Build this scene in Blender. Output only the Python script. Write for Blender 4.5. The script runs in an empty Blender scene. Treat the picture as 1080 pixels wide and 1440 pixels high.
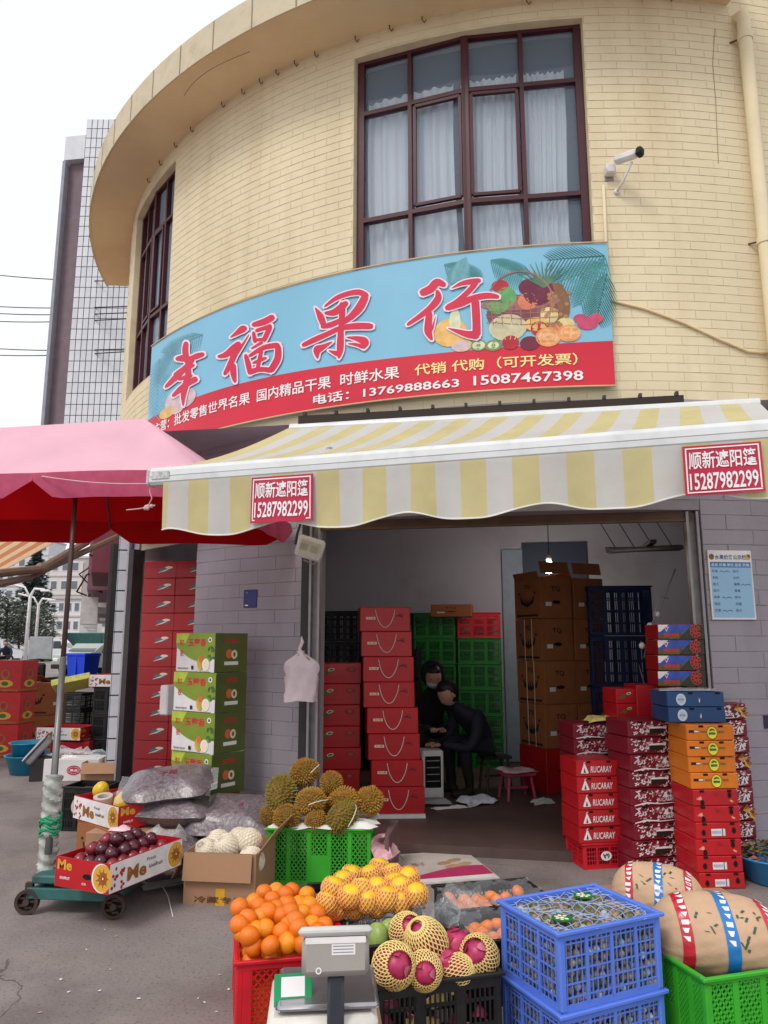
import bpy, bmesh, math, random
from mathutils import Vector, Matrix
from mathutils.geometry import tessellate_polygon
R_ = math.radians
rnd = random.Random(7)
SC = bpy.context.scene
COL = SC.collection

# ------------------------------------------------------------------ camera
F, PITCH, HC = 1040.0, R_(10.0), 1.5
cam_d = bpy.data.cameras.new('camera'); cam = bpy.data.objects.new('camera', cam_d); COL.objects.link(cam)
cam.location = (0, 0, HC); cam.rotation_euler = (R_(90) + PITCH, 0, 0)
cam_d.sensor_fit = 'VERTICAL'; cam_d.sensor_height = 36; cam_d.lens = F / 1440 * 36
cam_d.clip_start = 0.05; cam_d.clip_end = 600
SC.camera = cam

# ------------------------------------------------------------------ overcast sky and soft sun
SUN_EL, SUN_AZ = R_(52), R_(215)
w = bpy.data.worlds.new('World'); SC.world = w; w.use_nodes = True
nt = w.node_tree; nt.nodes.clear()
sky = nt.nodes.new('ShaderNodeTexSky'); sky.sky_type = 'NISHITA'; sky.sun_disc = False
sky.sun_elevation = SUN_EL; sky.sun_rotation = SUN_AZ; sky.air_density = 1.5; sky.dust_density = 4
mx = nt.nodes.new('ShaderNodeMix'); mx.data_type = 'RGBA'
mx.inputs['Factor'].default_value = 0.9
nt.links.new(sky.outputs[0], mx.inputs['A']); mx.inputs['B'].default_value = (8.6, 8.75, 9.0, 1)
bg = nt.nodes.new('ShaderNodeBackground'); bg.inputs[1].default_value = 0.108
wo = nt.nodes.new('ShaderNodeOutputWorld')
nt.links.new(mx.outputs['Result'], bg.inputs[0]); nt.links.new(bg.outputs[0], wo.inputs[0])
sd = bpy.data.lights.new('sun', 'SUN'); sd.energy = 1.4; sd.angle = R_(18); sd.color = (1, .96, .9)
sun = bpy.data.objects.new('sun', sd); COL.objects.link(sun)
sun.rotation_euler = (R_(90) - SUN_EL, 0, R_(-35)); sun.location = (0, -5, 12)
SC.view_settings.view_transform = 'Standard'; SC.view_settings.look = 'None'
SC.view_settings.exposure = 0.22; SC.view_settings.gamma = 1.0
SC.view_settings.use_curve_mapping = False
SC.render.engine = 'CYCLES'
SC.cycles.use_denoising = True
SC.cycles.max_bounces = 8; SC.cycles.diffuse_bounces = 4; SC.cycles.transparent_max_bounces = 16
SC.cycles.sample_clamp_indirect = 6

# ------------------------------------------------------------------ picking points of the place from the photograph's sight lines
def ray(px, py):
    x = (px - 540) / F; y = (720 - py) / F
    return Vector((x, math.cos(PITCH) - y * math.sin(PITCH), math.sin(PITCH) + y * math.cos(PITCH)))
def onz(px, py, z=0.0):
    d = ray(px, py); return Vector((0, 0, HC)) + d * ((z - HC) / d.z)
def ony(px, py, Y):
    d = ray(px, py); return Vector((0, 0, HC)) + d * (Y / d.y)
def onp(px, py, p0, n):
    d = ray(px, py); o = Vector((0, 0, HC)); return o + d * ((Vector(p0) - o).dot(n) / d.dot(n))

# ------------------------------------------------------------------ materials
def lin(c):
    return tuple(((v / 255) / 12.92 if v / 255 <= .04045 else ((v / 255 + .055) / 1.055) ** 2.4) for v in c)
MATS = {}
def mat(name, col, rough=.6, var=.12, scale=6.0, bump=0.0, bscale=40.0, metal=0.0, spec=.4, objvar=.0, trans=0.0, coat=0.0, detail=4, dirt=None, dscale=2.5, damt=.5, emit=None, world=None):
    if name in MATS: return MATS[name]
    m = bpy.data.materials.new(name); m.use_nodes = True; nt = m.node_tree; N = nt.nodes; L = nt.links
    b = N['Principled BSDF']; out = N['Material Output']
    b.inputs['Roughness'].default_value = rough; b.inputs['Metallic'].default_value = metal
    b.inputs['Specular IOR Level'].default_value = spec; b.inputs['Coat Weight'].default_value = coat
    c = lin(col)
    tc = N.new('ShaderNodeTexCoord'); no = N.new('ShaderNodeTexNoise'); no.inputs['Scale'].default_value = scale; no.inputs['Detail'].default_value = detail
    cs_ = tc.outputs['Object']
    if world:
        ge = N.new('ShaderNodeNewGeometry'); vs_ = N.new('ShaderNodeVectorMath'); vs_.operation = 'MULTIPLY'; vs_.inputs[1].default_value = world; L.new(ge.outputs['Position'], vs_.inputs[0]); cs_ = vs_.outputs[0]
    L.new(cs_, no.inputs['Vector'])
    mp = N.new('ShaderNodeMapRange'); mp.inputs['From Min'].default_value = .3; mp.inputs['From Max'].default_value = .7
    mp.inputs['To Min'].default_value = 1 - var; mp.inputs['To Max'].default_value = 1 + var
    L.new(no.outputs['Fac'], mp.inputs['Value'])
    val = mp.outputs['Result']
    if objvar:
        oi = N.new('ShaderNodeObjectInfo'); m2 = N.new('ShaderNodeMapRange')
        m2.inputs['To Min'].default_value = 1 - objvar; m2.inputs['To Max'].default_value = 1 + objvar
        L.new(oi.outputs['Random'], m2.inputs['Value'])
        mu = N.new('ShaderNodeMath'); mu.operation = 'MULTIPLY'; L.new(val, mu.inputs[0]); L.new(m2.outputs['Result'], mu.inputs[1]); val = mu.outputs[0]
    vm = N.new('ShaderNodeVectorMath'); vm.operation = 'SCALE'; vm.inputs[0].default_value = c; L.new(val, vm.inputs['Scale'])
    colsock = vm.outputs[0]
    if dirt:
        n2 = N.new('ShaderNodeTexNoise'); n2.inputs['Scale'].default_value = dscale; n2.inputs['Detail'].default_value = 8; n2.inputs['Roughness'].default_value = .65
        L.new(cs_, n2.inputs['Vector'])
        r2 = N.new('ShaderNodeMapRange'); r2.inputs['From Min'].default_value = .48; r2.inputs['From Max'].default_value = .72; r2.inputs['To Max'].default_value = damt
        L.new(n2.outputs['Fac'], r2.inputs['Value'])
        mi = N.new('ShaderNodeMix'); mi.data_type = 'RGBA'; L.new(r2.outputs['Result'], mi.inputs['Factor']); L.new(colsock, mi.inputs['A']); mi.inputs['B'].default_value = (*lin(dirt), 1)
        colsock = mi.outputs['Result']
    L.new(colsock, b.inputs['Base Color'])
    if bump:
        nb = N.new('ShaderNodeTexNoise'); nb.inputs['Scale'].default_value = bscale; nb.inputs['Detail'].default_value = 3
        L.new(tc.outputs['Object'], nb.inputs['Vector'])
        bp = N.new('ShaderNodeBump'); bp.inputs['Strength'].default_value = bump; bp.inputs['Distance'].default_value = .01
        L.new(nb.outputs['Fac'], bp.inputs['Height']); L.new(bp.outputs['Normal'], b.inputs['Normal'])
    if trans:
        t = N.new('ShaderNodeBsdfTranslucent'); L.new(colsock, t.inputs['Color'])
        ms = N.new('ShaderNodeMixShader'); ms.inputs[0].default_value = trans
        L.new(b.outputs[0], ms.inputs[1]); L.new(t.outputs[0], ms.inputs[2]); L.new(ms.outputs[0], out.inputs[0])
    if emit:
        b.inputs['Emission Color'].default_value = (*lin(col), 1); b.inputs['Emission Strength'].default_value = emit
    m['colsock'] = 0
    MATS[name] = m; return m
def film(name, col=(235, 238, 242), clear=.7, rough=.08, edge=None):
    """thin clear plastic or glass: see-through with a gloss"""
    if name in MATS: return MATS[name]
    m = bpy.data.materials.new(name); m.use_nodes = True; nt = m.node_tree; N = nt.nodes; L = nt.links
    b = N['Principled BSDF']; out = N['Material Output']
    b.inputs['Base Color'].default_value = (*lin(col), 1); b.inputs['Roughness'].default_value = rough; b.inputs['Specular IOR Level'].default_value = .9
    tr = N.new('ShaderNodeBsdfTransparent'); ms = N.new('ShaderNodeMixShader')
    lw = N.new('ShaderNodeLayerWeight'); lw.inputs[0].default_value = .35
    mr = N.new('ShaderNodeMapRange'); mr.inputs['To Min'].default_value = 1 - clear; mr.inputs['To Max'].default_value = min(1, 1.3 - clear * .6) if edge is None else edge
    L.new(lw.outputs['Facing'], mr.inputs['Value']); L.new(mr.outputs['Result'], ms.inputs[0])
    L.new(tr.outputs[0], ms.inputs[1]); L.new(b.outputs[0], ms.inputs[2]); L.new(ms.outputs[0], out.inputs[0])
    MATS[name] = m; return m
def stripes(name, ca, cb, period, axis=0, duty=.5, trans=.3, rough=.75):
    """woven cloth with dyed bands, laid out along the UV's first axis in metres"""
    m = mat(name, ca, rough=rough, trans=trans, var=.05, bump=.05, bscale=200)
    nt = m.node_tree; N = nt.nodes; L = nt.links
    uv = N.new('ShaderNodeUVMap'); sx = N.new('ShaderNodeSeparateXYZ'); L.new(uv.outputs[0], sx.inputs[0])
    dv = N.new('ShaderNodeMath'); dv.operation = 'DIVIDE'; dv.inputs[1].default_value = period; L.new(sx.outputs[axis], dv.inputs[0])
    fr = N.new('ShaderNodeMath'); fr.operation = 'FRACT'; L.new(dv.outputs[0], fr.inputs[0])
    gt = N.new('ShaderNodeMath'); gt.operation = 'GREATER_THAN'; gt.inputs[1].default_value = duty; L.new(fr.outputs[0], gt.inputs[0])
    mi = N.new('ShaderNodeMix'); mi.data_type = 'RGBA'; L.new(gt.outputs[0], mi.inputs['Factor'])
    b = N['Principled BSDF']; src = b.inputs['Base Color'].links[0].from_socket
    L.new(src, mi.inputs['A']); mi.inputs['B'].default_value = (*lin(cb), 1)
    nz = N.new('ShaderNodeTexNoise'); nz.inputs['Scale'].default_value = 2.2; nz.inputs['Detail'].default_value = 8; nz.inputs['Roughness'].default_value = .7
    tc = N.new('ShaderNodeTexCoord'); L.new(tc.outputs['Object'], nz.inputs['Vector'])
    mr = N.new('ShaderNodeMapRange'); mr.inputs['From Min'].default_value = .45; mr.inputs['From Max'].default_value = .75; mr.inputs['To Max'].default_value = .24; L.new(nz.outputs['Fac'], mr.inputs['Value'])
    m2 = N.new('ShaderNodeMix'); m2.data_type = 'RGBA'; L.new(mr.outputs['Result'], m2.inputs['Factor']); L.new(mi.outputs['Result'], m2.inputs['A']); m2.inputs['B'].default_value = (*lin((176, 166, 140)), 1); mi = m2
    L.new(mi.outputs['Result'], b.inputs['Base Color'])
    for n in N:
        if n.type == 'BSDF_TRANSLUCENT': L.new(mi.outputs['Result'], n.inputs['Color'])
    return m

# ------------------------------------------------------------------ mesh building
class MB:
    def __init__(s): s.v = []; s.f = []; s.m = []; s.uv = None
    def add(s, vs, fs, mi=0, X=None):
        k = len(s.v)
        s.v += [tuple(X @ Vector(v)) for v in vs] if X is not None else [tuple(v) for v in vs]
        s.f += [tuple(i + k for i in f) for f in fs]; s.m += [mi] * len(fs); return s
    def box(s, c, d, X=None, mi=0, rz=0):
        x, y, z = d[0] / 2, d[1] / 2, d[2] / 2
        vs = [(-x,-y,-z),(x,-y,-z),(x,y,-z),(-x,y,-z),(-x,-y,z),(x,-y,z),(x,y,z),(-x,y,z)]
        T = Matrix.Translation(c) @ Matrix.Rotation(rz, 4, 'Z')
        return s.add(vs, [(0,3,2,1),(4,5,6,7),(0,1,5,4),(1,2,6,5),(2,3,7,6),(3,0,4,7)], mi, (X @ T) if X is not None else T)
    def cbox(s, c, d, b=.004, X=None, mi=0, jit=0):
        """box with chamfered edges"""
        h = [d[0] / 2, d[1] / 2, d[2] / 2]; vs = []; idx = {}
        for sx in (-1, 1):
            for sy in (-1, 1):
                for sz in (-1, 1):
                    q = (sx, sy, sz); jv = [rnd.uniform(-jit, jit) for _ in range(3)]
                    for a in range(3):
                        p = [q[k] * (h[k] if k == a else h[k] - b) + jv[k] for k in range(3)]
                        idx[(q, a)] = len(vs); vs.append(tuple(p))
        fs = []
        for a in range(3):
            o = [k for k in range(3) if k != a]
            for sg in (-1, 1):
                ring = []
                for (e0, e1) in ((-1,-1),(1,-1),(1,1),(-1,1)):
                    q = [0, 0, 0]; q[a] = sg; q[o[0]] = e0; q[o[1]] = e1; ring.append(idx[(tuple(q), a)])
                fs.append(ring)
        for a in range(3):
            o = [k for k in range(3) if k != a]
            for e0 in (-1, 1):
                for e1 in (-1, 1):
                    q1 = [0,0,0]; q1[a] = -1; q1[o[0]] = e0; q1[o[1]] = e1; q2 = list(q1); q2[a] = 1
                    q1, q2 = tuple(q1), tuple(q2)
                    fs.append([idx[(q1, o[0])], idx[(q2, o[0])], idx[(q2, o[1])], idx[(q1, o[1])]])
        for sx in (-1, 1):
            for sy in (-1, 1):
                for sz in (-1, 1): fs.append([idx[((sx, sy, sz), a)] for a in range(3)])
        # make the windings point outward
        out = []
        for f in fs:
            p = [Vector(vs[i]) for i in f]; nn = (p[1] - p[0]).cross(p[2] - p[0]); cc = sum(p, Vector()) / len(p)
            out.append(tuple(f) if nn.dot(cc) > 0 else tuple(reversed(f)))
        T = Matrix.Translation(c)
        return s.add(vs, out, mi, (X @ T) if X is not None else T)
    def tube(s, pts, r, n=8, mi=0, X=None, cap=True, closed=False):
        pts = [Vector(p) for p in pts]; rs = r if isinstance(r, (list, tuple)) else [r] * len(pts)
        vs = []; fs = []; up = None; m = len(pts)
        for i, p in enumerate(pts):
            if closed: t = (pts[(i + 1) % m] - pts[i - 1]).normalized()
            else: t = (pts[min(i + 1, m - 1)] - pts[max(i - 1, 0)]).normalized()
            if up is None:
                a = Vector((0, 0, 1)) if abs(t.z) < .9 else Vector((1, 0, 0)); up = (a - t * a.dot(t)).normalized()
            else:
                up = (up - t * up.dot(t)); up = up.normalized() if up.length > 1e-6 else t.orthogonal().normalized()
            sd_ = t.cross(up)
            for k in range(n):
                a = 2 * math.pi * k / n; vs.append(p + (up * math.cos(a) + sd_ * math.sin(a)) * rs[i])
        for i in range(m if closed else m - 1):
            j = (i + 1) % m
            for k in range(n): fs.append((i*n+k, i*n+(k+1)%n, j*n+(k+1)%n, j*n+k))
        if cap and not closed: fs += [tuple(reversed(range(n))), tuple(range((m-1)*n, m*n))]
        return s.add(vs, fs, mi, X)
    def lathe(s, prof, n=16, mi=0, X=None, wob=0):
        vs = []; fs = []
        for (r, z) in prof:
            for k in range(n):
                a = 2*math.pi*k/n; q = r*(1 + (rnd.uniform(-wob, wob) if wob else 0)); vs.append((q*math.cos(a), q*math.sin(a), z))
        for i in range(len(prof)-1):
            for k in range(n): fs.append((i*n+k, i*n+(k+1)%n, (i+1)*n+(k+1)%n, (i+1)*n+k))
        if prof[0][0] > 1e-5: fs.append(tuple(reversed(range(n))))
        if prof[-1][0] > 1e-5: fs.append(tuple(range((len(prof)-1)*n, len(prof)*n)))
        return s.add(vs, fs, mi, X)
    def prism(s, poly, z0, z1, mi=0, X=None):
        n = len(poly); vs = [(x, y, z0) for x, y in poly] + [(x, y, z1) for x, y in poly]
        fs = [(i, (i+1) % n, n+(i+1) % n, n+i) for i in range(n)]
        tri = tessellate_polygon([[Vector((x, y, 0)) for x, y in poly]])
        for t in tri: fs.append(tuple(n + i for i in t)); fs.append(tuple(reversed(t)))
        return s.add(vs, fs, mi, X)
    def grid(s, P, mi=0, X=None, flip=False):
        nu, nv = len(P), len(P[0]); vs = [p for row in P for p in row]; fs = []
        for i in range(nu-1):
            for j in range(nv-1):
                q = (i*nv+j, (i+1)*nv+j, (i+1)*nv+j+1, i*nv+j+1); fs.append(tuple(reversed(q)) if flip else q)
        return s.add(vs, fs, mi, X)
    def ball(s, c, r, nu=14, nv=9, mi=0, sc=(1,1,1), X=None, fn=None):
        P = []
        for j in range(nv+1):
            t = math.pi*j/nv; row = []
            for i in range(nu):
                a = 2*math.pi*i/nu; d = Vector((math.sin(t)*math.cos(a), math.sin(t)*math.sin(a), math.cos(t)))
                q = fn(d) if fn else 1
                row.append((c[0]+d.x*r*sc[0]*q, c[1]+d.y*r*sc[1]*q, c[2]+d.z*r*sc[2]*q))
            P.append(row)
        vs = [P[0][0]]; fs = []
        for j in range(1, nv): vs += P[j]
        vs.append(P[nv][0]); last = len(vs)-1
        for i in range(nu): fs.append((0, 1+i, 1+(i+1) % nu))
        for j in range(nv-2):
            a = 1+j*nu; b = a+nu
            for i in range(nu): fs.append((a+i, b+i, b+(i+1) % nu, a+(i+1) % nu))
        a = 1+(nv-2)*nu
        for i in range(nu): fs.append((a+i, last, a+(i+1) % nu))
        return s.add(vs, fs, mi, X)
    def mesh(s, name, mats, smooth=False, uv=None):
        me = bpy.data.meshes.new(name); me.from_pydata(s.v, [], s.f)
        for m in (mats if isinstance(mats, (list, tuple)) else [mats]): me.materials.append(m)
        me.polygons.foreach_set('material_index', s.m)
        if smooth:
            me.polygons.foreach_set('use_smooth', [True]*len(s.f))
            if smooth == 'auto': me.set_sharp_from_angle(angle=R_(40))
        if uv:
            ul = me.uv_layers.new(name='UVMap')
            for lp in me.loops: ul.data[lp.index].uv = uv[lp.vertex_index]
        me.update(); return me
    def build(s, name, mats, parent=None, loc=(0,0,0), rz=0, smooth=False, uv=None):
        return put(name, s.mesh(name, mats, smooth, uv), parent, loc, (0, 0, rz))
def put(name, me, parent=None, loc=(0,0,0), rot=(0,0,0), scale=None):
    o = bpy.data.objects.new(name, me); COL.objects.link(o); o.parent = parent
    o.location = loc; o.rotation_euler = rot
    if scale is not None: o.scale = scale if isinstance(scale, (tuple, list)) else (scale,)*3
    return o
def thing(name, label, cat, loc=(0,0,0), rz=0, group=None, rot=None):
    o = bpy.data.objects.new(name, None); o.empty_display_size = .1; COL.objects.link(o)
    o.location = loc; o.rotation_euler = rot or (0, 0, rz); return tag(o, label, cat, group)
def tag(o, label=None, cat=None, group=None, kind=None):
    if label: o['label'] = label
    if cat: o['category'] = cat
    if group: o['group'] = group
    if kind: o['kind'] = kind
    return o
def copy_tree(o, parent=None):
    c = o.copy(); COL.objects.link(c); c.parent = parent
    for ch in list(o.children): copy_tree(ch, c)
    return c

# ------------------------------------------------------------------ flat print: lettering and shapes laid on a face
_tx = {}
def text2d(body, bold=0.0, spacing=1.0):
    """glyph outlines as (verts, faces), unit size"""
    key = (body, bold, spacing)
    if key in _tx: return _tx[key]
    c = bpy.data.curves.new('lettering', 'FONT'); c.body = body; c.size = 1; c.offset = bold; c.resolution_u = 2; c.space_character = spacing
    o = bpy.data.objects.new('lettering', c); COL.objects.link(o)
    me = bpy.data.meshes.new_from_object(o.evaluated_get(bpy.context.evaluated_depsgraph_get()))
    vs = [(v.co.x, v.co.y) for v in me.vertices]; fs = [tuple(p.vertices) for p in me.polygons]
    bpy.data.objects.remove(o); bpy.data.curves.remove(c); bpy.data.meshes.remove(me)
    _tx[key] = (vs, fs); return vs, fs
class Print:
    """collects coloured flat shapes in (x, y) metres; each lies a hair above the one before"""
    def __init__(s, step=.0004): s.items = []; s.k = 1; s.step = step
    def tri(s, vs, fs, m): s.items.append((vs, fs, m, s.k*s.step)); s.k += 1; return s
    def poly(s, pts, m):
        t = tessellate_polygon([[Vector((x, y, 0)) for x, y in pts]]); return s.tri(list(pts), [tuple(q) for q in t], m)
    def rect(s, x0, y0, x1, y1, m): return s.tri([(x0,y0),(x1,y0),(x1,y1),(x0,y1)], [(0,1,2,3)], m)
    def oval(s, cx, cy, rx, ry, m, n=20, a=0, a0=0, a1=2*math.pi):
        full = abs(a1-a0-2*math.pi) < 1e-6; k = n if full else n+1
        pts = []
        for i in range(k):
            t = a0+(a1-a0)*i/n; x, y = rx*math.cos(t), ry*math.sin(t)
            pts.append((cx+x*math.cos(a)-y*math.sin(a), cy+x*math.sin(a)+y*math.cos(a)))
        return s.poly(pts, m)
    def ring(s, cx, cy, r0, r1, m, n=24):
        vs = [(cx+r*math.cos(2*math.pi*i/n), cy+r*math.sin(2*math.pi*i/n)) for r in (r0, r1) for i in range(n)]
        return s.tri(vs, [(i, (i+1) % n, n+(i+1) % n, n+i) for i in range(n)], m)
    def line(s, pts, wd, m):
        """a brush line through (x, y[, width]) points"""
        L_ = []; Rr = []; n = len(pts)
        for i, p in enumerate(pts):
            a = pts[max(i-1, 0)]; b = pts[min(i+1, n-1)]; dx, dy = b[0]-a[0], b[1]-a[1]; l = math.hypot(dx, dy) or 1
            h = (p[2] if len(p) > 2 else wd)/2; L_.append((p[0]-dy/l*h, p[1]+dx/l*h)); Rr.append((p[0]+dy/l*h, p[1]-dx/l*h))
        return s.tri(L_+Rr, [(i, i+1, n+i+1, n+i) for i in range(n-1)], m)
    def text(s, body, x, y, w, h, m, bold=.0, rot=0, shear=0):
        """lettering fitted into the box with lower left corner x, y"""
        vs, fs = text2d(body, bold); 
        if not vs: return s
        x0 = min(v[0] for v in vs); x1 = max(v[0] for v in vs); y0 = min(v[1] for v in vs); y1 = max(v[1] for v in vs)
        kx = w/(x1-x0); ky = (h/(y1-y0)) if h else kx
        o = []
        for a, b in vs:
            p, q = (a-x0)*kx, (b-y0)*ky; p += shear*q
            if rot: p, q = p*math.cos(rot)-q*math.sin(rot), p*math.sin(rot)+q*math.cos(rot)
            o.append((x+p, y+q))
        return s.tri(o, fs, m)
    def mesh(s, name, X=None, fn=None):
        mats = []; b = MB()
        for vs, fs, m, dz in s.items:
            if m not in mats: mats.append(m)
            pts = [fn(x, y, dz) if fn else (x, y, dz) for x, y in vs]
            b.add(pts, fs, mats.index(m), X)
        # faces look along +z of the print
        if not fn:
            for i, f in enumerate(b.f):
                p = [Vector(b.v[k]) for k in f[:3]]
        return b.mesh(name, mats)
def face_x(side, d):
    """matrix laying a print's (x, y, up) on one side of a box of size d whose base centre is the origin; print origin = centre of that side"""
    L_, W, H = d
    if side == 'front': return Matrix.Translation((0, -W/2, H/2)) @ Matrix.Rotation(R_(90), 4, 'X')
    if side == 'back': return Matrix.Translation((0, W/2, H/2)) @ Matrix.Rotation(R_(180), 4, 'Z') @ Matrix.Rotation(R_(90), 4, 'X')
    if side == 'left': return Matrix.Translation((-L_/2, 0, H/2)) @ Matrix.Rotation(R_(-90), 4, 'Z') @ Matrix.Rotation(R_(90), 4, 'X')
    if side == 'right': return Matrix.Translation((L_/2, 0, H/2)) @ Matrix.Rotation(R_(90), 4, 'Z') @ Matrix.Rotation(R_(90), 4, 'X')
    if side == 'top': return Matrix.Translation((0, 0, H))
# ------------------------------------------------------------------ the ground
M_ground = mat('concrete_ground', (134, 124, 122), rough=.85, var=.14, scale=1.3, bump=.3, bscale=30, dirt=(86, 76, 73), dscale=1.1, damt=.7, detail=8)
def add_cracks(m, scale, width, dark):
    nt = m.node_tree; N = nt.nodes; L = nt.links; b = N['Principled BSDF']
    src = b.inputs['Base Color'].links[0].from_socket
    tc = N.new('ShaderNodeTexCoord'); nz = N.new('ShaderNodeTexNoise'); nz.inputs['Scale'].default_value = 2.2; nz.inputs['Detail'].default_value = 6
    L.new(tc.outputs['Object'], nz.inputs['Vector'])
    ad = N.new('ShaderNodeVectorMath'); ad.operation = 'MULTIPLY_ADD'; L.new(nz.outputs['Color'], ad.inputs[0]); ad.inputs[1].default_value = (.5, .5, .5); L.new(tc.outputs['Object'], ad.inputs[2])
    vo = N.new('ShaderNodeTexVoronoi'); vo.feature = 'DISTANCE_TO_EDGE'; vo.inputs['Scale'].default_value = scale; L.new(ad.outputs[0], vo.inputs['Vector'])
    lt = N.new('ShaderNodeMath'); lt.operation = 'LESS_THAN'; lt.inputs[1].default_value = width; L.new(vo.outputs['Distance'], lt.inputs[0])
    n3 = N.new('ShaderNodeTexNoise'); n3.inputs['Scale'].default_value = 1.1; L.new(tc.outputs['Object'], n3.inputs['Vector'])
    g = N.new('ShaderNodeMath'); g.operation = 'GREATER_THAN'; g.inputs[1].default_value = .52; L.new(n3.outputs['Fac'], g.inputs[0])
    mu = N.new('ShaderNodeMath'); mu.operation = 'MULTIPLY'; L.new(lt.outputs[0], mu.inputs[0]); L.new(g.outputs[0], mu.inputs[1])
    mi = N.new('ShaderNodeMix'); mi.data_type = 'RGBA'; L.new(mu.outputs[0], mi.inputs['Factor']); L.new(src, mi.inputs['A']); mi.inputs['B'].default_value = (*lin(dark), 1)
    L.new(mi.outputs['Result'], b.inputs['Base Color'])
    sp = N.new('ShaderNodeTexNoise'); sp.inputs['Scale'].default_value = 70; sp.inputs['Detail'].default_value = 2; L.new(tc.outputs['Object'], sp.inputs['Vector'])
    s2 = N.new('ShaderNodeMapRange'); s2.inputs['From Min'].default_value = .56; s2.inputs['From Max'].default_value = .70; s2.inputs['To Max'].default_value = .55; L.new(sp.outputs['Fac'], s2.inputs['Value'])
    m3 = N.new('ShaderNodeMix'); m3.data_type = 'RGBA'; L.new(s2.outputs['Result'], m3.inputs['Factor']); L.new(mi.outputs['Result'], m3.inputs['A']); m3.inputs['B'].default_value = (*lin((70, 62, 60)), 1)
    L.new(m3.outputs['Result'], b.inputs['Base Color'])
add_cracks(M_ground, .5, .0022, (92, 82, 78))
P = [[(x, y, 0.0) for y in (-40, -10, 0, 2, 4, 6, 8, 12, 20, 40, 90, 400)] for x in (-300, -60, -20, -8, -4, -2, 0, 2, 4, 10, 40, 300)]
tag(MB().grid(P).build('ground', M_ground), kind='structure')

# ------------------------------------------------------------------ round corner building: frame of reference
AZ = R_(10.0); NV = Vector((math.sin(AZ), math.cos(AZ), 0)); TV = Vector((math.cos(AZ), -math.sin(AZ), 0))
CC = NV * 11.13; CR = 5.62
def cyl(phi, z, r=CR):
    a = R_(phi); p = CC - NV * (r * math.cos(a)) + TV * (r * math.sin(a)); return Vector((p.x, p.y, z))
def un(u, n, z=0.0):
    p = TV * u + NV * n; return Vector((p.x, p.y, z))
def oncyl(px, py, r=CR):
    """where a sight line meets the round wall: (angle, height)"""
    d = ray(px, py); o = Vector((0, 0, HC)); a = d.x*d.x+d.y*d.y; b = -(d.x*CC.x+d.y*CC.y); c = CC.x**2+CC.y**2-r*r
    t = (-b-math.sqrt(max(b*b-a*c, 0)))/a; p = o+d*t; q = p-CC
    return math.degrees(math.atan2(q.dot(TV), -q.dot(NV))), p.z
ZS, ZW = 3.3, 6.82          # paint change, soffit
PHE = 20.0                  # where the round wall turns into the flat one
E0 = cyl(PHE, 0); ET = (TV * math.cos(R_(PHE)) + NV * math.sin(R_(PHE))).normalized(); EN = (NV * math.cos(R_(PHE)) - TV * math.sin(R_(PHE)))
def wallpt(s, z, out=0.0):
    """s metres along the wall face (0 at angle 0): round up to PHE, flat beyond"""
    s0 = R_(PHE) * CR
    if s <= s0: return cyl(math.degrees(s / CR), z, CR + out)
    p = E0 + ET * (s - s0) - EN * out; return Vector((p.x, p.y, z))
M_cream = mat('cream_wall_paint', (223, 208, 175), rough=.8, var=.05, scale=1.5, bump=.12, bscale=60, dirt=(176, 146, 104), dscale=1.1, damt=.35, detail=8)
M_mortar = mat('cream_mortar', (216, 201, 168), rough=.9, var=.1)
M_brick = mat('cream_painted_brick', (223, 208, 175), rough=.78, var=.05, scale=1.2, bump=.15, bscale=70, objvar=.015, dirt=(190, 166, 126), dscale=1.3, damt=.4, world=(1.6, 1.6, .35))
M_lilac = mat('lilac_wall_paint', (160, 153, 162), rough=.8, var=.07, scale=2, bump=.3, bscale=90, dirt=(130, 120, 126), dscale=1.2, damt=.5, world=(1.3, 1.3, .6))
M_lmort = mat('lilac_mortar', (148, 142, 150), rough=.9, var=.1)
bld = thing('shop_building', 'cream and lilac painted brick corner building with a rounded front and wide eave', 'building', cyl(0, 0))
INV = bld.matrix_world  # identity offset handled below
def bput(b, name, mats, parent=None, **k):
    """geometry given in world coordinates, parented under the building"""
    o = b.build(name, mats, None, **k); par = parent or bld
    o.parent = par; o.matrix_parent_inverse = Matrix.Translation(-bld.location) if par is bld else Matrix.Identity(4)
    return o
S = lambda phi: R_(phi) * CR
wins = [(-13.0, 7.1, 4.30, 6.62), (-52.0, -38.0, 4.30, 6.62)]
SR = S(PHE)
flat_wins = [(SR + .52, SR + 1.9, 4.55, 5.9)]
def inwin(s, z, e=0.0):
    for a, b, z0, z1 in wins:
        if S(a) - e < s < S(b) + e and z0 - e < z < z1 + e: return True
    for a, b, z0, z1 in flat_wins:
        if a - e < s < b + e and z0 - e < z < z1 + e: return True
    return False
# upper wall backing, with window openings
ss = sorted(set([S(a) for a in range(-84, 21, 2)] + [S(w_[k]) for w_ in wins for k in (0, 1)] + [SR, SR + .52, SR + 1.9, SR + 4.0]))
def zlist(s): return [ZS, 4.30, 4.55, 5.9, 6.62, ZW, 8.2]
b = MB()
for i in range(len(ss) - 1):
    sm = (ss[i] + ss[i+1]) / 2; zl = zlist(0)
    for j in range(len(zl) - 1):
        zm = (zl[j] + zl[j+1]) / 2
        if inwin(sm, zm): continue
        if zm > ZW and sm < SR: continue
        b.add([wallpt(ss[i], zl[j], -.0024), wallpt(ss[i+1], zl[j], -.0024), wallpt(ss[i+1], zl[j+1], -.0024), wallpt(ss[i], zl[j+1], -.0024)], [(0, 1, 2, 3)])
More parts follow.
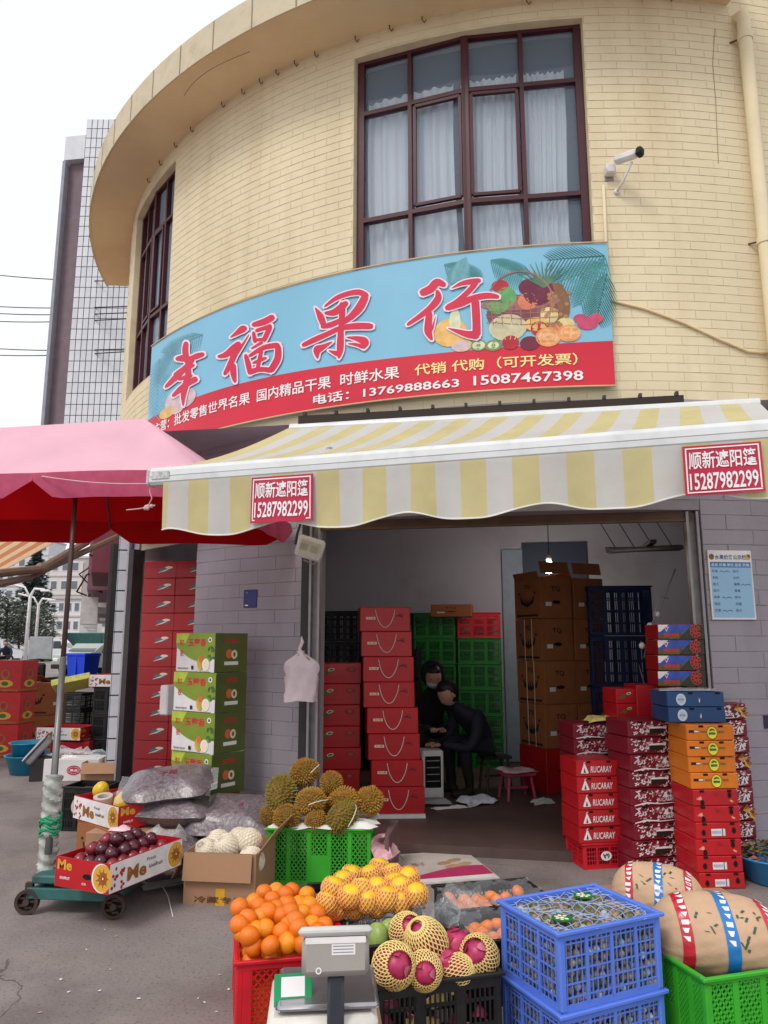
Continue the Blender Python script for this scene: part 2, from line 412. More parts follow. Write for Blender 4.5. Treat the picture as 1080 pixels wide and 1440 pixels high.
# window reveals
for (a, c, z0, z1) in [(S(x[0]), S(x[1]), x[2], x[3]) for x in wins] + flat_wins:
    n = 6; fr = [a + (c - a) * i / n for i in range(n + 1)]
    D_ = -.20
    b.add([wallpt(a, z0, .001), wallpt(a, z0, D_), wallpt(a, z1, D_), wallpt(a, z1, .001)], [(0, 1, 2, 3)])
    b.add([wallpt(c, z0, .001), wallpt(c, z1, .001), wallpt(c, z1, D_), wallpt(c, z0, D_)], [(0, 1, 2, 3)])
    for i in range(n):
        b.add([wallpt(fr[i], z1, .001), wallpt(fr[i+1], z1, .001), wallpt(fr[i+1], z1, D_), wallpt(fr[i], z1, D_)], [(0, 1, 2, 3)])
        b.add([wallpt(fr[i], z0, .001), wallpt(fr[i], z0, D_), wallpt(fr[i+1], z0, D_), wallpt(fr[i+1], z0, .001)], [(0, 1, 2, 3)])
upper = bput(b, 'upper_wall', M_mortar)
# bricks: a chamfered face each; the ones that show largest are single objects
def brick_mb(w_, h_, t=.006, c=.006):
    v = [(-w_/2, t, -h_/2), (w_/2, t, -h_/2), (w_/2, t, h_/2), (-w_/2, t, h_/2), (-w_/2+c, 0, -h_/2+c*.7), (w_/2-c, 0, -h_/2+c*.7), (w_/2-c, 0, h_/2-c*.7), (-w_/2+c, 0, h_/2-c*.7)]
    return v, [(4, 5, 6, 7), (0, 1, 5, 4), (1, 2, 6, 5), (2, 3, 7, 6), (3, 0, 4, 7)]
bv, bf = brick_mb(.2475, .0702, .0018, .003)
bm_ = MB().add(bv, bf); brick_me = bm_.mesh('brick', M_brick)
hv, hf = brick_mb(.114, .068, .004, .004); half_me = MB().add(hv, hf).mesh('brick', M_brick)
mass = MB(); nind = 0; course = .0725
def orient(s):
    p = wallpt(s, 0); q = wallpt(s + .01, 0); t = (q - p).normalized(); return math.atan2(t.y, t.x)
zc = ZS + course / 2 + .004; row = 0; singles = []
while zc < 8.2:
    s = S(-82) + (.125 if row % 2 else 0)
    hi = ZW if zc < ZW - .04 else 99
    while s < SR + 3.6:
        if not (zc > ZW - .036 and s < SR + .1):
            segs = [(s - .12325, s + .12325)]
            for (x0, x1, z0, z1) in [(S(x[0]), S(x[1]), x[2], x[3]) for x in wins] + flat_wins:
                if z0 - .034 < zc < z1 + .034:
                    segs = [q for (a, d) in segs for q in ((a, min(d, x0)), (max(a, x1), d)) if q[1] - q[0] > .025]
            segs = [q for (a, d) in segs for q in ((a, min(d, SR)), (max(a, SR), d)) if q[1] - q[0] > .02]
            for (a, d) in segs:
                out = rnd.uniform(-.0006, .001); c0 = (a + d) / 2; kx = (d - a) / .2465
                if S(7.1) < c0 < SR + .5 and 3.4 < zc < 6.9 and kx > .9: singles.append((c0, zc, out))
                else: mass.add(bv, bf, 0, Matrix.Translation(wallpt(c0, zc, out)) @ Matrix.Rotation(orient(c0), 4, 'Z') @ Matrix.Diagonal((kx, 1, 1, 1)))
        s += .25
    zc += course; row += 1
singles.sort(key=lambda q: abs(q[1] - 5.2))
for i, (c0, z, out) in enumerate(singles):
    p = wallpt(c0, z, out)
    if i < 290:
        o = put('brick', brick_me, None, p, (0, 0, orient(c0))); o.parent = upper
    else: mass.add(bv, bf, 0, Matrix.Translation(p) @ Matrix.Rotation(orient(c0), 4, 'Z'))
o = mass.build('brickwork', M_brick); o.parent = upper; o['kind'] = 'stuff'
def sub(b, name, mats, parent, **k):
    o = b.build(name, mats, None, **k); o.parent = parent; return o

# eave: soffit, fascia band with panel joints
M_soffit = mat('eave_paint', (226, 202, 162), rough=.85, var=.06, scale=1.2, dirt=(196, 158, 114), dscale=1.0, damt=.4, detail=8)
M_fascia = mat('weathered_fascia', (205, 192, 166), rough=.85, var=.10, scale=3, dirt=(150, 132, 104), dscale=3.0, damt=.6, detail=8)
RO = 6.15
b = MB(); ph = [-75 + i * (PHE + 75) / 60 for i in range(61)]
prof = [(CR - .05, ZW), (RO - .03, ZW), (RO - .015, ZW - .02), (RO, ZW - .02), (RO, ZW + .30), (RO - .12, ZW + .32), (CR - .3, ZW + .34)]
b.grid([[cyl(a, z, r) for (r, z) in prof] for a in ph], flip=False)
for k, a in ((0, ph[0]), (1, ph[-1])): b.add([cyl(a, z, r) for r, z in prof], [tuple(range(len(prof)))])
for i, f in enumerate(b.f[:60 * 6]):
    if (i % 6) in (2, 3, 4): b.m[i] = 1
eave = bput(b, 'eave', [M_soffit, M_fascia])
for a in [x * 4.4 - 73 for x in range(21)]:
    b = MB(); b.box((0, 0, 0), (.012, .006, .30), Matrix.Translation(cyl(a, ZW + .14, RO + .001)) @ Matrix.Rotation(-AZ + R_(a), 4, 'Z'))
    sub(b, 'fascia_joint', mat('fascia_joint_grey', (150, 138, 116), rough=.9), eave)
M_rust = mat('rusty_iron', (104, 66, 44), rough=.85, var=.3, scale=30)
for k, a in enumerate([-46, -42, -38, -34.5, -29, -26, -23.6, -21.5, -19.3, -17, -12.8, -9.5, -6.5, 2.5, 12, 14.5]):
    p = cyl(a, ZW - .03, CR + .03); hb = MB(); hb.tube([p + Vector((0, 0, .03)), p, p + Vector((.02, 0, -.03)), p + Vector((.035, -.01, -.01))], .005, 5)
    sub(hb, 'hook', M_rust, eave)
# loop of wire hanging under the eave
b = MB(); b.tube([cyl(-31 + 9 * t, ZW - .012 - .06 * math.sin(math.pi * t), CR + .33 + .1 * math.sin(math.pi * t)) for t in [i / 14 for i in range(15)]], .002, 5)
sub(b, 'wire_loop', mat('dark_cable', (60, 52, 46)), eave)

# windows
M_frame = mat('maroon_window_frame', (70, 22, 32), rough=.45, var=.15, scale=12, dirt=(60, 40, 38), dscale=8)
M_glass = film('window_glass', (165, 184, 206), clear=.78, rough=.015)
M_curtain = mat('pale_curtain', (232, 238, 244), rough=.9, var=.06, scale=2, trans=.2)
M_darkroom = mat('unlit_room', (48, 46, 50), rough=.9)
def bar(b, p, q, wd, dp, nrm, mi=0):
    d = (q - p); l = d.length; x = d.normalized(); y = nrm.normalized(); z = x.cross(y)
    X = Matrix(((x.x, y.x, z.x, 0), (x.y, y.y, z.y, 0), (x.z, y.z, z.z, 0), (0, 0, 0, 1))); X = Matrix.Translation((p + q) / 2) @ X
    b.box((0, 0, 0), (l, dp, wd), X, mi)
def window(cols, z0, z1, rows, r, name='window', sash=((1, 1), (0, 1)), flatpts=None):
    """cols: list of flat leaves, each (list of plan points); leaves meet at a thick mullion"""
    wnd = None
    for li, leaf in enumerate(cols):
        d = (leaf[-1] - leaf[0]).normalized(); nrm = Vector((-d.y, d.x, 0)); 
        b = MB(); up = Vector((0, 0, 1))
        for k, p in enumerate(leaf):
            wd = .058 if k in (0, len(leaf) - 1) else .034
            bar(b, p + up * z0, p + up * z1, wd, .07, nrm)
        for z in [z0] + rows + [z1]:
            bar(b, leaf[0] + up * z - nrm * .004, leaf[-1] + up * z - nrm * .004, .038 if z not in (z0, z1) else .06, .06, nrm)
        o = bput(b, 'window_frame', M_frame) if wnd is None else sub(b, 'leaf_frame', M_frame, wnd)
        if wnd is None: wnd = o
        zz = [z0] + rows + [z1]
        for k in range(len(leaf) - 1):
            for j in range(len(zz) - 1):
                p, q = leaf[k], leaf[k+1]; e = d * .02
                g = MB(); off = nrm * (.012 + rnd.uniform(-.002, .002)); tl = rnd.uniform(-.006, .006)
                g.add([p + e + off + up * zz[j], q - e + off + up * zz[j] + nrm * tl, q - e + off + up * zz[j+1] + nrm * tl, p + e + off + up * zz[j+1]], [(0, 1, 2, 3)])
                sub(g, 'pane', M_glass, wnd)
                if j == 1 and ((li == 0 and k == len(leaf) - 2) or (li == 1 and k == 0)):   # opening casement with its own sash
                    sb = MB(); i0 = p + d * .045; i1 = q - d * .045; za, zb = zz[j] + .05, zz[j+1] - .05
                    for (A, B_) in ((i0 + up*za, i1 + up*za), (i0 + up*zb, i1 + up*zb), (i0 + up*za, i0 + up*zb), (i1 + up*za, i1 + up*zb)): bar(sb, A - nrm * .03, B_ - nrm * .03, .026, .03, nrm)
                    sub(sb, 'sash', M_frame, wnd)
    return wnd
def wplan(phi, r): p = cyl(phi, 0, r); return p
for (a, c, z0, z1) in wins:
    m_ = (a + c) / 2; rr = CR - .10
    pa, pm, pc = wplan(a + .35, rr), wplan(m_, rr + .015), wplan(c - .35, rr)
    l1 = [pa, pa.lerp(pm, .48), pm]; l2 = [pm, pm.lerp(pc, .5), pc]
    wn = window([l1, l2], z0, z1, [5.07, 6.10], rr)
    # curtain folds behind the glass
    for (A, B_, ph0) in ((0.03, .44, 0), (.47, .72, 1.0), (.74, .93, 2.2)):
        n = 60; P = []
        for i in range(n + 1):
            t = A + (B_ - A) * i / n; phi = a + (c - a) * t; rr2 = CR - .19 - .014 * math.sin(i * .9 + ph0) - .010 * math.sin(i * .37 + ph0)
            P.append([cyl(phi + .5 * math.sin(3 * z_ + ph0) * (6.5 - z_) * .25, z_, rr2) for z_ in (4.3, 4.8, 5.3, 5.8, 6.28)])
        sub(MB().grid(P), 'curtain', M_curtain, wn, smooth=True)
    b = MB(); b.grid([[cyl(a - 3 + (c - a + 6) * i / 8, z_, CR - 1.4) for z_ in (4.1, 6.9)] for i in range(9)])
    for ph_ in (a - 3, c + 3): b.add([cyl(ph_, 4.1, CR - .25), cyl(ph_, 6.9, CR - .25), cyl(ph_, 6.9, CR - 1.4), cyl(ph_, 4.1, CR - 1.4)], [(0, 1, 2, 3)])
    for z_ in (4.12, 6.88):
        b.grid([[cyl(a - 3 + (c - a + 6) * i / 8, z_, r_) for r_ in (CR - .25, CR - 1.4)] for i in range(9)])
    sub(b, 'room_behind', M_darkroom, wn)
x0, x1, z0, z1 = flat_wins[0]
pa, pc = wallpt(x0 + .03, 0, -.1), wallpt(x1 - .03, 0, -.1)
wn = window([[pa, pa.lerp(pc, .5), pc]], z0, z1, [5.4], 0)
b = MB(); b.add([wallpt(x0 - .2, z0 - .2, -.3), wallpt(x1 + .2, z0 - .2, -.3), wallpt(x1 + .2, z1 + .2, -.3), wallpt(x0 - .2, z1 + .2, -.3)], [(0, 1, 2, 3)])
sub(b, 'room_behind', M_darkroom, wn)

# ------------------------------------------------------------------ ground floor: wall piers, lintel, blocks
NI = .28; FZ = .07; ZL = 2.46
def pier(b, s0, s1, z0, z1, dep=NI):
    n = max(2, int((s1 - s0) / .2)); fr = [s0 + (s1 - s0) * i / n for i in range(n + 1)]
    b.grid([[wallpt(s, z0, -.0035), wallpt(s, z1, -.0035)] for s in fr]); b.grid([[wallpt(s, z0, -dep), wallpt(s, z1, -dep)] for s in fr], flip=True)
    for s in (s0, s1): b.add([wallpt(s, z0, -.0035), wallpt(s, z1, -.0035), wallpt(s, z1, -dep), wallpt(s, z0, -dep)], [(0, 1, 2, 3)])
    b.grid([[wallpt(s, z0, -.008), wallpt(s, z0, -dep)] for s in fr], flip=True)
PL0, PL1 = S(-30.2), S(-17.0); PR0, PR1 = S(14.0), SR + 4.0
b = MB(); pier(b, PL0, PL1, 0, ZS - .002); pier(b, PR0, PR1, 0, ZS - .002); pier(b, S(-46), S(-42), 0, ZS - .002)
pier(b, PL1 + .001, PR0 - .001, ZL, ZS - .002); pier(b, S(-42) + .001, PL0 - .001, 2.72, ZS - .002)
lower = bput(b, 'lower_wall', M_lmort)
lv, lf = brick_mb(.394, .1085, .003, .003); blk = MB().add(lv, lf).mesh('block', M_lilac)
lv2, lf2 = brick_mb(.188, .1085, .003, .003); blk2 = MB().add(lv2, lf2).mesh('block', M_lilac)
for (a, c) in ((PL0, PL1), (PR0, SR + 1.3), (PL1, PR0), (S(-46), S(-42))):
    zc = .06; row = 0
    while zc < ZS - .04:
        if a == PL1 and zc < ZL + .06: zc += .11; row += 1; continue
        s = a; k = 0
        while s < c - .03:
            L_ = .19 if (row % 2 and k == 0) else .395
            use = L_
            if s + L_ > c: use = c - s
            if c - (s + use) < .06: use = c - s
            me = blk if L_ > .3 else blk2; base = .386 if L_ > .3 else .18
            o = put('block', me, None, wallpt(s + use/2, zc, rnd.uniform(-.001, .0015)), (0, 0, orient(s + use/2)), ((use - .0012) / (base+.008), 1, 1))
            o.parent = lower
            s += use; k += 1
        zc += .11; row += 1
# white tiled corner strip beyond the side opening is the neighbour's; here the inside of the shop
M_inwall = mat('shop_inner_wall', (182, 182, 192), rough=.9, var=.06, scale=1.2, dirt=(120, 110, 108), dscale=1.0, damt=.4)
M_shopfloor = mat('shop_floor_tiles', (92, 74, 70), rough=.5, var=.15, scale=4, bump=.08, bscale=50, dirt=(60, 48, 46), dscale=1.6)
b = MB(); BN = 9.5; UL, UR, HI = -3.9, 2.55, 3.25
b.add([un(UL, BN, FZ), un(UR, BN, FZ), un(UR, BN, HI), un(UL, BN, HI)], [(0, 3, 2, 1)])
b.add([un(UR, 5.9, FZ), un(UR, BN, FZ), un(UR, BN, HI), un(UR, 5.9, HI)], [(0, 1, 2, 3)])
b.add([un(UL, 7.0, FZ), un(UL, BN, FZ), un(UL, BN, HI), un(UL, 7.0, HI)], [(0, 1, 2, 3)])
b.add([un(UL, 5.6, HI), un(UR, 5.6, HI), un(UR, BN, HI), un(UL, BN, HI)], [(0, 1, 2, 3)])
bput(b, 'inner_wall', M_inwall)
b = MB(); fl = [cyl(a, 0, CR - .02) for a in (-42, -38, -34, -30, -25.5, -20, -17)] + [un(-1.60, 5.62), un(1.40, 5.60)] + [cyl(14.3, 0, CR - .1), un(UR, 5.95), un(UR, BN + .05), un(UL - .2, BN + .05)]
b.prism([(p.x, p.y) for p in fl], -.02, FZ)
tag(b.build('shop_floor', M_shopfloor), kind='structure')
# shutter guide rails and the bottom slat of the rolled-up shutter
M_alu = mat('brushed_aluminium', (176, 174, 176), rough=.4, metal=.7, var=.08, scale=20)
M_alud = mat('dull_aluminium', (150, 146, 150), rough=.5, metal=.4, var=.12, scale=15)
M_darksteel = mat('dark_steel', (52, 48, 50), rough=.6, var=.2)
M_browntrim = mat('brown_shutter_bar', (96, 72, 58), rough=.55, var=.2, scale=10)
sh = thing('roller_shutter', 'brown bottom bar and pale guide rails of rolled-up shutter in shop doorway', 'shutter', un(0, 5.72, 0))
def wput(b, name, mats, root, **k):
    o = b.build(name, mats, None, **k); o.parent = root; o.matrix_parent_inverse = Matrix.Translation(-Vector(root.location)) @ Matrix.Identity(4)
    if root.rotation_euler.z: o.matrix_parent_inverse = (Matrix.Translation(root.location) @ Matrix.Rotation(root.rotation_euler.z, 4, 'Z')).inverted()
    return o
XB = Matrix(((TV.x, NV.x, 0, 0), (TV.y, NV.y, 0, 0), (0, 0, 1, 0), (0, 0, 0, 1)))
for u in (-1.56, 1.30):
    b = MB(); b.box((u, 5.74, 1.26), (.085, .02, 2.38), XB); b.box((u - .035, 5.70, 1.26), (.018, .06, 2.38), XB); b.box((u + .035, 5.70, 1.26), (.018, .06, 2.38), XB)
    wput(b, 'guide_rail', M_alud, sh)
for u in (-1.645, 1.40):
    b = MB(); b.box((u, 5.745, 1.26), (.06, .09, 2.38), XB); wput(b, 'door_jamb', M_darksteel, sh)
b = MB(); b.box((-.12, 5.72, 2.43), (2.84, .05, .09), XB); b.box((-.12, 5.69, 2.39), (2.84, .02, .02), XB); wput(b, 'bottom_bar', M_browntrim, sh)
# ------------------------------------------------------------------ curved fascia banner
RS = CR + .055
pL, zt = oncyl(213, 497, RS); pR = oncyl(860, 450, RS)[0]
SZ0, SZ1 = 3.40, 4.55
SPAN = R_(pR - pL) * RS
def sgn(s, z, out=0.0):
    """s metres along the banner from its left end"""
    return cyl(pL + math.degrees(s / RS), z, RS + out)
def spx(px, py):
    a, z = oncyl(px, py, RS); return (R_(a - pL) * RS, z)
M_bannerblue = mat('banner_sky_blue', (128, 186, 214), rough=.45, var=.05, scale=1.4, bump=.06, bscale=4)
M_bannerred = mat('banner_red', (206, 36, 60), rough=.45, var=.06, scale=1.5, bump=.05, bscale=5)
M_lred = mat('lettering_red', (206, 40, 74), rough=.5, var=.08, scale=8)
M_white = mat('print_white', (236, 232, 234), rough=.5, var=.02)
M_pinkw = mat('print_pale_pink', (240, 214, 226), rough=.5, var=.02)
M_yel = mat('print_pale_yellow', (244, 226, 150), rough=.5, var=.03)
M_gilt = mat('banner_edge_gilt', (196, 170, 130), rough=.5)
sg = thing('shop_banner', 'long curved blue and red shop banner with big red brush characters and fruit', 'sign', cyl(0, SZ0))
b = MB(); n = 64; fr = [SPAN * i / n for i in range(n + 1)]
b.grid([[sgn(s, SZ0), sgn(s, SZ1)] for s in fr]); b.grid([[sgn(s, SZ0, -.03), sgn(s, SZ1, -.03)] for s in fr], flip=True)
for z in (SZ0, SZ1): b.grid([[sgn(s, z, -.03), sgn(s, z)] for s in fr])
for s in (0, SPAN): b.add([sgn(s, SZ0), sgn(s, SZ1), sgn(s, SZ1, -.03), sgn(s, SZ0, -.03)], [(0, 1, 2, 3)])
wput(b, 'panel', M_bannerblue, sg)
BZ = SZ0 + .37
b = MB(); b.grid([[sgn(s, SZ0 - .002, .002), sgn(s, BZ + .02 * math.sin(s * 1.3) - .02, .002)] for s in fr]); wput(b, 'red_band', M_bannerred, sg)
b = MB(); b.tube([sgn(s, SZ1 + .008, .004) for s in fr], .008, 6); b.tube([sgn(s, SZ0 - .008, .004) for s in fr], .008, 6); wput(b, 'edge_strip', M_gilt, sg)
def wrap_print(pr, name, base=.004, maxe=.07):
    """bend a print's flat shapes round the banner, cutting long edges first"""
    out = MB(); mats = []
    for vs, fs, m, dz in pr.items:
        if m not in mats: mats.append(m)
        bm = bmesh.new(); bvs = [bm.verts.new((x, y, 0)) for x, y in vs]
        for f in fs:
            try: bm.faces.new([bvs[i] for i in f])
            except ValueError: pass
        for _ in range(4):
            lg = [e for e in bm.edges if e.calc_length() > maxe]
            if not lg: break
            bmesh.ops.subdivide_edges(bm, edges=lg, cuts=1); bmesh.ops.triangulate(bm, faces=[f for f in bm.faces if len(f.verts) > 4])
        bm.verts.index_update()
        out.add([sgn(v.co.x, v.co.y, base + dz) for v in bm.verts], [tuple(v.index for v in f.verts) for f in bm.faces], mats.index(m)); bm.free()
    return out, mats
# big brush characters, stroke by stroke: (origin x, y, scale, strokes of (x, y, width))
CH = [
 (215, 440, .18519, [
  [(262,228,36),(255,285,46),(262,340,42),(268,385,30)], [(186,352,26),(235,347,50),(290,350,36),(345,330,42),(394,316,30)],
  [(318,360,24),(250,425,42),(185,490,46),(105,566,22)], [(206,508,20),(262,490,32),(306,476,22)], [(170,470,16),(240,432,36),(322,398,24)],
  [(160,634,22),(215,585,42),(280,535,42),(340,502,44)], [(272,385,38),(278,470,46),(252,570,48),(240,640,36),(240,708,10)]]),
 (215, 440, .18519, [
  [(598,188,8),(640,160,30),(690,126,52),(716,122,30)], [(503,335,20),(560,322,42),(620,275,54),(668,236,46)],
  [(668,240,46),(630,315,46),(590,405,42),(552,470,26)], [(618,395,40),(620,460,46),(632,528,24)], [(738,168,6),(690,245,16),(648,315,16)],
  [(766,95,34),(850,72,48),(922,34,46)], [(772,150,26),(785,225,34)], [(790,140,26),(860,118,30),(905,104,34)], [(898,108,38),(876,160,38),(850,215,34)],
  [(775,212,20),(855,203,26)], [(756,275,14),(840,226,24)],
  [(712,322,28),(735,400,42),(745,466,30)], [(740,332,24),(850,268,36),(962,248,40)], [(958,252,44),(955,350,52),(900,445,46)],
  [(832,290,28),(818,360,32),(800,440,26)], [(770,384,22),(868,345,24)], [(740,455,42),(820,432,36),(905,440,40)]]),
 (400, 380, .14815, [
  [(300,362,10),(350,445,62),(382,535,50)], [(388,350,18),(500,270,40),(620,226,46),(720,216,52),(792,252,50)],
  [(776,250,66),(725,350,78),(645,440,62),(555,505,48)], [(392,412,26),(480,405,62),(560,345,62),(600,312,40)],
  [(555,320,58),(555,420,58),(545,540,50),(540,650,62),(535,760,62),(522,838,20)], [(360,542,36),(450,522,52),(565,470,40)],
  [(182,718,40),(300,662,50),(430,604,46),(540,556,46),(690,536,60),(838,538,56)],
  [(322,842,14),(318,765,72),(370,735,50),(462,684,8)], [(428,768,8),(512,800,56)], [(595,642,8),(700,656,48),(770,688,78),(752,744,30)], [(612,702,8),(690,712,30),(752,735,36)]]),
 (560, 370, .14815, [
  [(222,292,64),(310,252,76),(372,190,72),(446,216,44)], [(372,268,30),(382,340,66),(312,430,60),(220,502,46),(92,590,30)],
  [(300,470,58),(290,580,70),(290,660,70),(322,732,24)], [(357,512,4),(325,640,22)],
  [(512,244,6),(600,202,36),(700,182,50),(778,172,40)], [(745,188,50),(665,280,50),(565,370,50),(470,432,60)],
  [(458,434,54),(600,388,62),(720,338,56),(850,316,56),(952,328,36)], [(732,360,74),(740,480,76),(745,600,76),(745,690,80)],
  [(752,690,84),(660,682,62),(560,652,36),(476,624,4)]])]
def ribbon(pts):
    """smooth outline with rounded ends round a stroke"""
    q = []
    for i in range(len(pts) - 1):
        p0 = pts[max(i-1, 0)]; p1 = pts[i]; p2 = pts[i+1]; p3 = pts[min(i+2, len(pts)-1)]
        for k in range(5):
            t = k / 5; q.append(tuple(.5*((2*b_)+(c_-a_)*t+(2*a_-5*b_+4*c_-d_)*t*t+(3*b_-a_-3*c_+d_)*t**3) for a_, b_, c_, d_ in zip(p0, p1, p2, p3)))
    q.append(pts[-1]); n = len(q); L_, R2 = [], []
    for i, p in enumerate(q):
        a, c = q[max(i-1, 0)], q[min(i+1, n-1)]; dx, dy = c[0]-a[0], c[1]-a[1]; l = math.hypot(dx, dy) or 1; h = max(p[2], 1)/2
        if i in (0, n-1): h *= .55
        L_.append((p[0]-dy/l*h, p[1]+dx/l*h)); R2.append((p[0]+dy/l*h, p[1]-dx/l*h))
        if i in (0, n-1):
            sgn_ = -1 if i == 0 else 1; h2 = max(p[2], 1)*.28
            L_[-1] = (L_[-1][0]+dx/l*h2*sgn_*.6, L_[-1][1]+dy/l*h2*sgn_*.6); R2[-1] = (R2[-1][0]+dx/l*h2*sgn_*.6, R2[-1][1]+dy/l*h2*sgn_*.6)
    return L_, R2
# palm fronds and fruit picture
PG = lambda n_, c_: mat('fruit_print_' + n_, c_, rough=.5, var=.18, scale=14)
pic = Print(.000012)
def frond(p0, p1, wd, m, n=16, droop=.25):
    ax, ay = p1[0]-p0[0], p1[1]-p0[1]; l = math.hypot(ax, ay); ax /= l; ay /= l
    for i in range(n):
        t = i/n; x = p0[0]+ax*l*t; y = p0[1]+ay*l*t; ln = wd*(.35+.65*math.sin(math.pi*min(1, t*.8+.22)))
        for sd_ in (-1, 1):
            ex = x+(ax*.75-ay*sd_*.8)*ln; ey = y+(ay*.75+ax*sd_*.8)*ln+droop*ln
            pic.line([spx(x, y)+(.006,), spx((x+ex)/2, (y+ey)/2)+(.009,), spx(ex, ey)+(.002,)], .01, m)
    pic.line([spx(*p0)+(.012,), spx(*p1)+(.004,)], .01, m)
gA, gB = PG('palm_dark', (38, 104, 96)), PG('palm_mid', (72, 142, 142)); gC = PG('palm_faded', (108, 164, 176))
for a, c, wd, m in (((850,360),(770,366),34,gA), ((853,372),(782,398),34,gB), ((853,385),(838,452),30,gA), ((851,362),(815,430),30,gB), ((690,366),(735,388),26,gB), ((625,372),(672,392),26,gB), ((655,362),(640,398),20,gC),
                    ((285,470),(232,498),22,gC), ((255,478),(224,540),22,gC), ((225,505),(220,590),20,gC)): frond(a, c, wd, m)
def po(px, py, rx, ry, m, a=0):
    s0, z0 = spx(px, py); sc_ = abs(spx(px+10, py)[0]-s0)/10; sz_ = abs(spx(px, py+10)[1]-z0)/10; pic.oval(s0, z0, rx*sc_, ry*sz_, m, 18, a)
cu = {n_: PG(n_, c_) for n_, c_ in dict(melon=(196,190,160), orangef=(222,150,92), orangei=(232,178,130), apple=(176,38,52), plum=(112,34,58), green=(96,160,92), kiwi=(120,140,84), kiwiw=(212,214,180), basket=(120,72,78), basketl=(160,104,100), grape=(104,36,62), pine=(128,92,62), pinel=(82,122,92), pear=(214,196,138), peach=(214,124,92), flower=(196,74,110), mango=(222,178,104), lotus=(206,182,186)).items()}
for px, py, rx, ry, k in ((765,405,28,8,'pine'),(778,430,24,32,'pine'),(735,440,52,26,'basket'),(732,426,56,10,'basketl'),(700,426,16,16,'green'),(712,418,14,14,'green'),(703,402,12,8,'apple'),(742,424,14,12,'peach'),(757,410,22,20,'grape'),(745,404,16,12,'grape'),
    (633,468,24,20,'mango'),(650,486,14,9,'mango'),(714,461,27,19,'melon'),(772,444,13,12,'pear'),(754,456,16,10,'mango'),(795,456,13,9,'pear'),(758,462,12,10,'apple'),(780,462,9,8,'peach'),(826,455,15,9,'flower'),(838,448,10,7,'flower'),(816,448,10,6,'flower'),
    (648,487,13,8,'lotus'),(673,486,11,8,'kiwi'),(673,486,9,6,'kiwiw'),(673,486,3,2,'kiwi'),(694,486,12,8,'kiwi'),(694,486,8,5,'kiwiw'),(694,486,3,2,'kiwi'),(718,482,12,10,'apple'),(745,483,14,10,'plum'),(771,474,18,14,'orangef'),(771,474,15,11,'orangei'),(771,474,3,2,'orangef'),(800,469,17,12,'orangef'),(802,468,14,9,'orangei'),
    (262,560,14,13,'lotus'),(244,565,12,14,'lotus'),(236,580,12,8,'mango'),(250,575,9,7,'lotus'),(640,452,8,18,'kiwiw')): po(px, py, rx, ry, cu[k])
for k in range(40):
    a, r_ = rnd.uniform(0, 6.28), math.sqrt(rnd.random()); po(757+20*r_*math.cos(a), 408+16*r_*math.sin(a), 3.2, 3.0, cu['grape' if k % 3 else 'plum'])
for k in range(24): po(762+rnd.uniform(0, 38), 412+rnd.uniform(0, 46), 3, 2.6, PG('pine_eye', (168, 124, 80)))
for k in range(11):
    a = R_(40 + k * 11); frond_p = (765+44*math.cos(a), 402-34*math.sin(a)); pic.line([spx(765, 404)+(.02,), spx(*frond_p)+(.003,)], .01, cu['pinel'])
pic.line([spx(686+46*(1-math.cos(t)), 426-44*math.sin(t)) for t in [i*math.pi/14 for i in range(15)]], .012, cu['basketl'])
for k in range(7): pic.line([spx(690+k*14, 432), spx(694+k*13, 458)], .006, cu['basketl'])
for y in (438, 446, 454): pic.line([spx(684, y), spx(735, y+3), spx(786, y)], .006, cu['basketl'])
for px in (-.7, -.25, .25, .7): pic.line([spx(714+27*px*.4, 443), spx(714+27*px, 461), spx(714+27*px*.5, 478)], .006, cu['pear'])
ob, ms = wrap_print(pic, 'fruit_picture', .0015); wput(ob, 'fruit_picture', ms, sg)
for (ox, oy, sc_, strokes) in CH:
    pr = Print(.00012); pr2 = Print(.00012)
    for st in strokes:
        for grow, P_, m in ((14 * .16 / sc_, pr, M_pinkw), (0, pr2, M_lred)):
            s2 = [(ox + x * sc_, oy + y * sc_, (w_ + grow * 1.7) * sc_) for x, y, w_ in st]
            if grow:   # lengthen both ends of the pale outline
                a, c = s2[0], s2[1]; l = math.hypot(a[0]-c[0], a[1]-c[1]); g = 2.2; s2[0] = (a[0]+(a[0]-c[0])/l*g, a[1]+(a[1]-c[1])/l*g, a[2])
                a, c = s2[-1], s2[-2]; l = math.hypot(a[0]-c[0], a[1]-c[1]); s2[-1] = (a[0]+(a[0]-c[0])/l*g, a[1]+(a[1]-c[1])/l*g, a[2])
            L_, R2 = ribbon(s2); n = len(L_)
            P_.tri([spx(*p) for p in L_] + [spx(*p) for p in R2], [(i, i+1, n+i+1, n+i) for i in range(n-1)], m)
    oa, ma = wrap_print(pr, 'x', .0115); obb, mb_ = wrap_print(pr2, 'x', .0145)
    k = len(oa.v); oa.v += obb.v; oa.f += [tuple(i+k for i in f) for f in obb.f]; oa.m += [1]*len(obb.f)
    wput(oa, 'brush_character', [M_pinkw, M_lred], sg)
pr = Print(.0004)
def sline(txt, x0, y0, x1, y1, hpx, m, bold=.012):
    s0, z0 = spx(x0, y0); s1, z1 = spx(x1, y1); hh = abs(spx(x1, y1)[1]-spx(x1, y1-hpx)[1])
    pr.text(txt, s0, min(z0, z1)*.5+max(z0, z1)*.5-hh/2, s1-s0, hh, m, bold)
sline('主营：批发零售世界名果', 218, 597, 352, 567, 17, M_white); sline('国内精品干果', 362, 556, 466, 538, 18, M_white)
sline('时鲜水果', 479, 534, 562, 524, 18, M_white); sline('代销 代购（可开发票）', 583, 519, 812, 507, 17, M_yel)
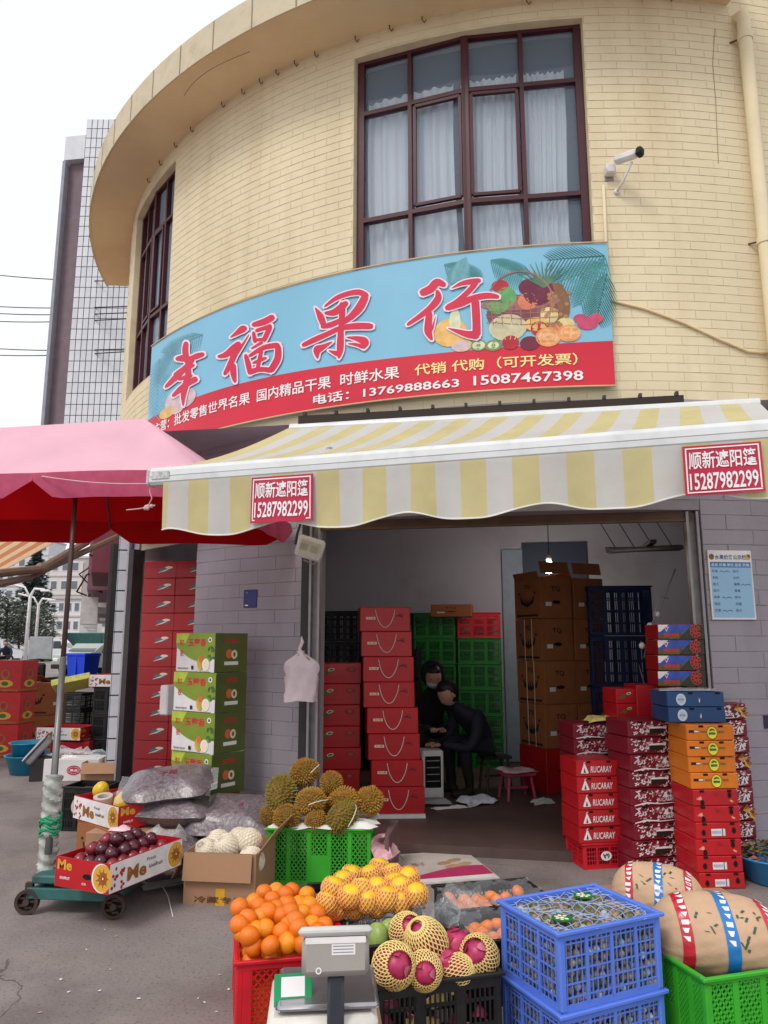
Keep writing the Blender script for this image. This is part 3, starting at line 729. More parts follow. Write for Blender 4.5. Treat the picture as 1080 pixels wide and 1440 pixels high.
sline('电话：13769888663', 441, 563, 646, 538, 15, M_white, .016); sline('15087467398', 666, 537, 820, 527, 14, M_white, .016)
ob, ms = wrap_print(pr, 'x', .006); wput(ob, 'lettering', ms, sg)
# ------------------------------------------------------------------ striped retractable awning over the door
M_stripe = stripes('yellow_white_awning_cloth', (232, 221, 164), (230, 230, 227), .30, trans=.4)
M_awbar = mat('white_awning_bar', (214, 216, 218), rough=.4, var=.04, scale=8, dirt=(160, 158, 156), dscale=6, damt=.3)
M_adred = mat('advert_red', (188, 30, 66), rough=.45, var=.06)
def plane_ub():  # bar end points on the sight lines, at one height
    return onz(216, 674, 2.58), onz(1130, 606, 2.58)
BL, BR = plane_ub(); BD = (BR - BL).normalized(); BNv = Vector((BD.y, -BD.x, 0))   # towards the street
aw = thing('striped_awning', 'yellow and white striped awning with scalloped valance over the shop doorway', 'awning', (BL + BR) / 2)
WL, WR = un(-1.72, 5.47, 3.19), un(1.75, 5.44, 3.19)
BLEN = (BR - BL).length
b = MB(); uv = []; NUU, NVV = 60, 14; P = []
for i in range(NUU + 1):
    t = i / NUU; row = []
    for j in range(NVV + 1):
        v = j / NVV; p = (WL.lerp(WR, t)).lerp(BL.lerp(BR, t) + Vector((0, 0, .055)), v)
        p.z -= .05 * math.sin(math.pi * v) + .012 * math.sin(t * 34) * math.sin(math.pi * v) * v; row.append(p); uv.append((t * BLEN, v))
    P.append(row)
b.grid(P); wput(b, 'canopy_cloth', M_stripe, aw, smooth=True, uv=uv)
# front bar with grooves
b = MB(); q = BNv
prof = [(-.03, -.05), (.035, -.05), (.05, -.03), (.05, .0), (.044, .004), (.05, .008), (.045, .045), (.03, .07), (-.03, .07)]
for k, (o_, z_) in enumerate(prof): pass
rowA = [BL + q * o_ + Vector((0, 0, z_)) for o_, z_ in prof]; rowB = [BR + q * o_ + Vector((0, 0, z_)) for o_, z_ in prof]; n = len(prof)
b.add(rowA + rowB, [(i, (i+1) % n, n+(i+1) % n, n+i) for i in range(n)] + [tuple(range(n)), tuple(range(2*n-1, n-1, -1))])
wput(b, 'front_bar', M_awbar, aw)
b = MB(); X = Matrix.Translation(BL - BD * .012) @ Matrix(((BD.x, -q.x, 0, 0), (BD.y, -q.y, 0, 0), (0, 0, 1, 0), (0, 0, 0, 1)))
b.cbox((0, -.005, .004), (.03, .10, .11), .012, X); b.box((.10, -.054, .012), (.13, .004, .05), X); wput(b, 'end_cap', mat('grey_plastic_cap', (196, 196, 196), rough=.5, dirt=(70, 70, 70), dscale=30, damt=.9), aw)
# valance hanging below, waving a little and scalloped
b = MB(); uv = []; P = []; NV2 = 8; VL = BLEN - .1; V0 = BL + BD * .11 + q * .05
def vbot(s): 
    t = (s - .05) / .80; return .31 + .06 * (1 - s / VL) - .06 * (abs(math.cos(math.pi * t)) ** 3.0)
for i in range(121):
    s = VL * i / 120; row = []
    for j in range(NV2 + 1):
        v = j / NV2; off = .012 * math.sin(s * 9 + .6) * v + .010 * math.sin(s * 23) * v * v - .02 * v
        p = V0 + BD * s + q * off + Vector((0, 0, -.04 - vbot(s) * v)); row.append(p); uv.append((s + .11, v))
    P.append(row)
b.grid(P); wput(b, 'valance', M_stripe, aw, smooth=True, uv=uv)
b = MB(); b.tube([V0 + BD * (VL*i/120) + q * (.012*math.sin(VL*i/120*9+.6) + .010*math.sin(VL*i/120*23) - .02) + Vector((0, 0, -.04 - vbot(VL*i/120))) for i in range(121)], .005, 5); wput(b, 'hem', mat('white_hem', (232, 230, 226), rough=.8), aw)
def valance_pt(s, z, out=0): return V0 + BD * s + q * (.004 + out + .012 * math.sin(s * 9 + .6) * max(0, (-z - .04)) / .3) + Vector((0, 0, z))
for (px0, px1) in ((355, 441), (964, 1076)):
    def spos(px):
        d = ray(px, 700); o = Vector((0, 0, HC)); t = ((V0 - o).dot(q)) / d.dot(q); return (o + d * t - V0).dot(BD)
    s0, s1 = spos(px0), spos(px1); W_ = s1 - s0; H_ = W_ * .70
    sgp = thing('awning_advert', 'red rectangular advert with white characters on the valance ' + ('near the umbrella' if px0 < 500 else 'above the price board'), 'advert', valance_pt(s0, -.06), group='red adverts on the awning valance')
    pr = Print(.0005); pr.rect(0, 0, W_, H_, M_adred); e = W_ * .03
    for (x0, y0, x1, y1) in ((e, e, W_-e, e*1.5), (e, H_-e*1.5, W_-e, H_-e), (e, e, e*1.5, H_-e), (W_-e*1.5, e, W_-e, H_-e)): pr.rect(x0, y0, x1, y1, M_white)
    bo = MB(); nn = 8
    bo.grid([[valance_pt(s0 + W_*i/nn, -.055 - H_, .014), valance_pt(s0 + W_*i/nn, -.055, .014)] for i in range(nn+1)])
    bo.grid([[valance_pt(s0 + W_*i/nn, -.055 - H_, .010), valance_pt(s0 + W_*i/nn, -.055, .010)] for i in range(nn+1)], flip=True)
    wput(bo, 'sheet', M_adred, sgp)
    pr2 = Print(.0006)
    for (x0, y0, x1, y1) in ((e, e, W_-e, e*1.6), (e, H_-e*1.6, W_-e, H_-e), (e, e*1.7, e*1.6, H_-e*1.7), (W_-e*1.6, e*1.7, W_-e, H_-e*1.7)): pr2.rect(x0, y0, x1, y1, M_white)
    pr2.text('顺新遮阳篷', W_*.07, H_*.52, W_*.86, H_*.36, M_white, .014); pr2.text('15287982299', W_*.07, H_*.10, W_*.86, H_*.34, M_white, .018)
    me = pr2.mesh('x', fn=lambda x, y, dz: tuple(valance_pt(s0 + x, -.055 - H_ + y, .0155 + dz)))
    o = put('lettering', me); o.parent = sgp; o.matrix_parent_inverse = Matrix.Translation(-sgp.location)
# folded arms and roller under the cloth, dark recess above
for t in (.12, .82):
    A_ = WL.lerp(WR, t) - Vector((0, 0, .12)); C_ = BL.lerp(BR, t) - Vector((0, 0, 0)); k_ = A_.lerp(C_, .5) + BD * (.35 if t < .5 else -.35)
    b = MB(); b.tube([A_, k_], .022, 8); b.tube([k_, C_], .018, 8); b.ball(k_, .035, 8, 6); wput(b, 'folding_arm', M_alud, aw)
b = MB(); b.tube([WL + Vector((0, 0, -.02)), WR + Vector((0, 0, -.02))], .045, 12); wput(b, 'roller', M_awbar, aw)
b = MB(); b.box((-.2, 5.47, 3.235), (2.9, .06, .07), XB); wput(b, 'recess_rail', mat('recess_dark_brown', (46, 34, 28), rough=.7), aw)  # near-black colour puts in the shade of the recess above the cloth
for i in range(12):
    b = MB(); b.box((-1.6 + i * .255, 5.46, 3.285), (.022, .05, .03), XB); wput(b, 'bracket', M_darksteel, aw)
# ------------------------------------------------------------------ pink and red market umbrella
M_pinktop = mat('faded_pink_canopy', (250, 200, 218), rough=.75, var=.05, scale=3, trans=.32)
M_pinkval = mat('dusty_pink_valance', (196, 84, 118), rough=.8, var=.12, scale=12, trans=.25)
M_redin = mat('red_canopy_lining', (216, 20, 32), rough=.8, var=.06, scale=3, trans=.75)
M_pole = mat('dark_brown_pole', (72, 52, 48), rough=.5, var=.15, scale=8)
um = thing('market_umbrella', 'big market umbrella with faded pink tent-like top and red lining', 'umbrella', (-2.4, 5.7, 0))
ZE = 2.70; RA, RB = ony(-170, 612, 5.75), ony(203, 589, 5.75)      # ends of the ridge
fl_, fr_ = onz(-260, 678, ZE), onz(283, 662, ZE); fm = onz(47, 665, ZE)
br_ = Vector((-.76, 5.95, ZE - .25)); bl_ = Vector((-3.9, 6.5, ZE - .14))
rim = [fl_, fm, fr_, fr_.lerp(br_, .5), br_, (br_ + bl_) / 2, bl_, (fl_ + bl_) / 2]
def ridge(e):
    t = max(0, min(1, (e.x - RA.x) / (RB.x - RA.x) * .92)); p = RA.lerp(RB, t); return p
def canopy(dz, name, m, k0=0):
    b = MB(); NS, NR = 10, 10; P = []
    for i in range(8):
        for s_ in range(NS):
            t = s_ / NS; e = rim[i].lerp(rim[(i+1) % 8], t); A_ = ridge(e); e = e + (A_ - e) * (.03 * math.sin(math.pi * t)); row = []
            for j in range(NR + 1):
                v = j / NR; p = A_.lerp(e, v); p.z += -.05 * math.sin(math.pi * v) * math.sin(math.pi * t) + .03 * math.sin(math.pi * v) + dz
                if i == 1: p.z += .018 * math.sin(26 * (t * .6 + (1 - v) * .55)) * math.sin(math.pi * v) * (1 - .6 * t)
                else: p.z += .006 * math.sin(15 * t + i) * math.sin(math.pi * v)
                row.append(p)
            P.append(row)
    P.append(P[0]); b.grid(P); return wput(b, name, m, um, smooth=True)
canopy(0, 'canopy', M_pinktop); canopy(-.008, 'lining', M_redin)
for i in range(8):
    b = MB(); P = []; P2 = []
    for s_ in range(17):
        t = s_ / 16; e = rim[i].lerp(rim[(i+1) % 8], t); A_ = ridge(e); e = e + (A_ - e) * (.03 * math.sin(math.pi * t))
        dp = .06 + .135 * min(1, math.sin(math.pi * t) * 2.4)
        d = (e - A_); d.z = 0; d.normalize()
        P.append([e + Vector((0, 0, .0)), e + d * (.012 + .006 * math.sin(s_ * 1.9)) + Vector((0, 0, -dp * .5)), e + d * (.01 + .01 * math.sin(s_ * 1.3)) + Vector((0, 0, -dp))])
        P2.append([p - d * .005 for p in P[-1]])
    b.grid(P); b2 = MB(); b2.grid(P2); v_ = wput(b, 'valance', M_pinkval, um, smooth=True); wput(b2, 'valance_lining', M_redin, um, smooth=True)
AP = ony(140, 600, 5.75)
for i in range(8):
    b = MB(); pts = []
    for j in range(9): v = j / 8; p = AP.lerp(rim[i], v) if i not in (1,) else ridge(rim[i]).lerp(rim[i], v); p.z += -.05; pts.append(p)
    b.tube(pts, .008, 6); wput(b, 'rib', M_pole, um)
# rope tied from the umbrella to the awning, with its loose knot
M_rope = mat('pale_string', (214, 176, 176), rough=.9)
b = MB(); r0 = fm.lerp(fr_, .06) + Vector((0, -.02, -.03)); r1 = BL + Vector((-.01, .0, -.03)); b.tube([r0.lerp(r1, t) + Vector((0, 0, -.02 * math.sin(math.pi * t))) for t in [i/8 for i in range(9)]], .004, 5)
k0 = r1 + Vector((-.02, 0, -.16)); b.tube([r1, r1 + Vector((-.012, 0, -.05)), r1 + Vector((.006, 0, -.10)), k0], .004, 5)
for j in range(5): b.ball(k0 + Vector((rnd.uniform(-.03, .03), rnd.uniform(-.01, .01), rnd.uniform(-.015, .015))), .014, 6, 5)
b.tube([k0, k0 + Vector((-.06, 0, -.012)), k0 + Vector((-.14, 0, -.02))], .004, 5); b.tube([k0, k0 + Vector((.05, 0, .012))], .006, 5)
tag(b.build('tie_string', M_rope, smooth=True), 'pale string with a loose knot tying the pink umbrella to the awning', 'string')
# ------------------------------------------------------------------ builders for cartons, crates and fruit
def C_(name, rgb, rough=.55, **k): return mat(name, rgb, rough=rough, **{**dict(var=.10, scale=5, objvar=.07, bump=.18, bscale=7, dirt=tuple(int(c * .72) for c in rgb), dscale=3.5, damt=.45), **k})
M_kraft = C_('kraft_cardboard', (168, 128, 98), .8, bump=.08, bscale=80, dirt=(130, 96, 70), dscale=5, damt=.3)
M_kraftd = C_('brown_cardboard', (150, 92, 52), .8, bump=.08, bscale=80, dirt=(110, 66, 38), dscale=4, damt=.35)
M_kraftin = C_('inner_cardboard', (190, 158, 126), .85)
M_ink = mat('black_print', (34, 26, 24), rough=.7, var=.1); M_hole = mat('dark_hole', (16, 12, 12), rough=.9)  # flat near-black puts in the shade of hand holes and notches; also heater grille
M_redcard = C_('red_card', (188, 22, 32), .42, coat=.15); M_redcard2 = C_('deep_red_card', (168, 18, 28), .42, coat=.15)
M_maroon = C_('maroon_card', (124, 24, 42), .42, coat=.1); M_orangec = C_('orange_card', (222, 122, 30), .45); M_bluec = C_('navy_card', (36, 74, 122), .45)
M_greenc = C_('pear_box_green', (128, 150, 44), .45); M_greend = C_('pear_box_olive', (82, 92, 40), .5); M_whitec = C_('white_card', (226, 222, 222), .5)
M_gold = mat('print_gold', (214, 160, 60), rough=.45, var=.1, scale=20); M_goldd = mat('print_dark_gold', (150, 92, 36), rough=.5, var=.2, scale=20)
M_cream2 = mat('print_cream', (232, 214, 184), rough=.55); M_leafp = mat('print_leaf_green', (58, 104, 52), rough=.5, var=.2, scale=20)
M_blackp = mat('black_plastic', (26, 26, 28), rough=.42, var=.2, scale=12, dirt=(64, 60, 58), dscale=6, damt=.4)
M_greenp = mat('bright_green_plastic', (58, 172, 44), rough=.38, var=.06, scale=8, dirt=(46, 120, 40), dscale=5, damt=.4)
M_greenp2 = mat('dark_green_plastic', (26, 122, 40), rough=.42, var=.1, scale=8)
M_bluep = mat('blue_plastic', (88, 124, 220), rough=.38, var=.06, scale=8, dirt=(110, 130, 190), dscale=6, damt=.3)
M_redp = mat('red_plastic', (206, 28, 44), rough=.4, var=.08, scale=7, dirt=(140, 20, 34), dscale=5, damt=.4)
M_string = mat('white_string', (228, 222, 210), rough=.8)
KIND = {}
def kind(key, name, cat, dims, body, prints=(), extra=(), bev=.005):
    """a box kind: body material, prints = [(part name, side, Print)], extra = [(part name, mesh)]"""
    L_, W, H = dims; b = MB(); b.cbox((0, 0, H / 2), (L_ - .002, W - .002, H - .002), bev, jit=.0012)
    parts = [('carton', b.mesh('carton', body))]
    for pn, side, pr in prints:
        X = face_x(side, dims) @ Matrix.Translation((0, 0, .0008)); parts.append((pn, pr.mesh(pn, X=X)))
    parts += list(extra); KIND[key] = (name, cat, dims, parts)
def boxat(key, label, loc, rz=0, group=None, jig=0, drop=()):
    name, cat, dims, parts = KIND[key]
    t = thing(name, label, cat, loc, rz + rnd.uniform(-jig, jig), group)
    for pn, me in parts:
        if pn not in drop: put(pn, me, t)
    return t
ORD = ['topmost', 'second from top', 'third from top', 'fourth from top', 'fifth from top', 'sixth from top', 'seventh from top', 'eighth from top', 'ninth from top', 'tenth from top', 'eleventh from top', 'twelfth from top', 'thirteenth from top']
def stack(key, n, base, rz, what, where, group, jig=R_(2), jit=.006, lean=(0, 0), labels=None, scale=None):
    H = KIND[key][2][2]; out = []
    for i in range(n):
        k = n - 1 - i; lb = (labels[k] if labels else '%s, %s %s' % (what, ORD[k], where))
        p = Vector(base) + Vector((lean[0] * i + rnd.uniform(-jit, jit), lean[1] * i + rnd.uniform(-jit, jit), H * i + .0012 * i))
        out.append(boxat(key, lb, p, rz, group, jig))
        if scale: out[-1].scale = scale
    return out
# -------- printed kinds
def pr_(): return Print(.0001)
# gift box with cord handle
p = pr_(); p.rect(-.165, -.004, -.085, .018, M_cream2); p.text('云上果', -.155, 0, .06, .014, M_redcard2, .02); p.oval(.14, .035, .022, .016, mat('print_faded_red', (150, 30, 36), rough=.5)); p.line([(.09, .02, .004), (.115, .035, .008), (.16, .015, .004)], .006, M_ink)
hb = MB(); pts = [Vector((-.085 + .17 * t, -.153 - .006 * math.sin(math.pi * t), .19 - .155 * (1 - (2 * t - 1) ** 2) ** .7)) for t in [i / 16 for i in range(17)]]; hb.tube(pts, .0035, 5)
kind('gift', 'gift_box', 'gift box', (.44, .30, .212), M_redcard, [('printed_front', 'front', p)], [('cord_handle', hb.mesh('cord_handle', M_string, True))])
# red box with leaf emblem
p = pr_()
for k in range(7): p.oval(-.15 + .018 * k, -.02 + .008 * k + .012 * math.sin(k * 2), .026, .009, M_leafp, 12, .5 + .3 * math.sin(k))
p.oval(-.055, .03, .03, .014, M_cream2, 14, .2); p.oval(-.055, .03, .02, .008, M_leafp, 14, .2); p.oval(.12, .03, .045, .022, mat('print_faded_red', (150, 30, 36))); p.oval(.12, .034, .02, .012, M_goldd); p.text('FRESH FRUIT', -.06, -.05, .12, .012, mat('print_faded_red', (150, 30, 36)))
kind('leaf', 'fruit_box', 'box', (.42, .30, .178), M_redcard, [('printed_front', 'front', p)])
# brown cartons marked TQ
p = pr_(); p.text('TQ', -.06, .06, .11, .055, M_ink, .03); p.oval(0, -.045, .05, .018, M_hole, 18); p.rect(-.13, -.085, -.06, -.045, M_whitec)
q = pr_(); q.line([(-.12, .02, .02), (-.10, -.04, .03), (0, -.075, .035), (.10, -.04, .03), (.12, .02, .02)], .03, M_ink); 
for k in range(5): q.poly([(-.08 + k * .04 - .018, -.06), (-.08 + k * .04 + .018, -.06), (-.08 + k * .04, .01)], M_ink)
q.text('TQ', -.05, .09, .10, .05, M_ink, .03); q.oval(-.14, .05, .014, .014, M_hole, 12); q.oval(.14, .05, .014, .014, M_hole, 12); q.rect(-.19, -.185, .19, -.165, M_ink)
st = MB()
for x in (-.08, .09): st.box((x, 0, .209), (.008, .484, .4205))
kind('tq', 'fruit_carton', 'carton', (.375, .48, .415), M_kraftd, [('printed_front', 'front', p), ('printed_side', 'left', q)], [])
kind('tqred', 'fruit_carton', 'carton', (.375, .48, .415), M_redcard2, [('printed_front', 'front', pr_().oval(0, 0, .05, .02, M_hole))], [])
# pear boxes: white and green picture face, olive end
def pear_front():
    p = pr_(); L_, H = .40, .295; g2 = mat('print_pear_green', (172, 190, 62), rough=.5, var=.15, scale=14); gr = mat('print_red_script', (190, 34, 52), rough=.5); sk = mat('print_pear_skin', (196, 160, 60), rough=.5, var=.2, scale=20); bl = mat('print_pear_blush', (206, 104, 58), rough=.5, var=.2, scale=20)
    top = [(-L_/2, .147), (L_/2, .147), (L_/2, -.05)] + [(L_/2 - L_ * t, -.055 - .03 * math.sin(t * 3.14) + .10 * t * t) for t in [i / 10 for i in range(1, 11)]]
    p.poly([(x, min(y, .147)) for x, y in top], M_greenc); p.poly([(x, y + .012) if y < .14 else (x, .02 if False else y) for x, y in [(-L_/2, .147), (-.06, .147), (-.10, .06), (-L_/2, .06)]], g2)
    p.text('玉露香', -.075, .045, .19, .06, gr, .03); p.text('清农', -.165, .05, .05, .05, gr, .02, rot=0); p.text('农', -.155, -.03, .04, .05, gr, .02); p.oval(.15, .095, .018, .02, M_white); p.oval(.15, .095, .010, .012, M_greend)
    p.oval(.06, -.085, .032, .05, sk); p.oval(.065, -.05, .022, .026, bl); p.oval(.115, -.09, .035, .045, M_white); p.oval(.117, -.09, .026, .036, M_cream2); p.rect(.165, -.147, .2, -.05, M_whitec)
    for k in range(8): p.oval(.14 + rnd.uniform(0, .055), .0 + rnd.uniform(-.05, .06), .018, .010, M_leafp, 10, rnd.uniform(0, 3))
    p.text('PEARS FRUIT', -.17, -.128, .11, .012, M_ink, .02); p.rect(-.03, -.128, -.008, -.10, M_ink); return p
q = pr_(); q.text('玉露香梨', -.06, .07, .12, .035, mat('print_red_script', (190, 34, 52)), .02); q.oval(-.02, -.01, .028, .035, mat('print_pear_blush', (206, 104, 58))); q.oval(.025, -.015, .026, .034, M_cream2); q.oval(.025, -.015, .010, .018, M_greend); q.rect(-.06, -.095, .06, -.068, M_whitec)
kind('pear', 'pear_box', 'box', (.40, .28, .295), M_whitec, [('printed_front', 'front', pear_front()), ('printed_end', 'right', pr_().rect(-.139, -.146, .139, .146, M_greend)), ('end_print', 'right', q)])
KIND['pear'][3][3][1].transform(Matrix.Translation((.001, 0, 0)))
# red trays lettered RUCARAY
def notch(p, L_, H, xs=(-.09, .09), m=M_hole):
    for x in xs: p.rect(x - .018, H/2 - .016, x + .018, H/2 - .002, m)
    return p
p = pr_(); notch(p, .40, .105); p.text('RUCARAY', -.075, -.026, .19, .042, M_white, .012, shear=.12)
for k, (a, c) in enumerate((((-.16, -.028), (-.128, .03)), ((-.094, -.028), (-.128, .03)))): p.line([a + (.006,), c + (.010,)], .01, M_white)
p.poly([(-.16, -.03), (-.095, -.03), (-.108, -.005), (-.128, .02), (-.148, -.005)], M_white); p.poly([(-.138, -.026), (-.118, -.026), (-.128, .008)], M_ink); p.line([(-.135, .034), (-.12, .044)], .005, M_white)
kind('rucaray', 'fruit_tray', 'tray', (.40, .30, .106), M_redcard, [('printed_front', 'front', p)])
def scribble(p, seed, L_, H, n=26):
    r = random.Random(seed); 
    for k in range(n):
        x, y = r.uniform(-L_/2 + .015, L_/2 - .03), r.uniform(-H/2 + .012, H/2 - .012); a = r.uniform(-.9, .9); l = r.uniform(.014, .04)
        p.line([(x, y, .002), (x + l * .5 * math.cos(a), y + l * .5 * math.sin(a) * .7, .009), (x + l * math.cos(a + .7), max(-H/2+.004, min(H/2-.004, y + l * math.sin(a + .7) * .7)), .002)], .004, M_white if k % 4 else mat('print_dusty_pink', (196, 120, 130)))
    return p
p = pr_(); scribble(p, 3, .41, .108, 110); p.rect(-.05, -.03, .05, .004, M_ink); p.poly([(-.06, -.002), (-.045, .014), (.075, .014), (.075, .002), (-.045, .002)], M_white); p.poly([(.12, -.03), (.17, -.03), (.145, .015)], M_white); p.poly([(.137, -.028), (.153, -.028), (.145, .0)], M_ink); notch(p, .41, .108, (-.12, .06))
q = pr_(); scribble(q, 5, .30, .108, 30)
kind('maroon_a', 'fruit_tray', 'tray', (.41, .30, .108), M_maroon, [('printed_front', 'front', p), ('printed_end', 'right', q)])
p = pr_(); scribble(p, 11, .41, .108, 80); p.text('RUCARAY', -.02, -.03, .13, .022, M_white, .012, shear=.1); p.poly([(.02, -.004), (.07, -.004), (.045, .03)], M_white)
for k in range(9): p.oval(.155 + rnd.uniform(-.02, .04), rnd.uniform(-.045, .045), .02, .008, M_gold if k % 2 else M_goldd, 10, rnd.uniform(0, 3))
p.line([(-.19, -.05, .006), (-.1, -.035, .010), (0, -.045, .006), (.12, -.04, .004)], .006, M_white); notch(p, .41, .108, (-.11,))
kind('maroon_b', 'fruit_tray', 'tray', (.41, .30, .108), M_maroon, [('printed_front', 'front', p), ('printed_end', 'right', q)])
p = pr_(); notch(p, .37, .097, (-.07, .08)); p.rect(-.165, .0, -.09, .016, M_ink); p.rect(-.125, .003, -.092, .013, M_cream2); p.rect(-.075, .0, -.03, .012, M_goldd); p.rect(.06, .0, .105, .012, M_goldd)
p.oval(.012, .0, .040, .040, M_ink, 22); p.oval(.012, .0, .037, .037, mat('print_lime', (226, 214, 60)), 22); p.oval(.005, .018, .016, .007, M_leafp, 10, .4); p.oval(.022, .018, .014, .006, M_leafp, 10, -.4); p.rect(-.014, -.012, .038, .003, M_leafp); p.rect(.13, -.048, .16, -.045, M_ink)
kind('orange_tray', 'fruit_tray', 'tray', (.37, .30, .097), M_orangec, [('printed_front', 'front', p)])
p = pr_(); notch(p, .34, .097, (-.11, .11)); p.oval(-.11, -.03, .016, .018, M_hole, 16); p.oval(.11, .015, .016, .018, M_hole, 16)
for x, y in ((-.125, .0), (.125, -.02)):
    for k in range(4): p.oval(x + rnd.uniform(-.012, .012), y + rnd.uniform(-.006, .006), .008, .006, mat('print_peachy', (226, 150, 120)), 8)
p.text('Dragon', -.155, -.014, .04, .012, M_cream2, .01); p.oval(.01, .02, .02, .010, mat('print_faded_red', (150, 30, 36)), 12)
kind('dragon_tray', 'fruit_tray', 'tray', (.36, .30, .097), M_redcard, [('printed_front', 'front', p)])
p2 = pr_(); notch(p2, .34, .097, (-.11, .11)); p2.oval(-.12, -.01, .016, .018, M_hole, 16); p2.oval(.12, .0, .016, .018, M_hole, 16); p2.rect(-.06, -.03, .05, .012, M_whitec); p2.rect(-.055, -.018, .02, .0, mat('print_lilac_grey', (180, 176, 200))); p2.rect(.025, -.03, .032, .012, M_bluec)
kind('dragon_tray_label', 'fruit_tray', 'tray', (.36, .30, .097), M_redcard, [('printed_front', 'front', p2)])
p = pr_(); p.oval(-.115, 0, .037, .037, M_white, 24); p.oval(-.115, 0, .033, .033, mat('print_pale_blue', (170, 196, 216)), 24); p.text('NATURAL', -.138, -.006, .046, .012, M_bluec, .02); p.ring(-.115, 0, .026, .028, M_white); p.text('❦', .02, -.02, .012, .03, M_white); notch(p, .44, .098, (-.04, .17))
kind('blue_tray', 'fruit_tray', 'tray', (.44, .30, .098), M_bluec, [('printed_front', 'front', p)])
p = pr_(); sky_ = mat('print_sky_violet', (60, 84, 176), rough=.45, var=.35, scale=14); p.rect(-.185, -.05, .185, .05, sky_); p.poly([(-.185, .05), (-.10, .05), (-.17, .0), (-.185, .0)], M_white); p.poly([(-.185, -.05), (-.02, -.05), (.05, .0), (-.06, -.01), (-.185, -.02)], mat('print_olive', (86, 96, 60), var=.4, scale=40))
p.poly([(-.02, -.05), (.185, -.05), (.185, .05), (.10, .05), (.03, .0)], mat('print_dark_olive', (44, 52, 40), rough=.5, var=.4, scale=40))
for k in range(9): a = k * .7; p.ring(.115 + .032 * math.cos(a) * (k > 0), .004 + .032 * math.sin(a) * (k > 0), .009, .015, mat('print_vermilion', (206, 52, 40)), 12)
for k in range(4): p.oval(-.13 + k * .032, -.022, .016, .013, mat('print_vermilion', (206, 52, 40)), 10)
p.poly([(-.14, .036), (-.10, .036), (-.12, .0)], M_white); p.poly([(-.133, .031), (-.107, .031), (-.12, .008)], mat('print_vermilion', (206, 52, 40)))
kind('snow', 'fruit_box', 'box', (.375, .28, .108), M_redcard2, [('printed_front', 'front', p)])
# the "Me" kiwi trays: open boxes, red ends, white long sides, orange fruit at the corners
M_heart = mat('print_heart_red', (170, 24, 50), rough=.5)
def me_end(W):
    p = pr_(); p.text('Me', -W*.46, .012, .105, .052, M_gold, .035); p.text('KIWIFRUIT', -W*.40, -.035, .07, .014, M_white, .02); p.oval(.04, -.005, .032, .014, M_hole); p.text('绿果', .005, -.048, .03, .012, M_white); kiwi(p, W*.5 - .045, 0); return p
def kiwi(p, x, y):
    p.oval(x - .006, y, .068, .072, M_white, 24); p.oval(x, y, .064, .068, M_gold, 24); p.oval(x + .004, y, .030, .032, M_goldd, 20)
    for k in range(9): a = k * .698; p.line([(x + .022 * math.cos(a), y + .024 * math.sin(a), .012), (x + .045 * math.cos(a), y + .048 * math.sin(a), .003)], .01, M_goldd)
    p.oval(x + .005, y, .011, .014, M_redcard2); p.oval(x + .005, y, .005, .007, M_cream2)
def me_side(L_):
    p = pr_(); p.rect(-L_/2 + .002, -.072, L_/2 - .002, .072, M_whitec)
    for k in range(16): p.oval(-L_*.5 + .02 + rnd.random() * .09, rnd.uniform(-.06, .045), .010, .008, M_heart, 10, rnd.uniform(0, 3))
    p.text('Me', -L_*.5 + .13, -.045, .15, .072, M_goldd, .035); p.text('kiwifruit', -L_*.5 + .30, -.02, .11, .022, M_ink, .005); p.text('Fresh', -L_*.5 + .28, .022, .07, .018, M_ink); kiwi(p, L_*.5 - .062, 0); return p
def open_tray(key, name, L_, W, H, m, inside, prints, t=.006):
    b = MB()
    for (c, d) in (((0, -W/2 + t/2, H/2), (L_, t, H)), ((0, W/2 - t/2, H/2), (L_, t, H)), ((-L_/2 + t/2, 0, H/2), (t, W - 2*t - .001, H)), ((L_/2 - t/2, 0, H/2), (t, W - 2*t - .001, H)), ((0, 0, t/2), (L_ - 2*t, W - 2*t, t))): b.box(c, d)
    parts = [('carton', b.mesh('carton', m))]
    for pn, side, pr in prints: parts.append((pn, pr.mesh(pn, X=face_x(side, (L_, W, H)) @ Matrix.Translation((0, 0, .0012)))))
    KIND[key] = (name, 'tray', (L_, W, H), parts)
open_tray('me', 'kiwi_tray', .58, .38, .15, M_redcard, M_kraftin, [('printed_side', 'front', me_side(.58)), ('printed_end', 'left', me_end(.38)), ('printed_end', 'right', me_end(.38))])
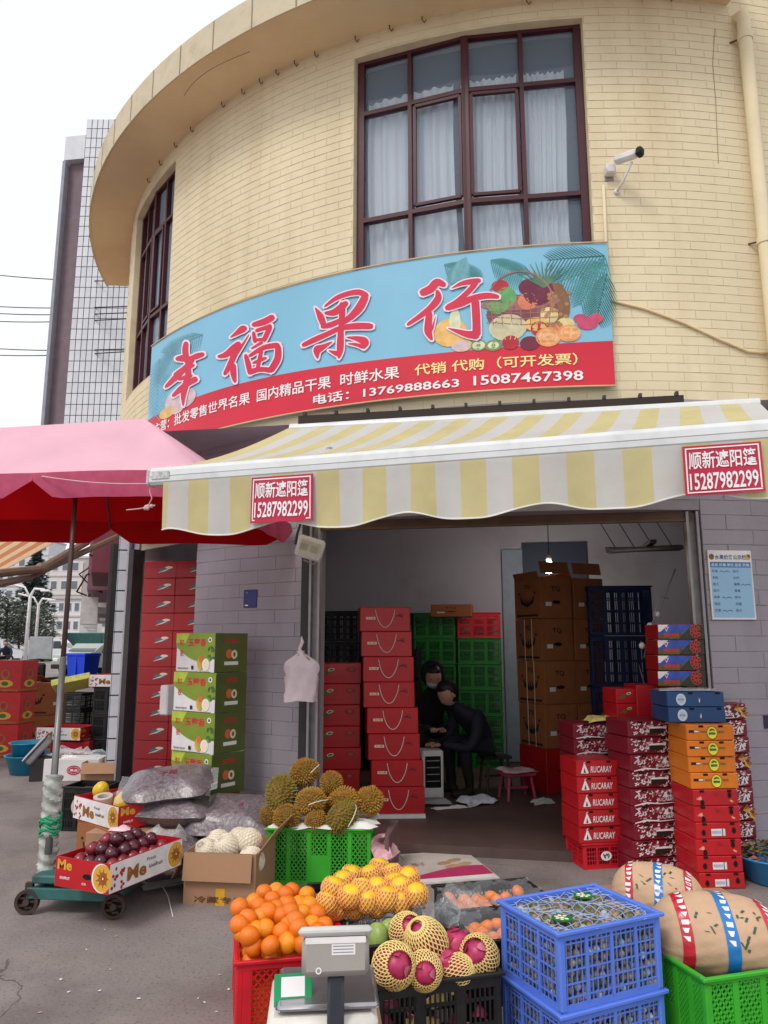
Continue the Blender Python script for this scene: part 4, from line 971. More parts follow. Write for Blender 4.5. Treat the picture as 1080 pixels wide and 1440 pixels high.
# -------- plastic crates
def panel_bars(b, L_, H, style, X, t=.006):
    """one lattice side, centred on x, z from 0 to H, lying in the y = 0 plane"""
    def bx(x0, x1, z0, z1, tt=t): b.box(((x0+x1)/2, 0, (z0+z1)/2), (x1-x0, tt, z1-z0), X)
    h = L_/2
    if style == 'grid':
        nc = max(3, round(L_/.105)); cw = L_/nc
        bx(-h, h, 0, .022); bx(-h, h, H-.030, H, t*1.6)
        for i in range(nc+1): x = -h + cw*i; bx(max(-h, x-.007), min(h, x+.007), .02, H-.03, t*1.4)
        for k in range(1, 6): z = H*k/6; bx(-h, h, z-.0025, z+.0025, t*.7)
        for i in range(nc):
            for k in range(1, 5): x = -h + cw*(i + k/5); bx(x-.0022, x+.0022, .02, H-.03, t*.6)
    elif style == 'slot':
        nc = max(3, round(L_/.14)); cw = L_/nc; bx(-h, h, 0, .03); bx(-h, h, H-.045, H, t*1.7); bx(-h, h, H*.5-.008, H*.5+.008)
        for i in range(nc+1): x = -h + cw*i; bx(max(-h, x-.016), min(h, x+.016), .03, H-.045, t*1.3)
        for i in range(nc):
            for k in range(1, 8): x = -h + cw*(i + k/8); bx(x-.0035, x+.0035, .03, H-.045, t*.7)
            bx(-h+cw*i, -h+cw*(i+1), H*.25-.006, H*.25+.006, t*.7); bx(-h+cw*i, -h+cw*(i+1), H*.75-.006, H*.75+.006, t*.7)
    elif style == 'diamond':
        nc = 5; cw = L_/nc; bx(-h, h, 0, .022); bx(-h, h, H-.022, H, t*2.0)
        for i in range(nc+1): x = -h + cw*i; bx(max(-h, x-.012), min(h, x+.012), .02, H-.02, t*1.7)
        for i in range(nc):
            x0, x1 = -h+cw*i+.010, -h+cw*(i+1)-.010
            za = .022 if i != 2 else H*.52; 
            if i == 2: bx(x0, x1, .02, H*.52, t*1.2)
            w_, hh = x1-x0, H-.022-za; n = 4; s_ = w_/n; m_ = max(1, round(hh/(s_*1.25))); sz = hh/m_
            for a in range(-m_, n):
                for dr in (1, -1):
                    pts = []
                    for k in range(0, m_+1):
                        xx = a + k
                        if 0 <= xx <= n: pts.append((x0 + (xx if dr > 0 else n-xx)*s_, za + k*sz))
                    if len(pts) > 1:
                        (xa, z1), (xb, z2) = pts[0], pts[-1]; l = math.hypot(xb-xa, z2-z1); an = math.atan2(z2-z1, xb-xa)
                        b.box((0, 0, 0), (l, t*.8, .007), X @ Matrix.Translation(((xa+xb)/2, 0, (z1+z2)/2)) @ Matrix.Rotation(-an, 4, 'Y'))
    elif style == 'mesh':
        bx(-h, h, 0, .03); bx(-h, h, H-.03, H, t*2.2); bx(-h, -h+.05, .03, H-.03, t*1.6); bx(h-.05, h, .03, H-.03, t*1.6); bx(-.02, .02, .03, H-.03, t*1.6)
        n = max(6, round(L_/.03)); s_ = L_/n; m_ = max(3, round((H-.06)/.03)); sz = (H-.06)/m_
        for a in range(-m_, n):
            for dr in (1, -1):
                pts = [((-h + (a+k)*s_)*dr, .03+k*sz) for k in range(m_+1) if 0 <= a+k <= n]
                if len(pts) > 1:
                    (xa, z1), (xb, z2) = pts[0], pts[-1]; l = math.hypot(xb-xa, z2-z1); an = math.atan2(z2-z1, xb-xa)
                    b.box((0, 0, 0), (l, t*.7, .006), X @ Matrix.Translation(((xa+xb)/2, 0, (z1+z2)/2)) @ Matrix.Rotation(-an, 4, 'Y'))
CRATE = {}
def crate_parts(L_, W, H, style, m, tilt=.02):
    key = (L_, W, H, style, m.name)
    if key in CRATE: return CRATE[key]
    parts = []
    for side, ln, off, rz in (('front', L_, -W/2, 0), ('back', L_, W/2, math.pi), ('left', W, -L_/2, -math.pi/2), ('right', W, L_/2, math.pi/2)):
        b = MB(); T = Matrix.Rotation(rz, 4, 'Z') @ Matrix.Translation((0, -(W/2 if side in ('front', 'back') else L_/2) + .004, .0))
        panel_bars(b, ln - .012, H, style, T); parts.append(('side_panel', b.mesh('side_panel', m)))
    b = MB(); r = .010; z = H - .004
    for (c, d) in (((0, -W/2 - .003, z), (L_ + .03, .018, .014)), ((0, W/2 + .003, z), (L_ + .03, .018, .014)), ((-L_/2 - .003, 0, z), (.018, W - .014, .0138)), ((L_/2 + .003, 0, z), (.018, W - .014, .0138))): b.cbox(c, d, .003)
    parts.append(('rim', b.mesh('rim', m)))
    b = MB(); b.box((0, 0, .006), (L_ - .02, W - .02, .008)); parts.append(('base', b.mesh('base', m)))
    for sx in (-1, 1):
        for sy in (-1, 1): parts.append(('corner_post', MB().cbox((sx*(L_/2 - .012), sy*(W/2 - .012), H/2 - .006), (.028, .028, H - .014), .006).mesh('corner_post', m)))
    CRATE[key] = parts; return parts
def crate(name, label, loc, rz, dims, style, m, group=None):
    t = thing(name, label, 'crate', loc, rz, group)
    for pn, me in crate_parts(*dims, style, m): put(pn, me, t)
    return t
# -------- fruit
def fruit_mesh(name, m, sc=(1, 1, 1), bumpy=0.0, nu=18, nv=11, dim=.06, seed=0):
    r = random.Random(seed); ph_ = [r.uniform(0, 6.28) for _ in range(6)]
    def fn(d): 
        q = 1 - dim * max(0, abs(d.z) - .85) / .15
        return q * (1 + bumpy * (math.sin(3*d.x + ph_[0]) + math.sin(4*d.y + ph_[1]) + math.sin(3.5*d.z + ph_[2])))
    return MB().ball((0, 0, 0), 1, nu, nv, 0, sc, fn=fn).mesh(name, m, True)
M_orange = mat('orange_peel', (230, 116, 12), rough=.3, var=.08, scale=3, bump=.25, bscale=26, objvar=.10, spec=.5)
M_orange2 = mat('yellow_orange_peel', (236, 142, 18), rough=.3, var=.08, scale=3, bump=.25, bscale=26, objvar=.10, spec=.5)
M_plum = mat('dark_plum_skin', (76, 22, 36), rough=.25, var=.3, scale=3, objvar=.35, spec=.6); M_plum2 = mat('red_plum_skin', (124, 34, 42), rough=.28, var=.25, scale=4, objvar=.2, spec=.6)
M_yellow = mat('yellow_fruit_skin', (226, 186, 44), rough=.4, var=.12, scale=3, objvar=.08)
M_foamo = mat('orange_foam_net', (246, 178, 108), rough=.8, var=.05, objvar=.04); M_foamy = mat('yellow_foam_net', (240, 214, 138), rough=.8, var=.05, objvar=.04); M_foamw = mat('white_foam_net', (236, 224, 206), rough=.8, var=.05)
M_pitaya = mat('dragon_fruit_skin', (178, 52, 96), rough=.4, var=.25, scale=3, objvar=.1)
M_mand = mat('mandarin_peel', (240, 128, 24), rough=.35, var=.1, scale=3, bump=.2, bscale=30, objvar=.08)
M_melon = mat('white_melon_skin', (226, 214, 190), rough=.5, var=.06)
ORM = [fruit_mesh('peel', M_orange, (1, 1, .95), .004, seed=1), fruit_mesh('peel', M_orange2, (1, .98, .97), .006, seed=2), fruit_mesh('peel', M_orange, (.98, 1, 1), .006, seed=3)]
for me in ORM:
    pass
def net_mesh(name, m, rows, cols, r, t0=0.0, t1=math.pi, sc=(1, 1, 1), R0=1.03):
    b = MB(); P = []
    for i in range(rows + 1):
        t = t0 + (t1 - t0) * i / rows; P.append([(R0*math.sin(t)*math.cos(2*math.pi*(j + .5*(i % 2))/cols)*sc[0], R0*math.sin(t)*math.sin(2*math.pi*(j + .5*(i % 2))/cols)*sc[1], R0*math.cos(t)*sc[2]) for j in range(cols)])
    for i in range(rows):
        for j in range(cols):
            a = P[i][j]; k = j if i % 2 == 0 else (j + 1) % cols; k2 = (j - 1) % cols if i % 2 == 0 else j
            for c in (P[i+1][k], P[i+1][k2]):
                if (Vector(a) - Vector(c)).length > .02: b.tube([a, c], r, 4, cap=False)
    return b.mesh(name, m, True)
def fruit(name, label, cat, me, loc, r, group, rot=None, parts=()):
    o = put(name, me, None, loc, rot or (rnd.uniform(-.8, .8), rnd.uniform(-.8, .8), rnd.uniform(0, 6.28)), r)
    tag(o, label, cat, group)
    for pn, m in parts: put(pn, m, o)
    return o
# durian: a lumpy body thick with pyramid spikes
def durian_mesh(seed, long_=1.25):
    r = random.Random(seed); b = MB(); N = 330; lob = r.uniform(0, 6)
    def rad(d): return 1 + .05 * math.cos(5 * math.atan2(d.y, d.x) + lob)
    b.ball((0, 0, 0), .93, 16, 10, 0, (1, 1, long_), fn=rad)
    for i in range(N):
        z = 1 - 2 * (i + .5) / N; a = i * 2.399963 + r.uniform(-.1, .1); q = math.sqrt(1 - z * z); d = Vector((q * math.cos(a), q * math.sin(a), z))
        k = rad(d); c = Vector((d.x * k, d.y * k, d.z * k * long_)); nrm = Vector((d.x, d.y, d.z / long_)).normalized(); u = nrm.orthogonal().normalized(); v = nrm.cross(u); s_ = .085
        base = c * .92; b.add([base + u * s_, base + v * s_, base - u * s_, base - v * s_, c + nrm * r.uniform(.07, .12)], [(0, 1, 4), (1, 2, 4), (2, 3, 4), (3, 0, 4)], 1)
    b.tube([(0, 0, long_ * .9), (.02, 0, long_ * 1.12), (.06, .02, long_ * 1.2)], [.10, .08, .09], 7, 1)
    return b
M_dur = mat('durian_skin', (112, 84, 28), rough=.7, var=.25, scale=3, objvar=.15); M_durs = mat('durian_spikes', (162, 118, 40), rough=.6, var=.3, scale=3, objvar=.2); M_durg = mat('green_durian_spikes', (124, 112, 40), rough=.6, var=.3, scale=3, objvar=.15)
DUR = [durian_mesh(k, l).mesh('husk', [M_dur, M_durs if k != 2 else M_durg]) for k, l in ((1, 1.15), (2, 1.3), (3, 1.05))]
def crumple(b, size, seed, n=10, amp=.25, mi=0, X=None):
    """a crumpled sheet"""
    r = random.Random(seed); m = max(2, n // 2); Q = [[(r.uniform(-.35, .35), r.uniform(-.35, .35), max(0, .35 + r.uniform(-amp, amp * 1.5))) for _ in range(m + 1)] for _ in range(m + 1)]; P = []; n = m * 2
    for i in range(n + 1):
        row = []
        for j in range(n + 1):
            a, c = min(i // 2, m - 1), min(j // 2, m - 1); u, v = i / 2 - a, j / 2 - c
            q = [Q[a][c][k] * (1-u) * (1-v) + Q[a+1][c][k] * u * (1-v) + Q[a][c+1][k] * (1-u) * v + Q[a+1][c+1][k] * u * v for k in range(3)]
            rim_ = .35 if i in (0, n) or j in (0, n) else 1
            row.append(((i/n - .5) * size[0] + q[0] * size[0] / m, (j/n - .5) * size[1] + q[1] * size[1] / m, max(.001, size[2] * rim_ * (q[2] + r.uniform(-.06, .06)))))
        P.append(row)
    b.grid(P, mi, X); return b
def pillow(b, L_, W, H, seed, nu=56, nv=26, amp=.04, X=None, mi=0):
    r = random.Random(seed); ph_ = [r.uniform(0, 6.28) for _ in range(8)]; P = []
    for j in range(nv + 1):
        t = math.pi * j / nv - math.pi / 2; row = []
        for i in range(nu):
            a = 2 * math.pi * i / nu; e = lambda x, p: math.copysign(abs(x) ** p, x)
            x = e(math.cos(a), .34) * e(math.cos(t), .4); y = e(math.sin(a), .34) * e(math.cos(t), .4); z = e(math.sin(t), .9)
            edge = max(abs(x), abs(y)); z *= max(.05, 1 - .92 * edge ** 3.0)
            k = 1 + amp * (math.sin(7*x + ph_[0]) + math.sin(9*y + ph_[1])) * .5
            row.append((x * L_/2 * (1 + .04*math.sin(5*y+ph_[2])), y * W/2 * (1 + .05*math.sin(6*x+ph_[3])), (z * k + .16 * math.sin(5*x+ph_[4]) * math.sin(6*y+ph_[5]) * (1-edge) + .05 * math.sin(15*x+9*y+ph_[6]) * (1-edge*.7)) * H/2))
        P.append(row + [row[0]])
    b.grid(P, mi, X, flip=True); return b
# ------------------------------------------------------------------ inside the doorway
def seq(base, dx, dy): return Vector(base) + Vector((dx, dy, 0))
b = MB(); b.box((0, 0, .015), (.50, .36, .03)); o = b.build('foam_slab', M_whitec, None, (.085, 6.62, FZ), R_(3)); tag(o, 'white foam slab under the tall stack of red gift boxes', 'slab')
stack('gift', 8, (.115, 6.62, FZ + .031), R_(4), 'red gift box with cord handle', 'in the tall leaning stack', 'red gift boxes with cord handles', lean=(-.018, .004), jit=.008)
stack('leaf', 7, (-.42, 6.78, FZ), R_(3), 'red box with leaf emblem', 'beside the aluminium door rail', 'red boxes with a leaf emblem', lean=(0, 0), jit=.008)
# brown carton stack
a22 = R_(22); ux = Vector((math.cos(a22), math.sin(a22), 0)); uy = Vector((-math.sin(a22), math.cos(a22), 0)); near = Vector((1.556, 7.40, FZ))
for col in (0, 1):
    c0 = near + ux * (.19 + col * .385) + uy * .24
    boxat('tqred', 'plain red carton at the bottom of the brown carton stack, %s' % ('nearer the people' if col == 0 else 'partly hidden by trays'), c0, a22, 'red cartons under the brown ones')
    for r_ in range(4):
        t = boxat('tq', 'brown carton, %s, %s column of the tall stack' % (ORD[3 - r_], 'left' if col == 0 else 'right'), c0 + Vector((rnd.uniform(-.01, .01), rnd.uniform(-.01, .01), .4165 * (r_ + 1))), a22, 'brown cartons stacked in the shop', R_(1.5))
        if col == 0 and r_ < 3:
            for x in (-.07, .06):
                s_ = MB(); s_.box((x * 0 - .1895, x, .2075), (.002, .008, .413)); put('strap', s_.mesh('strap', M_string), t)
    tp = c0 + Vector((0, 0, .4165 * 5 + .001))
    f_ = MB(); f_.box((0, -.235, .05), (.35, .005, .12), Matrix.Rotation(R_(-12), 4, 'X')); f_.box((-.18, 0, .06), (.005, .44, .13), Matrix.Rotation(R_(-20), 4, 'Y'))
    o = f_.build('lid_flap', M_kraftd); 
    tops = [x for x in bpy.data.objects if x.name.startswith('fruit_carton') and x.parent is None]; o.parent = tops[-1]; o.location = (0, 0, .414)
# crates and boxes against the back wall
def back(u, n, z=FZ): return un(u, n, z)
for i, (u, k, m, nm) in enumerate(((-1.50, 6, M_greenp2, 'left'), (-.97, 6, M_greenp2, 'middle'), (-.44, 6, M_greenp2, 'right'))):
    for j in range(k):
        mm = M_redp if (i == 2 and j == 5) else m
        H_ = .295
        crate('plastic_crate', ('dark green lattice crate, %s, %s column by the back wall' % (ORD[k - 1 - j], nm)) if mm is m else 'red lattice crate on top of the green crates by the back wall', back(u, 9.15, FZ + j * (H_ + .002)), -AZ, (.50, .36, H_), 'slot', mm, 'crates along the back wall')
for i in range(5):
    crate('plastic_crate', 'black lattice crate, %s of the dark pile behind the leaf boxes' % ORD[4 - i], back(-2.05, 8.7, FZ + i * .36), -AZ, (.50, .36, .35), 'slot', M_blackp, 'black crates in the shop')
for i in range(4):
    crate('plastic_crate', 'black lattice crate, %s of the shorter dark pile near the gift boxes' % ORD[3 - i], back(-1.40, 8.75, FZ + i * .34), -AZ, (.56, .36, .33), 'slot', M_blackp, 'black crates in the shop')
o = boxat('tq', 'flat brown carton lying on the black crates behind the gift boxes', back(-.75, 9.0, 1.80), -AZ, 'brown cartons at the back'); o.scale = (1.3, .7, .35)
for j in range(4):
    crate('plastic_crate', 'dark blue lattice crate, %s beside the brown cartons' % ORD[3 - j], back(1.02, 7.95, FZ + j * .50), -AZ + .1, (.62, .36, .49), 'slot', mat('navy_plastic', (24, 42, 84), rough=.45, var=.1), 'blue crates in the shop')
# support under the green crates' gap: a table slab by the wall
b = MB(); b.box((0, 0, .70), (.62, .40, .03)); b.box((0, .15, .35), (.56, .05, .69)); o = b.build('side_table', mat('dark_table', (40, 34, 38), rough=.5), None, back(.72, 8.35), -AZ); tag(o, 'dark narrow table edge between the people and the brown cartons', 'table')
# doorway to a lit back room: its light painted as a pale jamb strip, dark blue door leaf
o = MB().box((0, 0, 1.3), (.26, .03, 2.58)).build('back_room_light_strip', mat('back_room_light_blue', (150, 166, 182), rough=.8), None, un(-.02, BN - .02, FZ), -AZ); o.parent = bld; o.matrix_parent_inverse = Matrix.Translation(-bld.location)
o = MB().box((0, 0, 1.33), (.78, .05, 2.66)).build('back_room_door', mat('slate_blue_door', (52, 64, 82), rough=.6, var=.1), None, un(.50, BN - .03, FZ), -AZ); o.parent = bld; o.matrix_parent_inverse = Matrix.Translation(-bld.location)
# hanging bulb
bp_ = ony(772, 797, 8.1); bulb = thing('light_bulb', 'lit white bulb hanging on a wire above the brown cartons', 'lamp', bp_)
put('globe', MB().lathe([(.001, -.075), (.035, -.07), (.055, -.04), (.058, 0), (.05, .035), (.03, .055), (.001, .056)], 16).mesh('globe', mat('lit_bulb', (255, 246, 232), emit=30.0), True), bulb)
put('socket', MB().lathe([(.028, .055), (.03, .10), (.018, .13), (.001, .131)], 12).mesh('socket', M_whitec, True), bulb)
put('wire', MB().tube([(0, 0, .13), (.005, 0, .5), (0, 0, HI - bp_.z)], .005, 6).mesh('wire', M_ink), bulb)
ld = bpy.data.lights.new('bulb_light', 'POINT'); ld.energy = 13; ld.color = (1, .93, .85); ld.shadow_soft_size = .06; lo = bpy.data.objects.new('bulb_light', ld); COL.objects.link(lo); lo.location = bp_ + Vector((0, 0, -.10))
# hanger rack on the shop ceiling by the door with dangling cord
rk = ony(905, 775, 6.0); t = thing('hanger_rack', 'grey metal rack of long rods hung high inside the doorway', 'rack', rk, R_(-8))
for k in range(6): put('rod', MB().tube([(-.26 - .02 * k % .05, -.06 + .028 * k, .012 * (k % 3)), (.30, -.05 + .028 * k, .02 + .012 * (k % 2))], .015, 6).mesh('rod', M_alud, True), t)
for k in range(4): put('hanging_wire', MB().tube([(-.22 + .15 * k, 0, .03), (-.33 + .15 * k, .05, .26), (-.40 + .15 * k, .1, HI - rk.z)], .004, 5).mesh('hanging_wire', M_ink), t)
put('cross_bar', MB().box((.05, .0, .06), (.05, .3, .03)).mesh('cross_bar', M_darksteel), t)
cbp = [ony(950, 800, 5.75), ony(938, 830, 5.75), ony(925, 862, 5.75), ony(912, 885, 5.75), ony(906, 925, 5.75)]
t = thing('hanging_cord', 'grey cord with white clips dangling inside the door above the boxes', 'cord', cbp[-1])
wput(MB().tube(cbp, .006, 6), 'cord', M_alud, t, smooth=True); wput(MB().tube([ony(940, 842, 5.7), ony(928, 838, 5.7), ony(921, 860, 5.7), ony(920, 890, 5.7)], .004, 6), 'cord_loop', M_alud, t, smooth=True)
for (px, py) in ((924, 864), (914, 880), (903, 908)): wput(MB().ball(ony(px, py, 5.73), .026, 8, 6), 'clip', M_whitec, t, smooth=True)
bk = MB(); crumple(bk, (.10, .30, .02), 4, 6); o = bk.build('plastic_strip', M_whitec, None, ony(905, 965, 5.75), 0); o.rotation_euler = (R_(80), 0, R_(70)); tag(o, 'limp white plastic bag hanging beside the red and blue boxes', 'bag')
# ------------------------------------------------------------------ tray stacks at the right of the doorway
cr = crate('plastic_crate', 'red lattice crate with a white oval mark under the lettered red trays', (1.50, 5.46, 0), R_(11), (.38, .28, .165), 'grid', M_redp)
pm = pr_(); pm.oval(.03, .0, .04, .030, M_white); pm.text('6A', .005, -.016, .05, .034, M_ink, .03); me = pm.mesh('mark', X=face_x('front', (.38, .28, .165)) @ Matrix.Rotation(math.pi, 4, 'Z') @ Matrix.Translation((0, 0, .006))); put('oval_mark', me, cr)
for o in stack('rucaray', 5, (1.45, 5.44, .168), R_(10), 'red tray with white lettering', 'left of the maroon trays', 'lettered red trays', jit=.008): o.scale = (.80, 1, 1)
for i in range(2): boxat('maroon_b', 'maroon patterned tray, %s of the pair behind the lettered red trays' % ('upper' if i else 'lower'), (1.56, 5.75, .70 + .109 * i), R_(8), 'maroon patterned trays', R_(2))
for i in range(6): boxat('maroon_a', 'maroon tray, %s, below the pair behind the red trays' % ORD[5 - i], (1.56, 5.75, .04 + .109 * i), R_(8), 'maroon patterned trays', R_(2))
y_ = MB(); crumple(y_, (.26, .16, .10), 9, 7); o = y_.build('yellow_wrapper', mat('pale_yellow_paper', (222, 206, 128), rough=.7, dirt=(120, 90, 60), dscale=12), None, (1.60, 5.66, .918), R_(10)); tag(o, 'crumpled pale yellow wrapper on the pair of maroon trays', 'wrapper')
pat = 'aababbaaa'
for i in range(9):
    k = 8 - i; boxat('maroon_' + pat[::-1][i], 'maroon white-scribbled tray, %s of the tall front stack' % ORD[k], (1.80 + rnd.uniform(-.01, .01), 5.33, .109 * i), R_(13), 'maroon patterned trays', R_(2))
seqr = ['dragon_tray_label', 'dragon_tray_label', 'dragon_tray', 'dragon_tray_label', 'dragon_tray', 'dragon_tray']
for i, k in enumerate(seqr):
    boxat(k, 'red tray with round holes, %s under the orange trays' % ORD[5 - i], (2.075 + rnd.uniform(-.006, .006), 5.04, .098 * i), R_(4), 'red trays below the orange ones', R_(1.5)).scale = (.82, 1, 1)
for o in stack('orange_tray', 4, (2.08, 5.05, .098 * 6), R_(3), 'orange fruit tray with yellow round logo', 'on the red trays', 'orange trays'): o.scale = (.84, 1, 1)
for o in stack('blue_tray', 2, (2.045, 5.14, .098 * 10 + .003), R_(2), 'navy blue tray with pale round logo', 'on the orange trays', 'navy blue trays'): o.scale = (.86, 1, 1)
b = MB(); crumple(b, (.40, .26, .025), 21, 7); o = b.build('clear_wrap', film('clear_wrap', clear=.55), None, (2.045, 5.14, 1.182), 0, smooth=True); tag(o, 'clear plastic sheet lying on the upper navy blue tray', 'plastic sheet')
for i in range(10): boxat('maroon_a' if i % 3 else 'maroon_b', 'maroon tray, %s of the stack squeezed between orange trays and wall' % ORD[9 - i], (2.27, 5.36 + rnd.uniform(-.01, .01), .109 * i), R_(2), 'maroon patterned trays', R_(2))
boxat('tq', 'brown carton standing behind the orange trays in the doorway', (2.02, 5.70, FZ), R_(-2), 'brown cartons at the door'); boxat('tq', 'brown carton on another behind the navy trays', (2.02, 5.70, FZ + .416), R_(0), 'brown cartons at the door').scale = (1, 1, .62)
b2 = boxat('tqred', 'small red carton carrying the snow-picture boxes', (2.02, 5.66, FZ + .416 + .26), R_(0), 'red cartons at the door'); b2.scale = (1, .6, 1.08)
for o in stack('snow', 4, (2.12, 5.50, 1.193), R_(-2), 'red box with blue mountain picture', 'above the navy trays', 'boxes with mountain pictures'): o.scale = (.88, 1, 1)
for i in range(2): boxat('leaf', 'small red box, %s of the pair behind the tall maroon stack' % ('upper' if i else 'lower'), (1.80, 5.66, .96 + .105 * i), R_(8), 'small red boxes').scale = (.62, .8, .58)
boxat('tq', 'brown carton under the two small red boxes behind the maroon stack', (1.84, 5.80, FZ), R_(8), 'brown cartons at the door').scale = (.7, .7, 1.0)
boxat('tq', 'upper brown carton under the two small red boxes', (1.84, 5.80, FZ + .416), R_(8), 'brown cartons at the door').scale = (.7, .7, 1.13)
# blue basin of greens by the wall
bs = thing('blue_basin', 'round blue plastic basin full of wilted greens by the lilac wall', 'basin', (2.50, 5.05, 0))
put('bowl', MB().lathe([(.001, .004), (.16, .004), (.17, .01), (.235, .15), (.25, .155), (.25, .165), (.228, .16), (.165, .02), (.001, .016)], 28).mesh('bowl', mat('sky_blue_plastic', (50, 138, 196), rough=.35, var=.05), True), bs)
lb = MB()
for k in range(170):
    a, r_ = rnd.uniform(0, 6.28), .215 * math.sqrt(rnd.random()); z_ = .13 + .09 * (1 - (r_ / .22) ** 2) + rnd.uniform(-.02, .02); s_ = rnd.uniform(.018, .04)
    X = Matrix.Translation((r_ * math.cos(a), r_ * math.sin(a), z_)) @ Matrix.Rotation(rnd.uniform(0, 6.28), 4, 'Z') @ Matrix.Rotation(rnd.uniform(-.9, .9), 4, 'X')
    lb.add([(-s_, 0, 0), (0, -s_ * .6, .006), (s_, 0, 0), (0, s_ * .6, .006)], [(0, 1, 2), (0, 2, 3)], k % 4 if k % 4 < 3 else 0, X)
o = lb.build('wilted_greens', [mat('wilted_leaf', (92, 104, 58), rough=.7, var=.3, scale=30), mat('dry_leaf', (150, 134, 92), rough=.8, var=.3, scale=30), mat('reddish_leaf', (146, 96, 92), rough=.7, var=.3)], None, (2.50, 5.05, 0)); tag(o, 'mixed wilted greens heaped in the blue basin', 'greens', kind='stuff')
# ------------------------------------------------------------------ two people sitting in the shop
def skinned(name, joints, edges, mats, sub=2):
    me = bpy.data.meshes.new(name); me.from_pydata([j[:3] for j in joints], edges, []); o = bpy.data.objects.new(name, me); COL.objects.link(o)
    sk = o.modifiers.new('s', 'SKIN'); sk.use_smooth_shade = True; sk.branch_smoothing = .6
    lay = me.skin_vertices[0].data if me.skin_vertices else None
    if lay is None: return o
    for i, j in enumerate(joints): lay[i].radius = (j[3], j[4] if len(j) > 4 else j[3]); lay[i].use_root = (i == 0)
    sb_ = o.modifiers.new('u', 'SUBSURF'); sb_.levels = sub; sb_.render_levels = sub
    m2 = bpy.data.meshes.new_from_object(o.evaluated_get(bpy.context.evaluated_depsgraph_get())); bpy.data.objects.remove(o); bpy.data.meshes.remove(me)
    for m in mats: m2.materials.append(m)
    return m2
def skin_layer(o): pass
M_skin = mat('skin', (190, 142, 118), rough=.5, var=.05); M_hair = mat('black_hair', (20, 17, 17), rough=.5); M_navy = mat('navy_jacket', (26, 28, 44), rough=.75, var=.12, bump=.2, bscale=12); M_blackc = mat('black_coat', (24, 23, 26), rough=.8, var=.1, bump=.2, bscale=12); M_trous = mat('black_trousers', (22, 21, 25), rough=.8)
